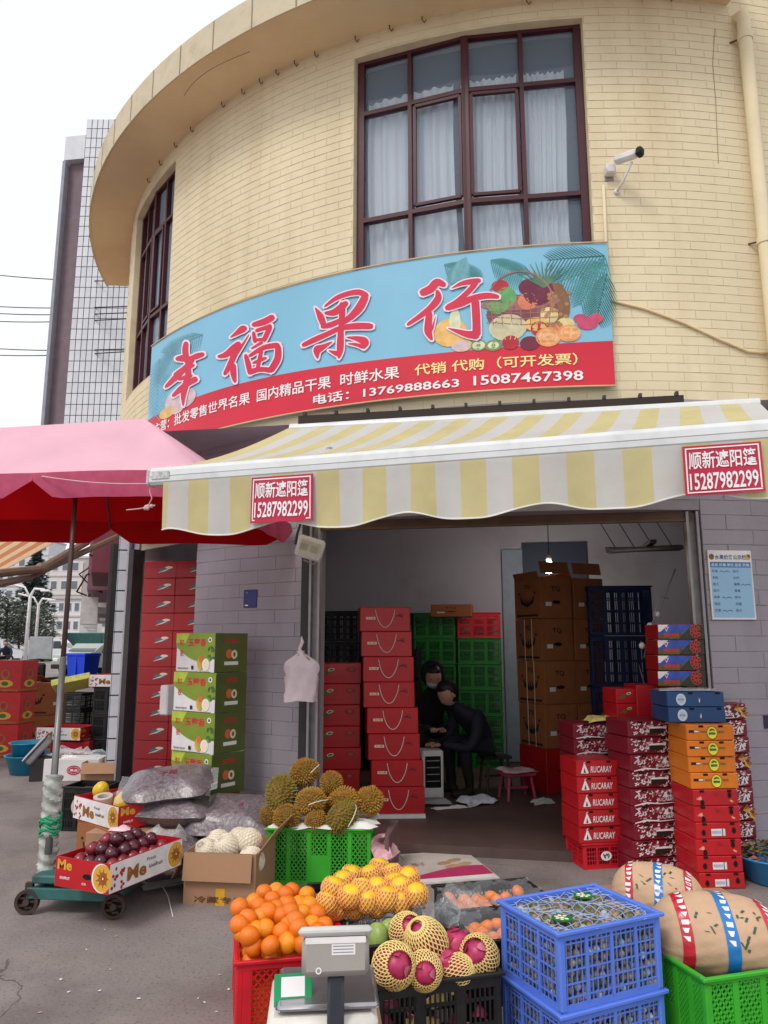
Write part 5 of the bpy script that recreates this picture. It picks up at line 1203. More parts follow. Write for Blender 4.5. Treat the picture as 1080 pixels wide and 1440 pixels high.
def seated(label, loc, rz, coat, lean, headdrop, seat=.34, hood=False, mask=False):
    """figure sitting on a low seat, facing local -y"""
    P0 = (0, .02, seat + .10); 
    ch = (0, -.10 - lean * .20, seat + .40 - lean * .05); nk = (0, -.17 - lean * .26, seat + .56 - lean * .08)
    J = [P0 + (.16, .13), (0, -.04 - lean*.10, seat + .25, .165, .13), ch + (.18, .12), (0, nk[1]+.01, nk[2]-.03, .075, .065), (0, nk[1] - .02, nk[2] + .03, .055, .055)]
    E = [(0, 1), (1, 2), (2, 3), (3, 4)]
    def chain(start, pts):
        prev = start
        for p in pts: J.append(p); E.append((prev, len(J) - 1)); prev = len(J) - 1
    for sx in (-1, 1):
        chain(0, [(sx*.10, -.05, seat + .07, .095), (sx*.14, -.24, seat + .12, .085), (sx*.15, -.42, seat + .13, .07), (sx*.15, -.40, seat - .06, .058), (sx*.15, -.36, .10, .045), (sx*.15, -.38, .05, .045), (sx*.16, -.50, .035, .04)])
        chain(2, [(sx*.17, ch[1], ch[2] + .05, .075), (sx*.23, ch[1] - .04, ch[2] - .12, .062), (sx*.22, ch[1] - .13, ch[2] - .25, .052), (sx*.10, ch[1] - .28, ch[2] - .22, .042), (sx*.06, ch[1] - .33, ch[2] - .215, .034)])
    me = skinned('body', J, E, [coat, M_trous, M_skin])
    for p in me.polygons:
        c = p.center; p.use_smooth = True
        if c.z < seat + .06 or (c.y < -.12 and c.z < seat + .20 and abs(c.x) > .05 and c.y > ch[1] - .20 and c.z < ch[2] - .30): p.material_index = 1
    body = put('person', me, None, loc, (0, 0, rz)); tag(body, label, 'person', None)
    hc = Vector((0, nk[1] - .05 - headdrop * .06, nk[2] + .135 - headdrop * .03)); HX = Matrix.Translation(hc) @ Matrix.Rotation(headdrop * .7, 4, 'X')
    h = MB()
    def hf(d):
        q = 1.0 - (.10 if d.z < -.3 and abs(d.x) > .4 else 0)
        if d.y < 0: q += .10 * math.exp(-((d.x/.16)**2 + ((d.z + .12)/.20)**2)) - .05 * math.exp(-(((abs(d.x)-.36)/.16)**2 + ((d.z - .10)/.14)**2)) + .03 * math.exp(-((d.x/.25)**2 + ((d.z + .45)/.08)**2))
        return q
    h.ball((0, 0, 0), .105, 22, 16, 0, (.80, .95, 1.12), HX, hf)
    for sx in (-1, 1):
        h.ball((sx*.086, .012, -.01), .024, 8, 6, 0, (.45, .9, 1.3), HX); h.ball((sx*.033, -.083, .012), .011, 8, 6, 1, (1.2, .6, .6), HX)
    h.ball((0, -.090, -.052), .016, 8, 5, 2, (1.6, .5, .4), HX)
    put('head', h.mesh('head', [M_skin, M_hair, mat('lips', (150, 90, 84))], True), body)
    g = MB(); g.ball((0, .014, .018), .115, 18, 12, 0, (.86, .98, 1.08), HX, lambda d: (1.0 if (d.y > -.25 or d.z > .45) else .72) + .02 * math.sin(9*d.x + 7*d.z)); put('hair', g.mesh('hair', M_hair, True), body)
    if hood: k = MB(); k.ball((0, .03, .03), .135, 18, 12, 0, (.92, .98, 1.08), HX, lambda d: 1.0 if (d.y > -.35) else .62); put('hood', k.mesh('hood', coat, True), body)
    if mask: k = MB(); k.ball((0, -.03, -.052), .082, 14, 8, 0, (.92, 1, .58), HX, lambda d: 1.0 if d.y < .1 else .8); put('face_mask', k.mesh('face_mask', mat('grey_mask', (186, 190, 196), rough=.8), True), body)
    for sx in (-1, 1):   # hands: palm and five fingers
        w0 = Vector((sx*.06, ch[1] - .33, ch[2] - .215)); hm = MB(); hm.ball(w0 + Vector((-sx*.015, -.045, -.005)), .036, 10, 7, 0, (.9, 1.15, .5))
        for f_ in range(4): q0 = w0 + Vector((-sx*(.015) + (f_ - 1.5)*.017, -.078, -.004)); ln = (.032, .038, .036, .028)[f_]; hm.tube([q0, q0 + Vector((0, -ln*.6, -.004)), q0 + Vector((0, -ln*.9, -.022))], [.0085, .008, .006], 6)
        q0 = w0 + Vector((-sx*.04, -.03, .0)); hm.tube([q0, q0 + Vector((-sx*.022, -.022, -.004)), q0 + Vector((-sx*.026, -.045, -.012))], [.010, .009, .007], 6)
        put('hand', hm.mesh('hand', M_skin, True), body)
        fm_ = MB(); fm_.cbox((sx*.155, -.45, .038), (.085, .24, .07), .024); put('shoe', fm_.mesh('shoe', M_ink, True), body)
    return body
seated('person in a dark navy jacket bent forward on a low stool, facing the gift boxes', (1.06, 7.62, FZ), R_(-62), M_navy, .9, .8)
seated('person in black with hood and pale face mask sitting behind the heater', (.47, 8.05, FZ), R_(6), M_blackc, .25, .5, seat=.42, hood=True, mask=True)
def stool(label, loc, m, h, w_=.28):
    t = thing('low_stool', label, 'stool', loc, R_(15)); put('seat', MB().cbox((0, 0, h - .015), (w_, w_*.8, .03), .006).mesh('seat', m), t)
    for sx in (-1, 1):
        for sy in (-1, 1): put('leg', MB().tube([(sx*w_*.45, sy*w_*.36, 0), (sx*w_*.36, sy*w_*.28, h - .03)], .014, 8).mesh('leg', m), t)
    put('stretcher', MB().box((0, 0, h*.4), (w_*.75, .02, .02)).mesh('stretcher', m), t); return t
stool('dark low stool under the person in the navy jacket', (1.10, 7.66, FZ), M_darksteel, .33); stool('dark stool under the hooded person', (.47, 8.08, FZ), M_darksteel, .41)
t = stool('pink low stool draped with a pale crumpled cloth beside the brown cartons', (1.24, 7.25, FZ), mat('pink_plastic', (170, 62, 92), rough=.45), .24, .30)
b = MB(); crumple(b, (.34, .28, .05), 33, 9); o = b.build('crumpled_cloth', mat('pink_white_cloth', (206, 176, 180), rough=.85, var=.2, scale=12), None, (1.24, 7.25, FZ + .242), R_(20)); tag(o, 'crumpled pink and white cloth on the pink stool', 'cloth')
ht = thing('heater', 'small white box heater with dark grille beside the gift boxes', 'heater', (.44, 7.25, FZ), R_(8))
put('case', MB().cbox((0, 0, .22), (.20, .20, .44), .012).mesh('case', M_whitec), ht); put('grille', MB().cbox((0, -.098, .25), (.15, .012, .28), .004).mesh('grille', M_hole), ht)
for z_ in (.17, .23, .29, .35): put('glow_bar', MB().tube([(-.06, -.105, z_), (.06, -.105, z_)], .004, 6).mesh('glow_bar', M_alu), ht)
for nm, lb, sz, loc, rz_, sd_, m in (('white_cloth', 'crumpled white paper lying on the shop floor before the stool', (.34, .26, .12), (.83, 7.02, FZ), .5, 41, mat('crumpled_white', (210, 214, 224), rough=.8)), ('white_slip', 'thin white paper strip on the dark shop floor', (.30, .08, .04), (.58, 6.82, FZ), .3, 42, M_whitec), ('grey_rag', 'grey rag beside the foot of the heater', (.28, .2, .09), (.46, 7.0, FZ), .1, 43, mat('grey_cloth', (150, 148, 150), rough=.9))):
    b = MB(); crumple(b, sz, sd_, 9); o = b.build(nm, m, None, loc, rz_); tag(o, lb, 'paper')
b = MB(); crumple(b, (.2, .14, .09), 55, 7); o = b.build('plastic_wrap', film('clear_wrap', clear=.55), None, (1.42, 7.0, FZ), .4); tag(o, 'crumpled clear wrap on the floor by the red carton', 'wrap')
# ------------------------------------------------------------------ the side opening: red stacks under wrap, roller blind
M_wrap = film('clear_plastic', (225, 230, 236), clear=.88, rough=.1, edge=.5)
M_wrap2 = film('stretch_wrap', (240, 200, 205), clear=.985, rough=.08, edge=.10)
p = pr_(); p.oval(.05, 0, .06, .02, mat('print_teal', (70, 110, 130), rough=.5)); p.oval(.09, .02, .04, .012, M_cream2); p.line([(-.02, -.03, .004), (.05, -.01, .012), (.12, .02, .004)], .01, M_cream2)
kind('wrapred', 'fruit_box', 'box', (.34, .44, .17), M_redcard2, [('printed_front', 'front', p)])
for c, (px, n) in enumerate(((225, 13), (262, 13))):
    base = Vector((-2.17 + c * .33, 7.50 - .06 * c, FZ))
    for i in range(n): boxat('wrapred', 'red wrapped box, %s, %s column in the side opening' % (ORD[n - 1 - i], 'outer' if c == 0 else 'inner'), base + Vector((0, 0, .171 * i)), R_(-10), 'red boxes in the side opening', R_(1))
b = MB(); b.cbox((0, 0, 1.12), (.37, .47, 2.24), .02); o = b.build('stretch_wrap', M_wrap2, None, (-2.17, 7.50, FZ), R_(-10)); tag(o, 'glossy clear stretch wrap round the outer red stack in the side opening', 'wrap')
rs = thing('roller_blind', 'beige rolled shutter hood above the side opening', 'shutter', cyl(-36, 2.5)); sa, sb_ = cyl(-41.6, 2.62, CR - .02), cyl(-30.4, 2.62, CR - .02)
for k in range(5):
    b = MB(); bar(b, sa + Vector((0, 0, -.045 * k)), sb_ + Vector((0, 0, -.045 * k)), .042, .03, (sb_ - sa).cross(Vector((0, 0, 1))).normalized()); wput(b, 'slat', mat('beige_slat', (158, 146, 128), rough=.6, var=.1), rs)
b = MB(); b.tube([sa + Vector((0, 0, .10)) , sb_ + Vector((0, 0, .10))], .09, 12); wput(b, 'roll', mat('beige_slat', (158, 146, 128)), rs)
b = MB(); b.box((0, 0, 1.2), (.10, .12, 2.4)); wp = cyl(-42.4, .03, CR + .01); o = b.build('steel_jamb', M_darksteel, None, wp, R_(-45)); tag(o, 'dark steel jamb post at the far side of the side opening', 'post')
# ------------------------------------------------------------------ pear boxes against the pier
boxat('tq', 'brown carton hidden beneath the stack of pear boxes', (-1.353, 5.93, 0), R_(-35), 'cartons on the pavement').scale = (1.1, .62, .93)
stack('pear', 4, (-1.353, 5.93, .388), R_(-35), 'green and white pear picture box', 'against the lilac pier', 'pear picture boxes', jit=.008, jig=R_(2.5), scale=(1.16, 1.16, 1))
bx_ = MB().cbox((0, 0, 0), (.09, .12, .24), .01).build('white_meter_box', M_whitec, None, ony(237, 984, 6.3), R_(-30)); tag(bx_, 'small white box fixed beside the pear boxes at the side opening', 'box')
# ------------------------------------------------------------------ plastic sacks of dried fruit
M_sack = mat('dried_fruit_in_clear_sack', (104, 92, 98), rough=.36, var=.4, scale=60, bump=.6, bscale=38, dirt=(150, 140, 148), dscale=9, damt=.5, spec=.6, coat=.2)
def sack(label, loc, rz, dims, seed, rot=(0, 0)):
    b = MB(); pillow(b, *dims, seed); t = thing('plastic_sack', label, 'sack', loc, rz, 'clear sacks of dried fruit'); t.rotation_euler = (rot[0], rot[1], rz)
    put('bag', b.mesh('bag', M_sack, True), t)
    e = MB(); L_, W, H = dims
    for sx in (-1, 1):
        P = []
        for i in range(9): y = (i / 8 - .5) * W * .8; P.append([(sx * L_ * .47, y, rnd.uniform(-.008, .008)), (sx * L_ * .56, y * 1.02 + rnd.uniform(-.01, .01), rnd.uniform(-.02, .02))])
        e.grid(P)
    put('sealed_end', e.mesh('sealed_end', M_wrap, True), t)
    if seed % 2:
        pr = pr_(); rd = mat('print_wine', (140, 30, 60), rough=.5)
        pr.text('干果', -.06, -.03, .13, .06, rd, .02); put('red_print', pr.mesh('red_print', X=Matrix.Translation((0, 0, H * .50))), t)
    return t
cb = MB().cbox((0, 0, .14), (.60, .45, .28), .006).build('flat_carton', M_kraft, None, (-1.62, 5.30, 0), R_(-8)); tag(cb, 'low brown carton underneath the clear sacks', 'carton')
sack('upper grey sack of dried fruit lying on another beside the pear boxes', (-1.50, 5.40, .53), R_(10), (.60, .46, .17), 3, (R_(16), R_(-5)))
sack('lower grey sack of dried fruit beneath another beside the pear boxes', (-1.46, 5.38, .36), R_(-6), (.64, .46, .20), 4)
sack('grey sack of dried fruit with red print behind the melon carton', (-1.0, 5.30, .34), R_(-14), (.62, .46, .20), 5, (R_(22), 0))
sb2 = MB().cbox((0, 0, .10), (.50, .40, .20), .006).build('flat_carton', M_kraft, None, (-1.08, 5.30, 0), R_(-10)); tag(sb2, 'low brown carton under the sack with red print', 'carton')
sack('crumpled clear sack lying in front of the other sacks by the melon carton', (-1.36, 4.98, .16), R_(22), (.52, .38, .2), 6, (R_(10), 0))
for k, (x, y, z, s_) in enumerate(((-1.40, 4.92, .26, .30), (-1.28, 4.86, .10, .26))):
    b = MB(); crumple(b, (s_, s_ * .8, .12), 60 + k, 12, .35); o = b.build('clear_bag', M_wrap, None, (x, y, z), .3 * k, smooth=True); tag(o, 'rumpled empty clear bag %s the front sack' % ('on top of' if k == 0 else 'in front of'), 'plastic bag')
# ------------------------------------------------------------------ carton of netted melons
ct = thing('open_carton', 'open brown carton of netted white melons with folded-out flaps', 'carton', (-.93, 4.83, 0), R_(-7)); Lc, Wc, Hc_ = .43, .44, .285; tk = .006
b = MB()
for (c, d) in (((0, -Wc/2, Hc_/2), (Lc, tk, Hc_)), ((0, Wc/2, Hc_/2), (Lc, tk, Hc_)), ((-Lc/2, 0, Hc_/2), (tk, Wc - tk - .001, Hc_)), ((Lc/2, 0, Hc_/2), (tk, Wc - tk - .001, Hc_)), ((0, 0, .004), (Lc - .01, Wc - .01, .006))): b.box(c, d)
put('carton', b.mesh('carton', M_kraft), ct)
put('flap', MB().box((0, 0, -.075), (Lc - .02, tk, .15)).mesh('flap', M_kraft), ct, (-.01, -Wc/2 - .015, Hc_ + .0), (R_(-7), 0, 0))
put('flap', MB().box((0, 0, .085), (tk, Wc - .03, .17)).mesh('flap', M_kraft), ct, (Lc/2 + .004, 0, Hc_ - .003), (0, R_(38), 0))
put('flap', MB().box((0, 0, .085), (tk, Wc - .03, .17)).mesh('flap', M_kraft), ct, (-Lc/2 - .004, 0, Hc_ - .003), (0, R_(-152), 0))
put('flap', MB().box((0, 0, .09), (Lc - .02, tk, .18)).mesh('flap', M_kraft), ct, (0, Wc/2 + .004, Hc_ - .003), (R_(-118), 0, 0))
pr = pr_(); pr.rect(-.02, -.148, .035, -.05, mat('yellow_tape', (214, 160, 40), rough=.35)); pr.text('冷藏专用', -.15, -.130, .30, .036, mat('print_dark_brown', (96, 56, 36)), .015); put('printed_front', pr.mesh('printed_front', X=face_x('front', (Lc, Wc, Hc_)) @ Matrix.Translation((0, 0, .005))), ct)
NETW = net_mesh('foam_net', M_foamw, 12, 22, .022); MEL = fruit_mesh('melon_skin', M_melon, (1, 1, 1.05), .004)
for k, (x, y, z) in enumerate(((-.03, -.04, .27), (.10, .02, .29), (-.16, -.03, .235), (.02, .12, .27), (-.12, .13, .25), (.14, -.12, .22))):
    fruit('netted_melon', 'pale round melon in white foam net inside the open brown carton', 'melon', MEL, ct.matrix_basis @ Vector((x, y, z)) if False else Vector((-.93 + x, 4.83 + y - x * .12, z)), .078, 'melons in the brown carton', parts=[('foam_net', NETW)])
# ------------------------------------------------------------------ durian crate
dc = crate('durian_crate', 'bright green lattice crate heaped with durians before the doorway', (-.405, 5.21, 0), R_(-2), (.66, .44, .33), 'diamond', M_greenp)
pn_ = MB(); crumple(pn_, (.70, .46, .05), 71, 14, .5); o = pn_.build('paper_liner', mat('white_liner_paper', (224, 222, 218), rough=.85), None, (-.39, 5.20, .325), R_(-4), smooth=True); tag(o, 'crumpled white paper lining the durian crate', 'paper')
DL = [(428, 1086, 5.32, .098, 0, 'topmost olive durian of the heap, lying across it'), (395, 1117, 5.18, .112, 1, 'long brownish durian at the left end of the heap'), (466, 1101, 5.28, .082, 2, 'small upright durian beside the topmost one'), (437, 1127, 5.10, .095, 0, 'round durian tied with pale string in the middle of the heap'),
      (404, 1150, 5.06, .092, 2, 'brown durian at the lower left front of the heap'), (444, 1155, 5.04, .078, 2, 'small green durian at the front centre of the heap'), (483, 1128, 5.20, .105, 0, 'brown durian behind the split green one'), (481, 1150, 5.03, .098, 1, 'split green durian tied with white string at the front'), (520, 1126, 5.22, .098, 2, 'golden brown durian at the right end of the heap'), (381, 1147, 5.12, .07, 0, 'half hidden durian at the far left of the crate'), (455, 1140, 5.25, .09, 0, 'durian deep in the middle of the heap')]
for k, (px, py, Y_, r_, mi_, lb) in enumerate(DL):
    loc = ony(px, py, Y_); t = thing('durian', lb, 'durian', loc, 0, 'durians in the green crate'); t.rotation_euler = (rnd.uniform(.6, 1.5), rnd.uniform(-.5, .5), rnd.uniform(0, 6.28)); t.scale = (r_ * .92,) * 3
    put('husk', DUR[mi_], t)
    if k in (0, 3, 7): 
        sb3 = MB(); sb3.tube([(1.12 * math.cos(a), .08 * math.sin(a * 3), 1.12 * 1.15 * math.sin(a)) for a in [i * .4 for i in range(9)]], .035, 5); put('string', sb3.mesh('string', M_string), t)
b = MB(); crumple(b, (.30, .16, .10), 73, 9, .5); o = b.build('pink_wrapping', mat('pink_white_wrapping', (214, 164, 172), rough=.6, var=.3, scale=14), None, (-.02, 5.12, .18), R_(60)); o.rotation_euler = (R_(70), 0, R_(70)); tag(o, 'pink and white plastic wrapping hanging beside the durian crate', 'wrapping')
b = MB(); b.prism([(-.015, -.20), (.01, -.20), (.06, .22), (.0, .24)], 0, .28); o = b.build('folded_carton', mat('pink_grey_card', (110, 84, 82), rough=.7), None, (.03, 5.22, 0), R_(-3)); tag(o, 'folded pinkish carton leaning by the durian crate', 'carton')
# flattened carton on the ground before the step
fc = thing('flattened_carton', 'flattened white carton with a magenta wave lying before the step', 'carton', onz(598, 1222, 0), R_(14))
put('sheet', MB().cbox((0, 0, .008), (.80, .66, .012), .003).mesh('sheet', C_('worn_white_card', (196, 186, 180), .8, dirt=(140, 126, 118), dscale=3, damt=.6)), fc)
pr = pr_(); mg = mat('print_magenta', (176, 50, 96), rough=.6, var=.1); pr.poly([(-.39, -.30), (.39, -.30), (.39, -.17)] + [(.39 - .78 * t, -.12 + .08 * math.sin(t * 4.5 + 1)) for t in [i / 12 for i in range(13)]], mg)
pr.rect(-.39, -.32, .39, -.25, M_whitec); pr.text('柚子', -.08, .02, .10, .08, M_goldd, .01)
for x, y in ((.15, .05), (.24, .10), (.28, .0), (.18, -.03)): pr.oval(x, y, .06, .035, mat('print_tan', (176, 140, 110), rough=.6, var=.2), 14, .4)
pr.rect(-.10, .325, -.095, .18, M_ink); put('printed_face', pr.mesh('printed_face', X=Matrix.Translation((0, 0, .0145))), fc)
b = MB(); b.cbox((0, 0, .006), (.75, .5, .012), .003); o = b.build('flat_cardboard', M_kraft, None, onz(945, 1262, 0), R_(10)); tag(o, 'flat torn cardboard sheet under the red tray stack', 'cardboard')
# ------------------------------------------------------------------ platform scale with plum tray
M_teal = mat('worn_teal_paint', (50, 104, 100), rough=.6, var=.2, scale=8, dirt=(44, 56, 54), dscale=5, damt=.7)
ps = thing('platform_scale', 'old teal platform scale on iron wheels with its post wrapped in film', 'scale', (-1.70, 4.78, 0), R_(-6)); PSW, PSL = .50, .70
put('platform', MB().cbox((0, 0, .185), (PSW, PSL, .045), .008).mesh('platform', M_teal), ps)
fb = MB(); 
for (c, d) in (((0, -PSL/2 + .03, .11), (PSW + .06, .05, .06)), ((0, PSL/2 - .03, .11), (PSW + .06, .05, .06)), ((-PSW/2 + .02, 0, .11), (.05, PSL - .12, .058)), ((PSW/2 - .02, 0, .11), (.05, PSL - .12, .058)), ((0, 0, .15), (PSW*.6, PSL*.6, .03))): fb.cbox(c, d, .005)
put('frame', fb.mesh('frame', M_teal), ps)
M_iron = mat('rusty_wheel_iron', (74, 58, 54), rough=.7, metal=.3, var=.3, scale=12)
for (x, y) in ((-PSW/2 - .02, -PSL/2 + .04), (PSW/2 + .0, -PSL/2 + .02), (-PSW/2 - .02, PSL/2 - .05), (PSW/2 + .02, PSL/2 - .05)):
    wm = MB(); n = 20; Xw = Matrix.Rotation(R_(90), 4, 'X')
    for r0, r1, z0, z1 in ((.048, .066, -.016, .016), (.0, .018, -.020, .020)): wm.lathe([(max(r0, .0005), z0), (r1, z0), (r1, z1), (max(r0, .0005), z1), (max(r0, .0005), z0)], n, 0, Xw)
    for k in range(5): a = k * 1.2566; wm.box((.033 * math.cos(a), 0, .033 * math.sin(a)), (.036, .014, .012), Matrix.Translation((0, 0, 0)) @ Matrix.Rotation(0, 4, 'Y'))
    wh = put('wheel', wm.mesh('wheel', M_iron, 'auto'), ps, (x, y - .03 if y < 0 else y + .03, .067), (0, 0, R_(8)))
    put('axle_bracket', MB().box((0, .02, .06), (.04, .03, .07)).mesh('axle_bracket', M_iron), wh)
px_ = (-PSW/2 + .01, -PSL/2 + .14)
put('post', MB().tube([(px_[0], px_[1], .10), (px_[0], px_[1], .70)], .032, 12).mesh('post', M_alud, True), ps)
wr = MB()
P = []
for i in range(41):
    z = .16 + .56 * i / 40; row = [(px_[0] + (.052 + .008 * math.sin(i * 1.9 + k * 2.1) + rnd.uniform(-.004, .004)) * math.cos(2*math.pi*k/14), px_[1] + (.046 + .008 * math.sin(i * 1.3 + k)) * math.sin(2*math.pi*k/14), z) for k in range(14)]; P.append(row + [row[0]])
wr.grid(P, flip=True); put('film_wrap', wr.mesh('film_wrap', mat('dusty_film_wrap', (170, 172, 166), rough=.25, var=.25, scale=18, dirt=(90, 92, 84), dscale=12, damt=.7, spec=.7), 'auto'), ps)
gb = MB()
for i in range(26): a = i * 2.4; z = .40 + .10 * rnd.random(); gb.tube([(px_[0] + .06 * math.cos(a + t), px_[1] + .055 * math.sin(a + t), z + .02 * math.sin(2 * t + i)) for t in (0, .6, 1.2, 1.8)], .006, 4)
put('green_tie', gb.mesh('green_tie', mat('green_strap_plastic', (36, 150, 104), rough=.4, var=.2), True), ps)
# the pole tied to that post carries the umbrella's edge
b0 = Vector((-1.70, 4.78, 0)) + Matrix.Rotation(R_(-6), 3, 'Z') @ Vector((px_[0] + .035, px_[1] - .06, .30)); t0 = onz(107, 703, ZE - .07)
hub = AP + Vector((-.10, -.12, -.16)); mid = b0.lerp(hub, .40)
wput(MB().tube([b0, mid], .021, 10), 'lower_tube', mat('grey_steel_tube', (120, 118, 120), rough=.4, metal=.5, var=.15), um, smooth=True); wput(MB().tube([b0.lerp(hub, .39), hub], .017, 10), 'upper_tube', M_pole, um, smooth=True)
# plum tray
TR = R_(-24); tc_ = Vector((-1.485, 4.46, .21))
mt = boxat('me', 'red and white printed tray full of dark plums on the platform scale', tc_, TR + R_(90), 'printed kiwi trays')
# the tray's long white side must face the street on the right
mt.rotation_euler.z = TR + R_(90)
PLM = [fruit_mesh('skin', M_plum, (1, .96, .94), .01, seed=11), fruit_mesh('skin', M_plum2, (1, 1, .95), .01, seed=12), fruit_mesh('skin', M_plum, (.97, 1, 1), .012, seed=13)]
lx = Matrix.Rotation(TR + R_(90), 3, 'Z')
for layer, (nx, ny, z, sh_) in enumerate(((7, 4, .06, 0), (6, 4, .115, .5), (5, 3, .165, 0), (3, 2, .205, .5))):
    for i in range(nx):
        for j in range(ny):
            p = Vector(((i - (nx - 1) / 2) * .076 + rnd.uniform(-.008, .008), (j - (ny - 1) / 2) * .080 + rnd.uniform(-.008, .008), z + rnd.uniform(-.008, .008)))
            fruit('plum', 'dark red plum heaped in the printed tray on the platform scale', 'plum', PLM[(i * 3 + j + layer) % 3], tc_ + lx @ p, rnd.uniform(.036, .042), 'plums in the tray')
pt = MB(); crumple(pt, (.12, .08, .03), 77, 6); o = pt.build('wrapper_scrap', mat('pale_pink_scrap', (226, 190, 200), rough=.6), None, tc_ + Vector((-.03, .02, .235)), 0); tag(o, 'small pale wrapper lying on the plums', 'wrapper')
# second printed tray with melons, tape and a yellow fruit, on a carton
c2 = Vector((-1.83, 5.42, 0)); R2_ = R_(-45)
oc = boxat('tq', 'brown carton carrying the second printed tray behind the scale', c2, R_(45), 'cartons on the pavement'); oc.scale = (1.05, 1.0, .70)
m2_ = boxat('me', 'red and white printed tray with melons and a tape roll behind the scale', c2 + Vector((0, 0, .293)), R_(-40), 'printed kiwi trays')
YM = fruit_mesh('rind', M_yellow, (1, 1, 1.25), .0, seed=21)
rbm = MB().ball((0, 0, 0), 1, 30, 10, 0, (1, 1, 1.2), fn=lambda d: 1 + .035 * math.cos(10 * math.atan2(d.y, d.x)) * (1 - d.z ** 2)).mesh('rind', M_yellow, True)
fruit('yellow_melon', 'ribbed yellow melon lying in the second printed tray', 'melon', rbm, c2 + Vector((.06, -.06, .41)), .085, 'yellow melons', (R_(80), 0, R_(50))); fruit('yellow_melon', 'small yellow melon at the back of the second printed tray', 'melon', rbm, c2 + Vector((-.19, .12, .46)), .055, 'yellow melons', (R_(30), 0, R_(50)))
tp = MB(); tp.lathe([(.038, 0), (.065, 0), (.065, .05), (.038, .05), (.038, 0)], 24); o = tp.build('tape_roll', mat('pale_tape', (206, 190, 186), rough=.4), None, c2 + Vector((-.12, -.01, .40)), 0, smooth='auto'); o.rotation_euler = (R_(12), 0, 0); tag(o, 'thick roll of pale packing tape in the second printed tray', 'tape')
for k in range(3): b = MB(); crumple(b, (.24, .18, .10), 80 + k, 9, .4); o = b.build('red_wrapper', mat('red_foil', (190, 30, 40), rough=.3, var=.2, spec=.7) if k < 2 else M_wrap, None, c2 + Vector((.10 - .1 * k, .10 + .02 * k, .36)), k); tag(o, ('crumpled red wrapper %s of the second printed tray' % ('at the corner', 'in the middle')[k]) if k < 2 else 'crumpled clear film in the second printed tray', 'wrapper')
crate('plastic_crate', 'black lattice crate standing left of the second printed tray', onz(112, 1172, 0) + Vector((0, .2, 0)), R_(-8), (.34, .30, .34), 'slot', M_blackp, 'black crates on the pavement')
p_ = MB(); crumple(p_, (.34, .22, .02), 91, 9, .6); o = p_.build('white_sheet', M_whitec, None, onz(240, 1240, 0) + Vector((0, 0, .004)), R_(30)); tag(o, 'white torn sheet on the ground between scale and carton', 'paper')
p_ = MB().tube([onz(195, 1232) + Vector((0, 0, .006)), onz(225, 1243) + Vector((0, 0, .012)), onz(236, 1262) + Vector((0, 0, .008)), onz(243, 1290) + Vector((0, 0, .004))], .003, 5); o = p_.build('white_strap', M_string); tag(o, 'thin white strapping strip curling on the ground by the scale', 'strap')
# ------------------------------------------------------------------ boxes further left
open_b = onz(140, 1104, 0)
oc2 = thing('open_carton', 'empty open brown carton behind the black crate', 'carton', open_b + Vector((0, .2, 0)), R_(4)); b = MB()
for (c, d) in (((0, -.15, .11), (.46, .006, .22)), ((0, .15, .11), (.46, .006, .22)), ((-.23, 0, .11), (.006, .29, .22)), ((.23, 0, .11), (.006, .29, .22))): b.box(c, d)
put('carton', b.mesh('carton', M_kraft), oc2); put('flap', MB().box((0, 0, .06), (.44, .005, .12)).mesh('flap', M_kraft), oc2, (0, -.155, .22), (R_(150), 0, 0)); put('flap', MB().box((0, 0, .06), (.005, .28, .12)).mesh('flap', M_kraft), oc2, (.235, 0, .22), (0, R_(40), 0))
wc = boxat('pear', 'white carton with a red round stamp and clear film on top', onz(95, 1100, 0) + Vector((0, .2, 0)), R_(3), 'white cartons', drop=('printed_front', 'printed_end', 'end_print')); wc.scale = (1.5, 1.1, .8)
pr = pr_(); pr.oval(.02, 0, .05, .062, mat('print_crimson', (176, 34, 66))); pr.ring(.02, 0, .040, .043, M_white); pr.text('果业', -.008, -.02, .058, .036, M_white, .02); put('round_stamp', pr.mesh('round_stamp', X=face_x('front', (.40, .28, .295)) @ Matrix.Translation((0, 0, .003))), wc)
b = MB(); crumple(b, (.6, .3, .12), 95, 12, .4); o = b.build('clear_film', M_wrap, None, onz(95, 1100, 0) + Vector((0, .2, .24)), 0, smooth=True); tag(o, 'rumpled clear film on the white stamped carton', 'film')
bc = Vector((-3.40, 9.75, 0))
for i in range(3): crate('plastic_crate', 'black lattice crate, %s in the stack by the white tiled pillar' % ORD[2 - i], bc + Vector((0, 0, .315 * i)), R_(-6), (.50, .36, .31), 'slot', M_blackp, 'black crates on the pavement')
m3 = boxat('me', 'flat red tray on the black crates by the white tiled pillar', bc + Vector((-.02, -.02, .95)), R_(-4), 'printed kiwi trays')
yb = MB().cbox((0, 0, .04), (.46, .30, .08), .004).build('lime_lid', mat('lime_card', (196, 196, 96), rough=.5, var=.15, scale=18), None, bc + Vector((-.55, -.1, .95)), R_(12)); yb.rotation_euler = (R_(-25), R_(-12), R_(12)); tag(yb, 'lime yellow patterned box lid tilted beside the black crates', 'lid')
for k, (px, py, Y_, key, sc_, lb, rz_) in enumerate(((105, 1055, 9.6, 'tqred', (1.25, .8, .72), 'red plastic-covered carton left of the black crates', 4), (95, 1015, 9.6, 'me', (1, 1, 1), 'white and red printed tray on the red carton', -8))):
    p = ony(px, py, Y_); p.z = 0 if k == 0 else .32; boxat(key, lb, p, R_(rz_), None).scale = sc_
for k in range(2):
    p = ony(54, 1010, 11.3); p.z = .46 * k; t = boxat('tq', 'brown carton with a printed crown, %s of the pair near the red cartons' % ('upper' if k else 'lower'), p, R_(85), 'brown cartons by the road'); t.scale = (1.1, 1.2, 1.1)
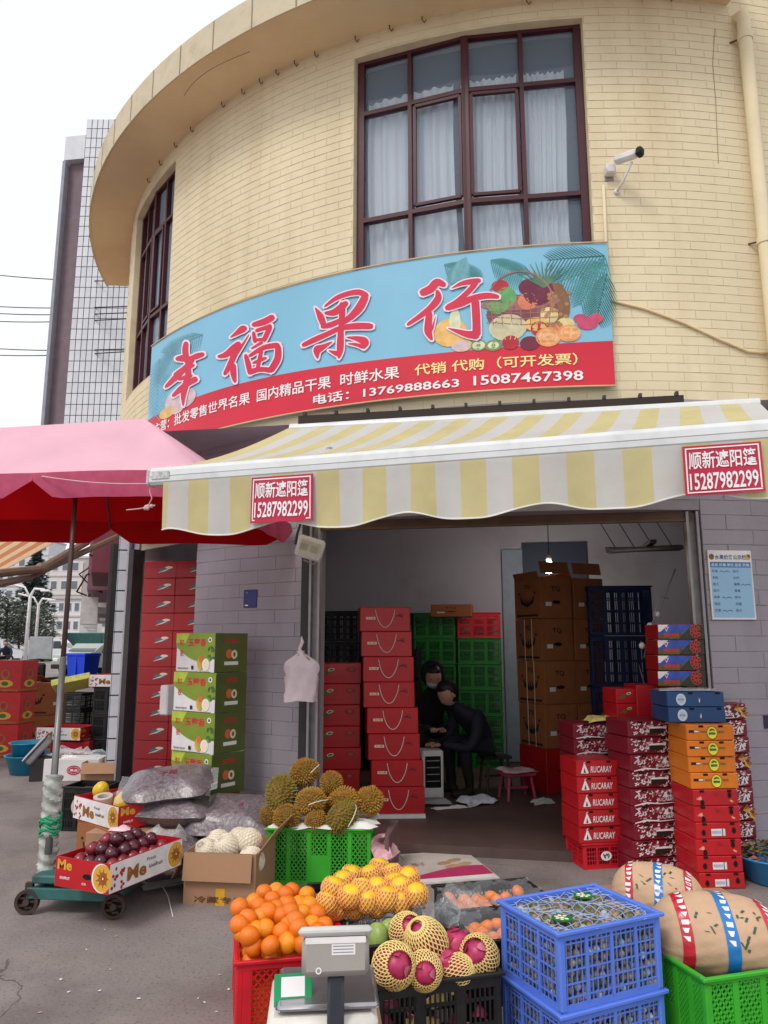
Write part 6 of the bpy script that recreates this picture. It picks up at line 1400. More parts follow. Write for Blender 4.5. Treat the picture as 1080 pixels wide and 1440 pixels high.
tl = MB().box((0, 0, .06), (.30, .12, .006)).build('lid_flap', M_kraftd); tl.parent = t; tl.location = (0, 0, .40); tl.rotation_euler = (0, R_(20), 0)
p4 = pr_(); p4.oval(0, .02, .07, .07, M_goldd); p4.oval(0, .03, .04, .04, M_redcard2); p4.oval(0, -.10, .12, .05, M_gold); p4.oval(0, -.10, .05, .03, M_leafp); p4.rect(-.2, -.2, .2, -.17, M_goldd)
kind('redfruit', 'fruit_carton', 'carton', (.48, .36, .42), M_redcard, [('printed_front', 'front', p4), ('printed_side', 'right', p4)])
for k in range(3):
    p = ony(15, 1000, 10.4); p.z = .421 * k; boxat('redfruit', 'red and gold fruit carton, %s at the far left by the road' % ORD[2 - k], p, R_(-6), 'red fruit cartons by the road', R_(2))
for k, (px, py, r_, lb) in enumerate(((26, 1092, .24, 'wide blue basin on the ground under the tilted scale'), (22, 1075, .20, 'smaller turquoise basin stacked in the blue basin'))):
    t = thing('plastic_basin', lb, 'basin', onz(26, 1092, 0) + Vector((0, .2, .14 * k)), 0, 'blue basins'); put('bowl', MB().lathe([(.001, .004), (r_ * .75, .004), (r_, .20), (r_ + .02, .205), (r_ + .02, .215), (r_ - .02, .205), (r_ * .72, .02), (.001, .016)], 24).mesh('bowl', mat('teal_blue_plastic', (36, 128, 162), rough=.4), True), t)
# second counter scale, tilted on a stand
p = ony(55, 1055, 8.6); t = thing('counter_scale', 'grey counter scale tilted on a box near the blue basins', 'scale', p, R_(20)); put('housing', MB().cbox((0, 0, 0), (.32, .30, .08), .02).mesh('housing', M_alud), t, (0, 0, 0), (0, R_(-50), 0)); put('pan', MB().cbox((.0, 0, .055), (.34, .32, .02), .008).mesh('pan', M_alu), t, (0, 0, 0), (0, R_(-50), 0)); put('stand', MB().box((.08, 0, -.28), (.30, .26, .42)).mesh('stand', M_darksteel), t)
# ------------------------------------------------------------------ front row: oranges, pears, dragon fruit, mandarins
ca, sa_ = math.cos, math.sin
def loc2(c, rz, x, y, z): return Vector((c[0] + x * ca(rz) - y * sa_(rz), c[1] + x * sa_(rz) + y * ca(rz), z))
# oranges
oc_ = (-.40, 3.32); orz = R_(12)
crate('orange_crate', 'red lattice crate piled with oranges beside the counter scale', (oc_[0], oc_[1], .0), orz, (.42, .60, .335), 'mesh', M_redp)
OZ = [(445,672),(503,648),(520,668),(478,715),(530,710),(543,612),(577,640),(592,605),(630,622),(655,605),(715,622),(595,680),(635,660),(685,660),(612,705),(650,690),(697,695),(755,698),(668,725),(550,757),(615,770),(683,755),(735,742),(785,745),(485,785),(460,770),(503,830),(568,823),(638,812),(700,815),(445,742),(515,762),(642,745),(560,690),(722,665),(760,770)]
ORDN = 'first second third fourth fifth sixth seventh eighth ninth tenth eleventh twelfth thirteenth fourteenth fifteenth sixteenth seventeenth eighteenth nineteenth twentieth'.split()
orow = lambda py: 'front' if py > 1315 else ('middle' if py > 1280 else 'back')
for k, (zx, zy) in enumerate(OZ):
    px, py = 180 + zx * .35185, 1040 + zy * .35185; t = (py - 1250) / 90; zt = .385 + .055 * math.sin(math.pi * min(1, max(0, .15 + t * .85))) - .035 * t + (.012 if k % 3 == 0 else 0)
    rw = sorted(q[0] for q in OZ if orow(1040 + q[1] * .35185) == orow(py)); nth = ORDN[rw.index(zx)]
    fruit('orange', 'orange on the pile in the red crate, %s from the left among the %s ones' % (nth, orow(py)), 'orange', ORM[k % 3], onz(px, py, zt), rnd.uniform(.035, .039), 'oranges in the red crate', parts=())
for i in range(5):
    for j in range(7):
        fruit('orange', 'orange in the lower layers of the red crate', 'orange', ORM[(i + j) % 3], loc2(oc_, orz, (i - 2) * .078 + rnd.uniform(-.006, .006), (j - 3) * .078 + rnd.uniform(-.006, .006), .285 + rnd.uniform(-.01, .03)), .041, 'oranges low in the red crate')
b = MB(); b.box((0, 0, .12), (.37, .55, .2)); o = b.build('crate_filling', M_orange2, None, (oc_[0], oc_[1], .01), orz); tag(o, 'packed oranges seen through the lattice of the red crate', 'oranges', kind='stuff')
# counter scale on a box, its display turned away
cs = thing('counter_scale', 'electronic counter scale with steel pan and display head on a dark post', 'scale', (-.175, 2.52, 0), R_(5))
put('stand_box', MB().cbox((0, .02, .17), (.34, .34, .34), .01).mesh('stand_box', M_kraft), cs)
put('base', MB().cbox((-.015, .05, .375), (.33, .33, .065), .02).mesh('base', mat('cream_plastic', (216, 212, 204), rough=.45, dirt=(150, 144, 136), dscale=6, damt=.5), 'auto'), cs)
pan = MB(); pan.cbox((.0, .05, .425), (.31, .29, .018), .012); 
put('pan', pan.mesh('pan', mat('brushed_steel_pan', (176, 174, 178), rough=.28, metal=.85, var=.12, scale=5, dirt=(110, 108, 112), dscale=4, damt=.4), 'auto'), cs)
put('post', MB().cbox((.022, -.115, .395), (.05, .042, .27), .008).mesh('post', mat('dark_grey_post', (58, 60, 70), rough=.4), 'auto'), cs)
hd = MB(); X = Matrix.Translation((.02, -.115, .585)) @ Matrix.Rotation(R_(-18), 4, 'X')
hd.cbox((0, 0, -.004), (.20, .055, .108), .014, X); put('display_head', hd.mesh('display_head', mat('taupe_plastic', (150, 144, 138), rough=.4, var=.04), 'auto'), cs)
hd = MB(); hd.cbox((0, .0, .058), (.222, .08, .026), .010, X); put('head_cover', hd.mesh('head_cover', mat('pale_grey_plastic', (196, 196, 194), rough=.4), 'auto'), cs)
pr = pr_(); pr.rect(-.09, .026, .09, .043, M_whitec); pr.rect(-.012, -.004, .058, .024, M_whitec)
for k in range(3): pr.rect(-.008, .001 + k * .008, .053, .004 + k * .008, mat('print_grey', (130, 130, 136)))
pr.ring(-.05, -.042, .005, .009, M_whitec); put('sticker', pr.mesh('sticker', X=X @ Matrix.Translation((0, -.0283, 0)) @ Matrix.Rotation(R_(90), 4, 'X')), cs)
# green payment card (code left blank)
gc = thing('payment_card', 'small green card with a white square leaning on the scale pan', 'card', onz(412, 1392, .45), R_(8)); X = Matrix.Rotation(R_(62), 4, 'X')
put('card', MB().cbox((0, .0, .004), (.115, .085, .006), .002, X).mesh('card', mat('payment_green', (20, 146, 88), rough=.35)), gc)
pr = pr_(); pr.rect(-.036, -.018, .036, .034, M_white); pr.rect(-.04, -.034, .03, -.028, M_white); put('printed_face', pr.mesh('printed_face', X=X @ Matrix.Translation((0, 0, .0078))), gc)
# foam-netted golden pears in a black crate with plastic
pc_ = (-.10, 3.86); prz = R_(11)
crate('pear_crate', 'black lattice crate of yellow pears in orange foam nets', (pc_[0], pc_[1], 0), prz, (.48, .42, .295), 'slot', M_blackp)
PEAR = fruit_mesh('skin', M_yellow, (1, 1, .98), .008, seed=31); NETO = net_mesh('foam_net', M_foamo, 9, 18, .055, .80, math.pi - .1, R0=1.06)
PZ = [(235,292),(320,290),(415,282),(490,302),(155,348),(230,382),(285,352),(350,350),(455,347),(525,375),(130,412),(170,428),(255,428),(310,402),(350,418),(455,408),(395,392),(360,255),(200,320),(430,330)]
for k, (zx, zy) in enumerate(PZ):
    px, py = 420 + zx * .3148, 1140 + zy * .3148; zt = .345 + .095 * max(0, math.sin(math.pi * min(1, max(0, (1280 - py) / 62)))) + .02
    prow = lambda y_: 'front row' if y_ > 1263 else ('top' if y_ < 1240 else 'middle')
    rw = sorted(q[0] for q in PZ if prow(1140 + q[1] * .3148) == prow(py))
    t = thing('netted_pear', 'yellow pear in orange foam net, %s from left in the %s of the heap' % (ORDN[rw.index(zx)], prow(py)), 'pear', onz(px, py, zt), 0, 'netted pears in the black crate')
    t.scale = (.05,) * 3; t.rotation_euler = (rnd.uniform(-.15, .35), rnd.uniform(-.35, .35), rnd.uniform(0, 6.28)); put('fruit', PEAR, t); put('foam_net', NETO, t)
b = MB()
for k in range(3):
    X = Matrix.Translation(loc2(pc_, prz, -.1 + .12 * k, -.22, .27)) @ Matrix.Rotation(R_(75), 4, 'X'); crumple(b, (.2, .09, .05), 110 + k, 8, .5, 0, X)
o = b.build('clear_film', M_wrap, None); tag(o, 'glossy torn film over the front rim of the pear crate', 'film')
# dragon fruit crate
dc_ = (.155, 3.02); drz = R_(15)
crate('dragon_fruit_crate', 'black lattice crate of dragon fruit in yellow foam nets', (dc_[0], dc_[1], 0), drz, (.46, .34, .33), 'slot', M_blackp)
def pitaya_mesh(seed):
    r = random.Random(seed); b = MB(); b.ball((0, 0, 0), .93, 16, 11, 0, (.9, .9, 1.15))
    for i in range(18):
        z = .85 - 1.6 * i / 18; a = i * 2.4; q = math.sqrt(max(0, 1 - z * z)); d = Vector((q * ca(a), q * sa_(a), z)); c = Vector((d.x * .83, d.y * .83, d.z * 1.06)); t_ = Vector((-sa_(a), ca(a), 0)); u = (Vector((0, 0, 1)) - d * d.z).normalized()
        tip = c + u * .42 + d * .20; b.add([c - t_ * .26 - u * .1, c + t_ * .26 - u * .1, c + t_ * .15 + u * .22 + d * .10, tip, c - t_ * .15 + u * .22 + d * .10], [(0, 1, 2, 3, 4)], 0 if i % 3 else 1)
    return b
PIT = [pitaya_mesh(k).mesh('skin', [M_pitaya, mat('dragon_fruit_scale', (206, 120, 140), rough=.45, var=.25, scale=5)], 'auto') for k in (1, 2)]
NETY = net_mesh('foam_net', M_foamy, 15, 28, .032, .62, math.pi - .05, (.95, .95, 1.2), 1.06); NETF = net_mesh('foam_net', M_foamy, 16, 28, .032, .30, math.pi - .05, (.95, .95, 1.2), 1.06)
DF = [(425, 692, 2.84, .082, NETY, (1.1, .6, 0), 'dragon fruit in yellow net at the near left corner of its crate'), (572, 590, 2.98, .086, NETF, (.5, -.5, 0), 'largest net-wrapped dragon fruit in the middle of the crate'), (480, 535, 3.10, .070, NETY, (.9, .5, 0), 'net-wrapped dragon fruit at the back of its crate'), (560, 715, 2.86, .070, NETY, (1.3, .1, 0), 'half-open dragon fruit at the front of its crate'), (690, 615, 3.02, .075, None, (.6, .4, .4), 'bare pink dragon fruit without a net'), (805, 650, 2.98, .080, NETY, (.9, -.5, 0), 'dragon fruit in net at the right end of its crate'), (700, 720, 2.93, .065, NETF, (.2, 1.2, 0), 'pale netted dragon fruit low at the front right'), (640, 690, 2.95, .068, None, (.9, 0, 1), 'bare dragon fruit wedged at the front of its crate')]
for k, (zx, zy, Y_, r_, nt_, rt, lb) in enumerate(DF):
    t = thing('dragon_fruit', lb, 'dragon fruit', ony(420 + zx * .3148, 1140 + zy * .3148, Y_), 0, 'dragon fruit in the black crate'); t.rotation_euler = rt; t.scale = (r_ * .92,) * 3; put('fruit', PIT[k % 2], t)
    if nt_: put('foam_net', nt_, t)
b = MB()
for i in range(30): crumple(b, (.05, .05, .04), 130 + i, 3, .5, i % 2, Matrix.Translation(loc2(dc_, drz, rnd.uniform(-.2, .2), rnd.uniform(-.14, .14), rnd.uniform(.05, .26))))
o = b.build('loose_nets', [M_foamy, M_pitaya]); tag(o, 'loose foam nets and scales packed low in the dragon fruit crate', 'nets', kind='stuff')
# green mangoes behind
gm = fruit_mesh('skin', mat('green_mango_skin', (142, 166, 84), rough=.4, var=.15, scale=3), (1, .8, 1.3), .01, seed=5)
for k, (zx, zy, Y_, lb) in enumerate(((350, 572, 3.22, 'pale green mango just behind the scale display'), (402, 545, 3.28, 'green mango touching the netted dragon fruit'))): fruit('green_mango', lb, 'mango', gm, ony(420 + zx * .3148, 1140 + zy * .3148, Y_), .048, 'green mangoes')
crate('mango_crate', 'low black crate with green mangoes between pears and dragon fruit', (-.02, 3.36, 0), R_(12), (.36, .26, .27), 'slot', M_blackp)
# mandarins, two black crates under film
MAND = fruit_mesh('peel', M_mand, (1, 1, .82), .006, dim=.12, seed=41)
mcs = (('back', onz(693, 1262, .24) , (.50, .36, .26)), ('front', onz(705, 1312, .22), (.36, .34, .26)))
for nm, c, dm in mcs:
    crate('mandarin_crate', 'black lattice crate of mandarins under clear film, %s one of two' % nm, (c.x, c.y, 0), R_(14), dm, 'slot', M_blackp, 'black mandarin crates')
    for i in range(6):
        for j in range(4): 
            fruit('mandarin', 'small mandarin in the %s of the two film-covered black crates' % nm, 'mandarin', MAND, loc2(c, R_(14), (i - 2.5) * dm[0] / 6.6, (j - 1.5) * dm[1] / 4.6, .20 + rnd.uniform(-.015, .02) + (.02 if nm == 'front' and i > 3 else 0)), .034, 'mandarins under film, ' + nm)
    b = MB(); P = []
    for i in range(15):
        P.append([tuple(loc2(c, R_(14), (i / 14 - .5) * dm[0] * 1.04, (j / 10 - .5) * dm[1] * 1.04, .262 + rnd.uniform(-.012, .014) - (.03 if 3 < i < 11 and 2 < j < 8 else 0))) for j in range(11)])
    b.grid(P); o = b.build('clear_film', film('taut_film', (220, 226, 232), clear=.95, rough=.06, edge=.30)); tag(o, 'crinkled clear film stretched over the %s mandarin crate' % nm, 'film')
for k, (px, py, Y_, s_) in enumerate(((612, 1290, 3.35, .22), (640, 1300, 3.30, .22), (655, 1275, 3.5, .2))):
    b = MB(); crumple(b, (s_, s_ * .7, .10), 150 + k, 10, .5); o = b.build('clear_film', film('taut_film', clear=.95), None, ony(px, py, Y_), k); tag(o, 'loose crumpled clear film %s' % ('beside the dragon fruit', 'between dragon fruit and mandarins', 'hanging off the mandarin crate')[k], 'film')
# blue crates of small fruit, one on another
bc_ = (.735, 3.02); brz = R_(25); BD_ = (.46, .36, .255)
M_small = [mat('small_fruit_olive', (104, 104, 66), rough=.4, var=.3, scale=30), mat('small_fruit_tan', (150, 124, 84), rough=.4, var=.3, scale=30), mat('small_fruit_glint', (168, 172, 178), rough=.2, var=.2)]
for k in range(2):
    z0 = k * (BD_[2] + .004)
    crate('blue_crate', 'blue lattice crate of small film-wrapped fruit, %s of the stacked pair' % ('upper' if k else 'lower'), (bc_[0], bc_[1], z0), brz, BD_, 'grid', M_bluep, 'blue crates')
    b = MB()
    for i in range(15):
        for j in range(12):
            for l in range(8):
                edge = i in (0, 14) or j in (0, 11) or l == 7
                if not edge: continue
                x, y, z = (i - 7) * .0288 + rnd.uniform(-.006, .006), (j - 5.5) * .0286 + rnd.uniform(-.006, .006), .03 + l * .0285 + rnd.uniform(-.005, .005) - (.004 if l == 7 else 0)
                if k == 0 and l == 7: z -= .01
                b.ball((x, y, min(z, .232)), .0155, 7, 5, rnd.choice((0, 0, 1, 1, 2)))
    o = b.build('small_fruit', M_small, None, (bc_[0], bc_[1], z0), brz, smooth=True); tag(o, 'small olive and tan fruit packed in the %s blue crate' % ('upper' if k else 'lower'), 'small fruit', kind='stuff')
# loose netting and round green tags across the top of the upper one
b = MB()
for i in range(11):
    y = (i / 10 - .5) * BD_[1] * .96; b.tube([tuple(loc2(bc_, brz, (j / 12 - .5) * BD_[0] * .97, y + .02 * math.sin(j * 1.1 + i), 2 * BD_[2] - .006 + .006 * math.sin(j * 2 + i))) for j in range(13)], .0016, 4)
for i in range(14):
    x = (i / 13 - .5) * BD_[0] * .96; b.tube([tuple(loc2(bc_, brz, x + .015 * math.sin(j * 1.3 + i), (j / 10 - .5) * BD_[1] * .97, 2 * BD_[2] - .004 + .006 * math.sin(j * 2.2 + i))) for j in range(11)], .0016, 4)
o = b.build('net_cover', mat('pale_blue_net', (150, 170, 214), rough=.5)); tag(o, 'pale blue net stretched over the upper blue crate', 'net')
for k, (x, y) in enumerate(((-.13, -.07), (.10, .09))):
    t = thing('round_tag', 'round green and white paper tag %s the upper blue crate' % ('at the near corner of' if k == 0 else 'at the far side of'), 'tag', loc2(bc_, brz, x, y, 2 * BD_[2] + .004), .6 * k); put('disc', MB().lathe([(.038, 0), (.038, .002), (.001, .002)], 20).mesh('disc', mat('tag_green', (28, 120, 52), rough=.4)), t)
    pr = pr_(); 
    for i in range(7): a = i * .9; pr.oval(.02 * ca(a) * (i > 0), .02 * sa_(a) * (i > 0), .009, .007, M_yel if i % 2 else M_white, 10, a)
    put('printed_face', pr.mesh('printed_face', X=Matrix.Translation((0, 0, .0026))), t)
# big green crate and kraft-wrapped bundles with tape
crate('green_crate', 'big bright green lattice crate under a taped brown bundle', (1.36, 3.13, 0), R_(16), (.60, .42, .335), 'diamond', M_greenp)
crate('green_crate', 'dark crate under the rear brown bundle, mostly hidden', (1.28, 3.62, 0), R_(16), (.50, .36, .26), 'slot', M_blackp)
M_kp = mat('brown_wrapping_paper', (196, 162, 132), rough=.75, var=.08, scale=5, bump=.9, bscale=11, dirt=(164, 128, 100), dscale=7, damt=.4)
def bundle(label, loc, rz, L_, r_, seed):
    t = thing('wrapped_bundle', label, 'bundle', loc, 0, 'brown paper bundles with tape'); t.rotation_euler = (0, R_(2), rz); n = 84; m_ = 44
    r = random.Random(seed); ph_ = [r.uniform(0, 6.28) for _ in range(9)]
    def rr(x, a):
        u = x / (L_/2); q = (1 - min(1, abs(u)) ** 3.4) ** .5; w_ = .012 * abs(u)
        cr_ = abs(math.sin(9*a + 4*u + ph_[0])) * .018 * (abs(u) ** 1.5) * 2 + abs(math.sin(4*a - 7*u + ph_[1])) * .014 + abs(math.sin(6*u + 2.5*math.sin(2*a + ph_[2]) + ph_[3])) * .012 + .006 * math.sin(23*a + 11*u + ph_[4])
        return r_ * q * (1.0 - cr_ + .03 * math.sin(2*a + ph_[5]) + .02 * math.sin(3*a + 2*u + ph_[6]))
    def sp_(x, a, o_=0): q = rr(x, a) + o_; return (x, q * ca(a), .94 * q * sa_(a))
    b = MB(); P = []
    for i in range(m_ + 1):
        x = -L_/2 + L_ * (.5 - .5 * math.cos(math.pi * i / m_)); row = [sp_(x, 2*math.pi*k/n) for k in range(n)]; P.append(row + [row[0]])
    b.grid(P, flip=True); put('paper', b.mesh('paper', M_kp, True), t)
    for nm, x0, wd, m in (('red_tape', -.58, .10, mat('red_tape', (190, 34, 52), rough=.25, spec=.6, bump=.4, bscale=20)), ('blue_tape', .04, .115, mat('blue_tape', (34, 116, 186), rough=.25, spec=.6, bump=.4, bscale=20)), ('red_tape', .66, .10, mat('red_tape', (190, 34, 52)))):
        g = MB(); P = []
        for s_ in (-.5, -.25, 0, .25, .5):
            row = [sp_(x0 * L_/2 + s_ * wd * L_/2 * 1.6 + .007 * math.sin(2*2*math.pi*k/n + seed), 2*math.pi*k/n, .002) for k in range(n)]; P.append(row + [row[0]])
        g.grid(P, flip=True); tp_ = put(nm, g.mesh(nm, m, True), t)
        g = MB()
        for k in range(9):      # worn white print along the tape
            a0 = 1.35 + k * .19; x1 = x0 * L_/2; g.add([sp_(x1 - .012, a0, .0035), sp_(x1 + .012, a0, .0035), sp_(x1 + .012 - .006 * (k % 2), a0 + .11, .0035), sp_(x1 - .012 + .008 * (k % 3), a0 + .11, .0035)], [(0, 1, 2, 3)])
        put('tape_print', g.mesh('tape_print', M_white), tp_)
    gm_ = mat('print_dark_green', (58, 84, 62), rough=.6, var=.2, scale=30); r2 = random.Random(seed + 5)
    for (xc, ac, n_, s_) in ((.36, 2.2, 7, .05), (-.28, 2.5, 6, .045), (.30, 2.9, 5, .04)):
        g = MB()
        for k in range(n_):
            x1 = xc * L_/2 + r2.uniform(-s_, s_) * .9; a1 = ac + r2.uniform(-s_, s_) / r_ * .9; dx, da = r2.uniform(-.02, .02), r2.uniform(-.16, .16); w_ = .004
            g.add([sp_(x1 - w_, a1, .0025), sp_(x1 + w_, a1 + .02, .0025), sp_(x1 + dx + w_, a1 + da + .02, .0025), sp_(x1 + dx - w_, a1 + da, .0025)], [(0, 1, 2, 3)])
        put('brush_mark', g.mesh('brush_mark', gm_), t)
    return t
bundle('big brown paper bundle with red and blue tape on the green crate', ony(1008, 1316, 3.10), R_(-8), .50, .165, 1)
bundle('smaller brown paper bundle with tape behind the blue crates', ony(925, 1262, 3.58), R_(-24), .40, .145, 2)
# ------------------------------------------------------------------ things fixed to the wall
def on_right(px, py):   # pixel on the (round, then flat) wall right of the door
    a, z = oncyl(px, py)
    if a <= PHE: return S(a), z
    p = onp(px, py, E0, EN); return SR + (p - E0).dot(ET), p.z
# drain pipe
s0, z0 = on_right(1046, 60); s1, z1 = on_right(1072, 480); sm = (s0 + s1) / 2
dp = thing('drain_pipe', 'cream painted drain pipe running down the wall at the right edge', 'pipe', wallpt(sm, 0, .07))
top = wallpt(sm, 6.62, .075)
wput(MB().tube([wallpt(sm, .1, .075), wallpt(sm, 6.60, .075), wallpt(sm, 6.67, .06), wallpt(sm, 6.69, .0), wallpt(sm, 6.69, -.06)], .052, 14), 'pipe', M_cream, dp, smooth='auto')
for z in (1.2, 3.0, 4.62, 6.45):
    wput(MB().tube([wallpt(sm, z - .03, .075), wallpt(sm, z + .03, .075)], .06, 14), 'pipe_collar', M_cream, dp, smooth='auto'); wput(MB().tube([wallpt(sm, z, .075), wallpt(sm - .09, z, .0)], .008, 6), 'pipe_bracket', M_rust, dp)
# security camera
sc0, zc0 = on_right(856, 243); cp = wallpt(sc0, zc0, 0); th = orient(sc0)
cm = thing('security_camera', 'white bullet security camera on a bracket beside the big window', 'camera', cp, th); cm.scale = (.78,) * 3
put('junction_box', MB().cbox((0, -.045, .0), (.10, .09, .11), .015).mesh('junction_box', M_whitec, 'auto'), cm)
put('mounting_plate', MB().box((0, -.004, -.07), (.09, .008, .05)).mesh('mounting_plate', M_alud), cm)
Xc = Matrix.Translation((.15, -.28, .01)) @ Matrix.Rotation(R_(52), 4, 'Z') @ Matrix.Rotation(R_(-10), 4, 'Y') 
put('barrel', MB().cbox((0, 0, 0), (.24, .085, .085), .022, Matrix.Translation((.12, -.20, .035)) @ Matrix.Rotation(R_(-40), 4, 'Z') @ Matrix.Rotation(R_(6), 4, 'Y')).mesh('barrel', M_whitec, 'auto'), cm)
put('lens_hood', MB().cbox((0, 0, 0), (.07, .095, .095), .022, Matrix.Translation((.225, -.29, .022)) @ Matrix.Rotation(R_(-40), 4, 'Z') @ Matrix.Rotation(R_(6), 4, 'Y')).mesh('lens_hood', M_ink, 'auto'), cm)
put('arm', MB().tube([(.07, -.02, -.22), (.10, -.09, -.18), (.17, -.22, -.03)], .013, 8).mesh('arm', M_whitec, True), cm); put('arm_foot', MB().lathe([(.03, 0), (.03, .02), (.001, .022)], 12, 0, Matrix.Translation((.07, -.002, -.22)) @ Matrix.Rotation(R_(90), 4, 'X')).mesh('arm_foot', M_whitec, True), cm)
# conduit and cable
q = [on_right(848, 262), on_right(852, 350), on_right(855, 420)]; cd = thing('cable_conduit', 'thin cream conduit running down from the security camera', 'conduit', wallpt(*q[0]))
wput(MB().tube([wallpt(a, z, .012) for a, z in q], .012, 8), 'conduit', M_cream, cd, smooth=True)
q = [on_right(860, 424), on_right(905, 435), on_right(960, 455), on_right(1010, 478), on_right(1050, 495), on_right(1078, 498)]
b = MB().tube([wallpt(a, z, .014) for a, z in q], .011, 6); o = b.build('wall_cable', M_soffit, None, smooth=True); tag(o, 'slack cream cable sagging along the wall right of the banner', 'cable')
q = [on_right(1005, 40), on_right(1002, 90), on_right(1006, 140), on_right(1010, 230)]; b = MB().tube([wallpt(a, z, .004) for a, z in q], .0025, 5); o = b.build('wall_crack', mat('dark_crack', (160, 140, 108), rough=.9), None); o.parent = upper
# price board
pb = [on_right(993, 774), on_right(1056, 774), on_right(1062, 861), on_right(1003, 861)]; sb0 = (pb[0][0] + pb[3][0]) / 2 - .01; wd = .335; zt_ = pb[0][1]; hb_ = .50
bt = thing('price_board', 'pale blue fruit price board on the lilac wall right of the door', 'sign', wallpt(sb0 + wd/2, zt_ - hb_, .004), orient(sb0 + wd/2)); bt.rotation_euler = (0, R_(0), orient(sb0 + wd/2))
put('board', MB().cbox((0, -.006, hb_/2), (wd, .010, hb_), .002).mesh('board', M_whitec), bt)
M_pb = mat('board_pale_blue', (150, 190, 222), rough=.4, var=.03); M_pbd = mat('board_blue', (58, 120, 178), rough=.4)
pr = pr_(); pr.rect(-wd/2 + .012, -hb_/2 + .015, wd/2 - .012, hb_/2 - .085, M_pb); pr.rect(-wd/2 + .012, hb_/2 - .125, wd/2 - .012, hb_/2 - .085, M_pbd)
pr.text('水果价格公示栏', -.115, hb_/2 - .068, .24, .036, M_bluec, .02); pr.text('品名 价格 单位 品名 价格', -.145, hb_/2 - .117, .29, .022, M_white, .01)
for x, c_ in ((-.14, M_goldd), (.14, M_gold)): pr.oval(x, hb_/2 - .048, .02, .022, c_, 14); pr.oval(x + .006, hb_/2 - .04, .012, .012, M_leafp, 10)
rows = [('苹果', '柚子'), ('桃', '山竹'), ('橙子', '葡萄'), ('桔子', '香蕉'), ('草莓', '柿子'), ('西瓜', '石榴'), ('芒果', '梨子')]
for k, (l_, r2) in enumerate(rows):
    y = hb_/2 - .162 - k * .047; pr.text(l_, -.145, y, .045, .020, M_bluec); pr.text(r2, .015, y, .045, .020, M_bluec)
    if k % 2 == 0: pr.line([(-.085 + .07 * (k == 2) * 2.2, y + .004, .003), (-.07 + .154 * (k == 2), y + .012, .004), (-.055 + .154 * (k == 2), y + .002, .003), (-.03 + .154 * (k == 2), y + .012, .004), (-.01 + .154 * (k == 2), y + .004, .003)], .003, M_ink)
put('printed_face', pr.mesh('printed_face', X=Matrix.Translation((0, -.0118, hb_/2)) @ Matrix.Rotation(R_(90), 4, 'X')), bt)
b = MB(); b.cbox((0, -.004, 0), (.05, .006, .09), .001); sx_, zx_ = on_right(1078, 1015); o = b.build('wall_notice', C_('dark_notice', (50, 44, 70), .5), None, wallpt(sx_, zx_, .002), orient(sx_)); tag(o, 'narrow dark notice on the lilac wall at the right edge', 'notice')
# blue plaque on the pier
sa2, za2 = oncyl(353, 842); pl = thing('house_plaque', 'small square navy blue plaque on the pier above the pear boxes', 'plaque', cyl(sa2, za2, CR + .002), orient(S(sa2)))
put('plate', MB().cbox((0, -.006, 0), (.15, .010, .15), .004).mesh('plate', mat('enamel_navy', (26, 34, 110), rough=.3)), pl); pr = pr_(); pr.rect(-.055, -.06, -.02, -.05, M_white); pr.text('门牌', -.05, .045, .025, .012, M_pb); put('printed_face', pr.mesh('printed_face', X=Matrix.Translation((0, -.0118, 0)) @ Matrix.Rotation(R_(90), 4, 'X')), pl)
# flood light under the awning
fp = ony(436, 771, 5.35); fl2 = thing('flood_light', 'square white flood light hanging tilted under the awning by the door', 'lamp', fp); fl2.rotation_euler = (R_(18), R_(16), R_(8))
put('case', MB().cbox((0, 0, 0), (.20, .06, .16), .018).mesh('case', M_whitec, 'auto'), fl2); put('reflector', MB().cbox((0, -.031, 0), (.15, .006, .11), .003).mesh('reflector', mat('lamp_glass', (206, 202, 186), rough=.2)), fl2)
for x in (-.045, .03): put('emitter', MB().box((x, -.036, .005), (.055, .003, .05)).mesh('emitter', mat('emitter_grey', (176, 172, 158), rough=.3)), fl2)
put('bracket', MB().tube([(-.11, 0, 0), (-.12, .06, .06), (-.12, .12, .16)], .010, 6).mesh('bracket', M_darksteel), fl2); put('bracket', MB().tube([(.11, .0, -.02), (.06, .02, -.11), (-.02, .02, -.10)], .006, 6).mesh('bracket', M_alud), fl2)
# bunch of carrier bags hung on the rail
hp = ony(423, 915, 5.52); hbag = thing('carrier_bags', 'bunch of pale carrier bags hanging from the door rail', 'bag', hp); hbag.scale = (.86,) * 3
bg_ = MB(); P = []; 
for j in range(19):
    t = j / 18; z = .0 - .42 * t; wid = .02 + .115 * min(1, max(0, (t - .08) / .16)) ** .8; row = []
    for k in range(24): a = 2*math.pi*k/24; wob = .012 * math.sin(5*a + 6*t) * (1 - t * .3) + .009 * math.sin(9 * a + 3 * math.sin(7 * t)); row.append((wid * ca(a) + wob + .012 * math.sin(3 * t), (.015 + .04 * min(1, t * 3)) * sa_(a) + wob * .6, z + .008 * math.sin(3*a) * t))
    P.append(row + [row[0]])
bg_.grid(P, flip=True); put('bags', bg_.mesh('bags', mat('pink_film_bag', (236, 220, 226), rough=.35, trans=.35, var=.08, scale=8), True), hbag)
put('knot', MB().tube([(0, 0, -.03), (-.01, 0, .02), (.012, 0, .07), (.0, .03, .12)], [.02, .014, .016, .006], 8).mesh('knot', mat('pink_film_bag', (236, 220, 226)), True), hbag)
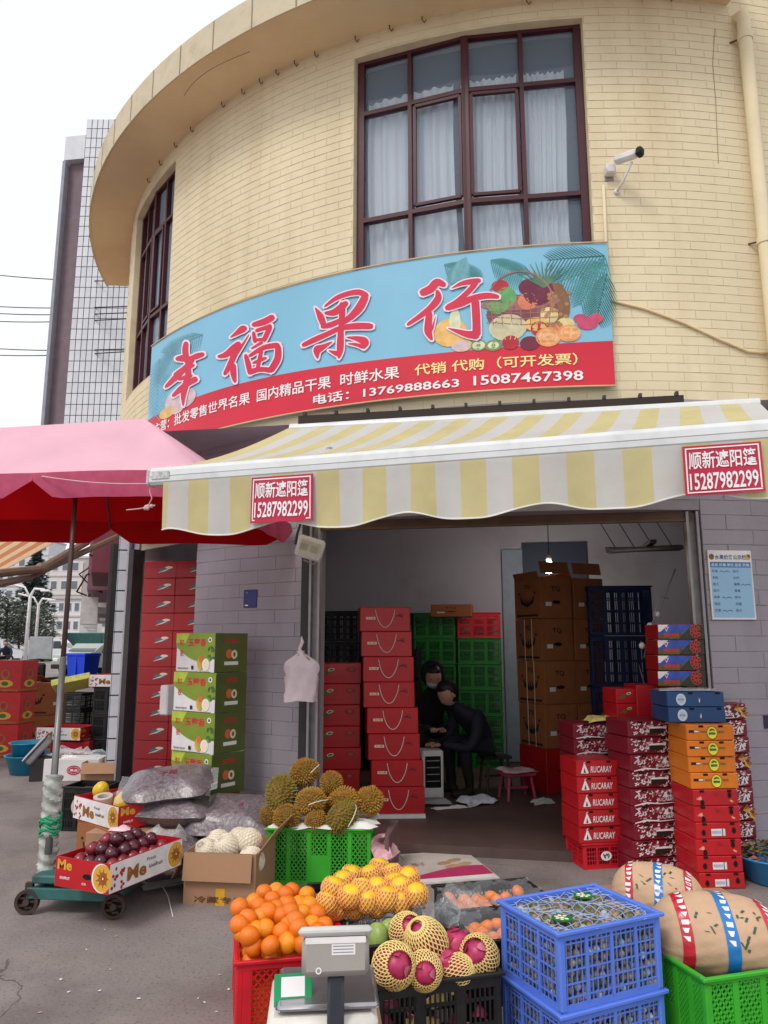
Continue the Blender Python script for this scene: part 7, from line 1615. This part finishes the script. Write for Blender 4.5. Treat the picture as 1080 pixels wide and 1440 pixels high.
# power lines over the street
for k, (y0, y1) in enumerate(((380, 396), (427, 430), (437, 439), (449, 447), (486, 490), (497, 493))):
    a, c = ony(-60, y0, 18), ony(200, y1, 13); b = MB(); b.tube([a.lerp(c, t) + Vector((0, 0, -.08 * math.sin(math.pi * t))) for t in [i / 10 for i in range(11)]], .011, 5); o = b.build('power_line', M_ink); tag(o, 'thin black overhead wire crossing the white sky, %s of six' % ('top one', 'second', 'third', 'fourth', 'fifth', 'lowest')[k], 'wire', 'overhead wires')
# ------------------------------------------------------------------ white tiled block behind, tile by tile
TA = Vector((-6.2, 14.2, 0)); TB = Vector((-4.55, 14.0, 0)); 
def tpt(px, py): return ony(px, py, 14.0)
tb = thing('tiled_building', 'tall block faced with pale rectangular tiles and dark joints behind the round corner', 'building', (-5.0, 14.0, 0))
M_cl0 = mat('pale_concrete_wall', (190, 184, 180), rough=.9, var=.1); M_grout = mat('dark_grout', (62, 66, 84), rough=.9); M_tile = mat('pale_wall_tile', (206, 208, 214), rough=.3, var=.06, scale=6, objvar=.06)
xL, xR = tpt(97, 500).x, tpt(215, 500).x; zt2 = tpt(150, 168).z
ZB = 4.0
wput(MB().box(((xL + xR) / 2 + .6, 15.2, (zt2 + ZB) / 2), (xR - xL + 1.2, 2.4, zt2 - ZB)), 'body', M_grout, tb)
wput(MB().box((xR + .3, 15.4, ZB / 2), (1.5, 2.0, ZB)), 'ground_floor', M_cl0, tb)
tw, thh = .115, .225; tme = MB().cbox((0, 0, 0), (tw - .014, .016, thh - .014), .002).mesh('tile', M_tile); nt_ = 0
z = zt2 - thh / 2; tiles = []
while z > ZB + thh * .4:
    x = xL + tw / 2; 
    while x < xR + .2: tiles.append((x, z)); x += tw
    z -= thh
mass = MB()
for (x, z) in tiles:
    if nt_ < 290 and z > 3.4 and x < tpt(190, 500).x:
        o = put('tile', tme, None, (x, 13.995, z)); o.parent = tb; o.matrix_parent_inverse = Matrix.Translation(-tb.location); nt_ += 1
    else: mass.cbox((x, 13.995, z), (tw - .014, .016, thh - .014), .002)
o = wput(mass, 'tiling', M_tile, tb); o['kind'] = 'stuff'
# its protruding side wing with a dark recessed bay
wz = tpt(85, 190).z; wx = tpt(82, 300).x
wg = wput(MB().prism([(wx, 14.05), (xL - .002, 13.99), (xL - .002, 15.6), (wx, 15.6)], wz - .55, wz), 'parapet', M_tile, tb)
wput(MB().prism([(wx + .06, 14.2), (xL - .002, 14.12), (xL - .002, 15.6), (wx + .06, 15.6)], 4.0, wz - .56), 'bay', mat('mauve_bay', (124, 108, 116), rough=.8, var=.1), tb)
wput(MB().box((wx + .03, 14.15, (wz + 4) / 2 - .3), (.06, .3, wz - 4.6)), 'bay_edge', mat('grey_bay_edge', (150, 150, 160), rough=.8), tb)
# ------------------------------------------------------------------ shopfronts along the side street
wp_ = thing('tiled_pillar', 'white tiled pillar with dark joints beyond the side opening', 'pillar', (-2.93, 8.55, 0), R_(16))
put('core', MB().box((0, 0, 1.5), (.26, .30, 3.0)).mesh('core', M_grout), wp_)
PT = MB().cbox((0, 0, 0), (.118, .012, .215), .002).mesh('tile', M_tile)
for i in range(13):
    for (x, y, rz_) in ((-.065, -.152, 0), (.065, -.152, 0), (-.132, -.07, 90), (-.132, .07, 90)): put('tile', PT, wp_, (x, y, .12 + i * .23), (0, 0, R_(rz_)))
b = MB(); a0_, a1_ = ony(163, 765, 10.4), ony(146, 1010, 10.6); a1_.z = 0; b.tube([a0_, a1_], .075, 8)
o = b.build('steel_prop', M_darksteel); tag(o, 'dark steel prop leaning beside the white tiled pillar', 'post')
nb = thing('street_shops', 'row of low shop fronts with signboards along the side street', 'building', (-5.2, 20, 0))
M_cl = mat('pale_concrete_wall', (190, 184, 180), rough=.9, var=.1); 
nA, nB = Vector((-3.9, 11.2, 0)), Vector((-12.6, 34.0, 0)); nd = (nB - nA).normalized(); nn_ = Vector((nd.y, -nd.x, 0))
def npt(s, z, o_=0): return nA + nd * s + nn_ * o_ + Vector((0, 0, z))
b = MB(); ln = (nB - nA).length; b.add([npt(0, 0), npt(ln, 0), npt(ln, 4.2), npt(0, 4.2), npt(0, 0, 3), npt(ln, 0, 3), npt(ln, 4.2, 3), npt(0, 4.2, 3)], [(0, 1, 2, 3), (0, 3, 7, 4), (1, 5, 6, 2), (3, 2, 6, 7), (4, 7, 6, 5)]); wput(b, 'wall', M_cl, nb)
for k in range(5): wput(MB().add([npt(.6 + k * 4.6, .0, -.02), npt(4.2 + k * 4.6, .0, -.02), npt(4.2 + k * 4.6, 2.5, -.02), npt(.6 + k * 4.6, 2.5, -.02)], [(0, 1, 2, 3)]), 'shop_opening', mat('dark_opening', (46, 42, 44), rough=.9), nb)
for k, (s0_, s1_, z0_, z1_, c_, dpth) in enumerate(((.2, 3.2, 2.55, 3.5, (120, 56, 70), .5), (3.5, 8.5, 2.5, 3.5, (140, 96, 112), .6), (8.8, 13, 2.4, 3.6, (206, 202, 198), .8), (13.4, 18, 2.4, 3.5, (150, 140, 136), .6), (18.4, 23, 2.3, 3.4, (196, 190, 184), .7))):
    b = MB(); b.add([npt(s0_, z0_, -dpth), npt(s1_, z0_, -dpth), npt(s1_, z1_, -dpth), npt(s0_, z1_, -dpth), npt(s0_, z0_), npt(s1_, z0_), npt(s1_, z1_), npt(s0_, z1_)], [(0, 1, 2, 3), (0, 3, 7, 4), (1, 5, 6, 2), (3, 2, 6, 7), (0, 4, 5, 1)])
    wput(b, 'signboard', mat('signboard_%s' % 'abcde'[k], c_, rough=.6, var=.1), nb)
for k in range(4): wput(MB().box((0, 0, 0), (.7, .32, .55), Matrix.Translation(npt(5 + k * 4.4, 2.15, -.55)) @ Matrix.Rotation(math.atan2(nd.y, nd.x), 4, 'Z')), 'air_conditioner', M_whitec, nb)
b = MB(); 
for k in range(14): a_ = npt(2 + rnd.uniform(0, 5), 2.9 + rnd.uniform(-.2, .3), -.6); b.tube([a_, a_ + Vector((rnd.uniform(-.5, .5), .4, rnd.uniform(-.4, .1))), a_ + nd * rnd.uniform(.5, 1.6) + Vector((0, 0, rnd.uniform(-.5, -.1)))], .018, 4)
wput(b, 'cable_tangle', M_ink, nb)
# orange striped awning of the neighbour with its folding arms
M_os = stripes('orange_striped_cloth', (214, 138, 84), (240, 206, 170), .22, trans=.4)
na = thing('neighbour_awning', 'orange striped awning with brown folding arms at the left edge', 'awning', ony(20, 800, 9.0))
P = []; uv = []; c00, c10, c11, c01 = ony(-260, 690, 10.5), ony(75, 764, 11.5), ony(-60, 838, 8.2), ony(-420, 830, 7.6)
for i in range(11):
    for j in range(6): pass
rows_ = []
for i in range(13):
    t = i / 12; row = []
    for j in range(7): v = j / 6; row.append(c00.lerp(c10, t).lerp(c01.lerp(c11, t), v)); uv.append((t * 4.2, v))
    rows_.append(row)
wput(MB().grid(rows_), 'canopy_cloth', M_os, na, uv=uv)
M_arm = mat('brown_painted_arm', (116, 86, 70), rough=.5, var=.1)
e_ = ony(58, 800, 9.2); wput(MB().tube([ony(-60, 812, 8.3), ony(0, 806, 8.6), e_], .05, 8), 'folding_arm', M_arm, na); wput(MB().tube([e_, ony(122, 762, 10.6)], .055, 8), 'folding_arm', M_arm, na); wput(MB().tube([ony(-30, 828, 8.3), ony(40, 812, 9.1), ony(110, 780, 10.4), ony(170, 752, 11.2)], .045, 8), 'folding_arm', M_arm, na); wput(MB().ball(e_, .08, 10, 8), 'elbow', M_arm, na)
# ------------------------------------------------------------------ street furniture and vehicles
bn = thing('wheeled_bin', 'bright blue wheeled bin standing on the side street', 'bin', onz(115, 962, 0), R_(-20)); M_bb = mat('bin_blue', (24, 66, 206), rough=.4, var=.05)
bm2 = MB(); bm2.add([(-.42, -.40, .05), (.42, -.40, .05), (.42, .40, .05), (-.42, .40, .05), (-.52, -.5, 1.2), (.52, -.5, 1.2), (.52, .5, 1.2), (-.52, .5, 1.2)], [(0, 3, 2, 1), (0, 1, 5, 4), (1, 2, 6, 5), (2, 3, 7, 6), (3, 0, 4, 7)]); put('tub', bm2.mesh('tub', M_bb), bn); put('lid', MB().cbox((0, 0, 1.25), (1.12, 1.08, .12), .03).mesh('lid', M_bb), bn); put('rib', MB().box((0, -.47, .7), (.10, .08, 1.0)).mesh('rib', M_bb), bn); bn.scale = (.8, .8, .85)
for x in (-.4, .4): put('wheel', MB().tube([(x - .05, .44, .12), (x + .05, .44, .12)], .12, 12).mesh('wheel', M_ink), bn)
for k, (px, py, Y_, n_) in enumerate(((85, 950, 20, 1), (103, 985, 14, 1))):
    p = ony(px, py, Y_); p.z = 0
    for i in range(n_ + 1): crate('plastic_crate', 'black lattice crate, %s of the %s roadside stack' % (ORD[n_ - i], 'farther' if k == 0 else 'nearer'), p + Vector((0, 0, .30 * i)), R_(-12), (.62, .45, .29), 'slot', M_blackp, 'black crates by the road')
def car(label, loc, rz, col, L_=4.2, W=1.7, H=1.75, van=True):
    t = thing('parked_van' if van else 'parked_car', label, 'van' if van else 'car', loc, rz, 'vehicles in the street'); m = mat('car_paint_%d%d%d' % col, col, rough=.25, coat=.5, var=.03)
    prof = [(-L_/2, .35), (-L_/2, .95), (-L_/2 + .12, H - .15), (-L_/2 + .35, H), (L_*.12, H), (L_*.27, 1.08), (L_/2 - .1, .92), (L_/2, .75), (L_/2, .35)]
    b = MB(); b.prism([(x, z) for x, z in prof], -W/2, W/2, 0, Matrix.Rotation(R_(90), 4, 'X')); put('body', b.mesh('body', m), t)
    gl = mat('car_glass', (40, 48, 56), rough=.1, spec=.8)
    for sy in (-1, 1):
        for (x0, x1) in ((-L_*.44, -L_*.22), (-L_*.20, -L_*.02), (0.0, L_*.13)): put('side_window', MB().add([(x0, sy*(W/2 + .004), 1.02), (x1 + (.12 if x1 > .3 else 0), sy*(W/2 + .004), 1.02), (x1, sy*(W/2 + .004), H - .15), (x0, sy*(W/2 + .004), H - .15)], [(0, 1, 2, 3)]).mesh('side_window', gl), t)
        for x in (-L_*.30, L_*.30): 
            wh = put('wheel', MB().tube([(x, sy*(W/2 - .18), .31), (x, sy*(W/2 + .01), .31)], .31, 18).mesh('wheel', M_ink), t); put('rim', MB().tube([(x, sy*(W/2 - .02), .31), (x, sy*(W/2 + .02), .31)], .18, 14).mesh('rim', M_alu), wh)
        put('headlight', MB().cbox((L_/2 - .03, sy*W*.36, .72), (.08, .3, .16), .02).mesh('headlight', M_whitec), t)
    put('windscreen', MB().add([(L_*.13 + .01, -W*.42, H - .08), (L_*.13 + .01, W*.42, H - .08), (L_*.265 + .02, W*.45, 1.12), (L_*.265 + .02, -W*.45, 1.12)], [(0, 1, 2, 3)]).mesh('windscreen', gl), t); put('bumper', MB().cbox((L_/2, 0, .42), (.1, W*.96, .2), .03).mesh('bumper', M_ink), t); return t
p = ony(80, 905, 60) * Vector((1, 1, 0)); car('white minivan parked side-on beyond the scooter', p, R_(6), (222, 224, 226))
p = ony(30, 905, 56) * Vector((1, 1, 0)); car('pale van behind the scooter at the left edge', p + Vector((-2, 0, 0)), R_(12), (206, 208, 212), 4.4)
p = ony(137, 905, 36) * Vector((1, 1, 0)); car('grey car parked by the shop fronts', p, R_(-110), (150, 158, 150), 4.0, 1.65, 1.45, False)
p = ony(122, 905, 78) * Vector((1, 1, 0)); tr = thing('covered_truck', 'truck with a dark green tarpaulin cover parked in the street', 'truck', p, R_(4)); tr.scale = (.68, .9, .8); put('tarpaulin', MB().cbox((0, 0, 2.0), (5.2, 2.2, 2.2), .12).mesh('tarpaulin', mat('green_tarpaulin', (44, 86, 82), rough=.7, var=.15, scale=2)), tr); put('load_bed', MB().cbox((0, 0, .75), (5.4, 2.2, .35), .04).mesh('load_bed', mat('truck_teal', (60, 110, 118), rough=.5)), tr); put('cab', MB().cbox((3.4, 0, 1.3), (1.5, 2.1, 1.9), .15).mesh('cab', mat('truck_teal', (60, 110, 118))), tr)
for x in (-1.7, 3.2):
    for y in (-1, 1): put('wheel', MB().tube([(x, y * .8, .42), (x, y * 1.08, .42)], .42, 16).mesh('wheel', M_ink), tr)
# scooter with a big clear windshield
p = onz(48, 948, 0) * .62 + Vector((0, 0, 0)); p = ony(48, 935, 20); p.z = 0; sct = thing('motor_scooter', 'motor scooter with raised grey windshield parked beyond the cartons', 'scooter', p, R_(100))
put('body', MB().cbox((-.25, 0, .62), (.85, .32, .35), .12).mesh('body', M_ink), sct); put('front_shield', MB().cbox((.42, 0, .65), (.12, .38, .6), .05).mesh('front_shield', M_ink), sct); put('seat', MB().cbox((-.3, 0, .84), (.75, .28, .12), .05).mesh('seat', mat('maroon_seat', (70, 34, 38), rough=.5)), sct); put('windshield', MB().cbox((.5, 0, 1.35), (.03, .62, .62), .02, Matrix.Rotation(R_(0), 4, 'Y')).mesh('windshield', mat('milky_windshield', (170, 176, 178), rough=.2)), sct); put('handlebar', MB().tube([(.40, -.35, 1.02), (.45, 0, 1.05), (.40, .35, 1.02)], .022, 8).mesh('handlebar', M_ink), sct)
for x in (-.62, .62): put('wheel', MB().tube([(x, -.06, .24), (x, .06, .24)], .24, 18).mesh('wheel', M_ink), sct)
put('footboard', MB().cbox((.12, 0, .32), (.5, .3, .06), .02).mesh('footboard', M_darksteel), sct)
pp = seated('distant person in dark clothes by the pale van at the left edge', ony(10, 915, 36) * 1.0, R_(10), M_navy, .2, .2, seat=.60); pp.location.z = 0; pp.scale = (1.15,) * 3
# ------------------------------------------------------------------ far buildings, trees and lamp posts
def block(label, px0, px1, ptop, Y_, col, storeys, bays, brick=None):
    a, c = ony(px0, 905, Y_), ony(px1, 905, Y_); z1 = ony((px0 + px1) / 2, ptop, Y_).z; w_ = c.x - a.x; t = thing('far_building', label, 'building', ((a.x + c.x) / 2, Y_ + 4, 0), 0, 'buildings across the street')
    put('wall', MB().box((0, 0, z1 / 2), (w_, 8, z1)).mesh('wall', mat('far_wall_%d%d%d' % col, col, rough=.9, var=.06)), t); put('roof_edge', MB().box((0, -.1, z1 + .15), (w_ + .4, 8.4, .3)).mesh('roof_edge', M_cl), t)
    g = mat('far_window', (104, 112, 120), rough=.3); sh_ = z1 / storeys; bw = w_ / bays
    for i in range(storeys):
        put('floor_band', MB().box((0, -4.05, sh_ * i + .12), (w_, .16, .2)).mesh('floor_band', M_cl), t)
        for j in range(bays): 
            wf = put('window', MB().box((-w_/2 + bw*(j + .5), -4.02, sh_*(i + .55)), (bw*.62, .06, sh_*.5)).mesh('window', M_whitec), t); put('pane', MB().box((-w_/2 + bw*(j + .5), -4.06, sh_*(i + .55)), (bw*.54, .04, sh_*.42)).mesh('pane', g), wf)
    if brick: put('side_panel', MB().box((w_ * brick, -4.08, z1 / 2), (w_ * .28, .1, z1 * .8)).mesh('side_panel', mat('brick_red_panel', (176, 112, 94), rough=.9, var=.1)), t)
    return t
block('pale five storey block with a brick red panel far down the street', 62, 150, 785, 118, (206, 200, 198), 5, 6, .18)
block('low white house beside the street lamps', 55, 110, 842, 100, (214, 212, 212), 3, 5)
block('hazy grey tower behind the dark conifer', -30, 58, 760, 150, (200, 202, 208), 7, 6)
def tree(label, p, h, rx, col, kind_, n, seed):
    r = random.Random(seed); t = thing('street_tree', label, 'tree', p, 0, 'trees across the street'); tk = MB().tube([(0, 0, 0), (r.uniform(-.2, .2), 0, h * .4), (r.uniform(-.2, .2), 0, h * .92)], [h * .025, h * .018, .04], 8)
    for k in range(10): a = r.uniform(0, 6.28); z = h * r.uniform(.25, .8); tk.tube([(0, 0, z), (rx * .6 * ca(a), rx * .6 * sa_(a), z + h * .06)], [.07, .02], 5)
    put('trunk', tk.mesh('trunk', mat('tree_bark', (74, 64, 56), rough=.9)), t); b = MB()
    for k in range(n):
        if kind_ == 'cone': v = r.random() ** .8; z = h * (.12 + .88 * v); q = rx * (1 - v) * (.5 + .5 * abs(math.sin(v * 22))) * math.sqrt(r.random()) + .1
        else:
            c_ = r.randrange(7); z = h * (.45 + .38 * (c_ % 3) / 2) + r.gauss(0, h * .09); q = rx * math.sqrt(r.random()) * (1 - abs(z / h - .65) * 1.2)
        a = r.uniform(0, 6.28); s_ = r.uniform(.12, .30) * (h / 9); X = Matrix.Translation((q * ca(a), q * sa_(a), z)) @ Matrix.Rotation(r.uniform(0, 6.28), 4, 'Z') @ Matrix.Rotation(r.uniform(-1.2, 1.2), 4, 'X')
        b.add([(-s_, 0, 0), (0, -s_ * .5, 0), (s_, 0, .05), (0, s_ * .5, 0)], [(0, 1, 2, 3)], k % 2, X)
    put('crown', b.mesh('crown', [mat('leaf_%s' % kind_, col, rough=.8, var=.3, scale=2), mat('leaf_dark_%s' % kind_, tuple(int(c * .7) for c in col), rough=.8, var=.3, scale=2)]), t)
tree('tall dark conifer behind the street lamps', ony(42, 905, 75) * Vector((1, 1, 0)), 11.5, 3.4, (74, 88, 84), 'cone', 2600, 1)
for k, (px, Y_, h) in enumerate(((5, 62, 5.5), (28, 66, 4.8), (50, 64, 4.6), (-25, 60, 6.5))): tree('bushy grey-green street tree, %s along the far pavement' % ('leftmost in view', 'second', 'third', 'beyond the left edge')[k], ony(px, 905, Y_) * Vector((1, 1, 0)), h, 2.0, (96, 104, 88), 'round', 1500, 20 + k)
for k, (px, ptop, Y_) in enumerate(((37, 828, 48), (50, 842, 56))):
    p = ony(px, 905, Y_); h = ony(px, ptop, Y_).z; t = thing('street_lamp', 'white curved street lamp, %s of the two' % ('nearer and taller' if k == 0 else 'farther'), 'street lamp', (p.x, p.y, 0), 0, 'street lamps'); put('post', MB().tube([(0, 0, 0), (0, 0, h * .9), (.25, 0, h), (.9, 0, h * .99)], [.14, .10, .09, .07], 8).mesh('post', M_whitec, True), t); put('post_arm', MB().tube([(0, 0, h * .88), (-.4, 0, h * 1.02), (-1.6, 0, h * 1.08)], .07, 8).mesh('post_arm', M_whitec, True), t); put('lamp_head', MB().cbox((.95, 0, h * .975), (.6, .25, .14), .05).mesh('lamp_head', M_whitec), t)
# small litter on the concrete
for k in range(16):
    px, py = rnd.uniform(20, 330), rnd.uniform(1290, 1435); p = onz(px, py, .003); s_ = rnd.uniform(.004, .011)
    b = MB(); crumple(b, (s_ * 1.6, s_, .004), 300 + k, 3, .5); o = b.build('litter_scrap', M_whitec if k % 3 else M_kraftin, None, p, rnd.uniform(0, 6)); tag(o, 'tiny pale scrap of paper on the bare concrete', 'litter', 'litter scraps on the concrete')
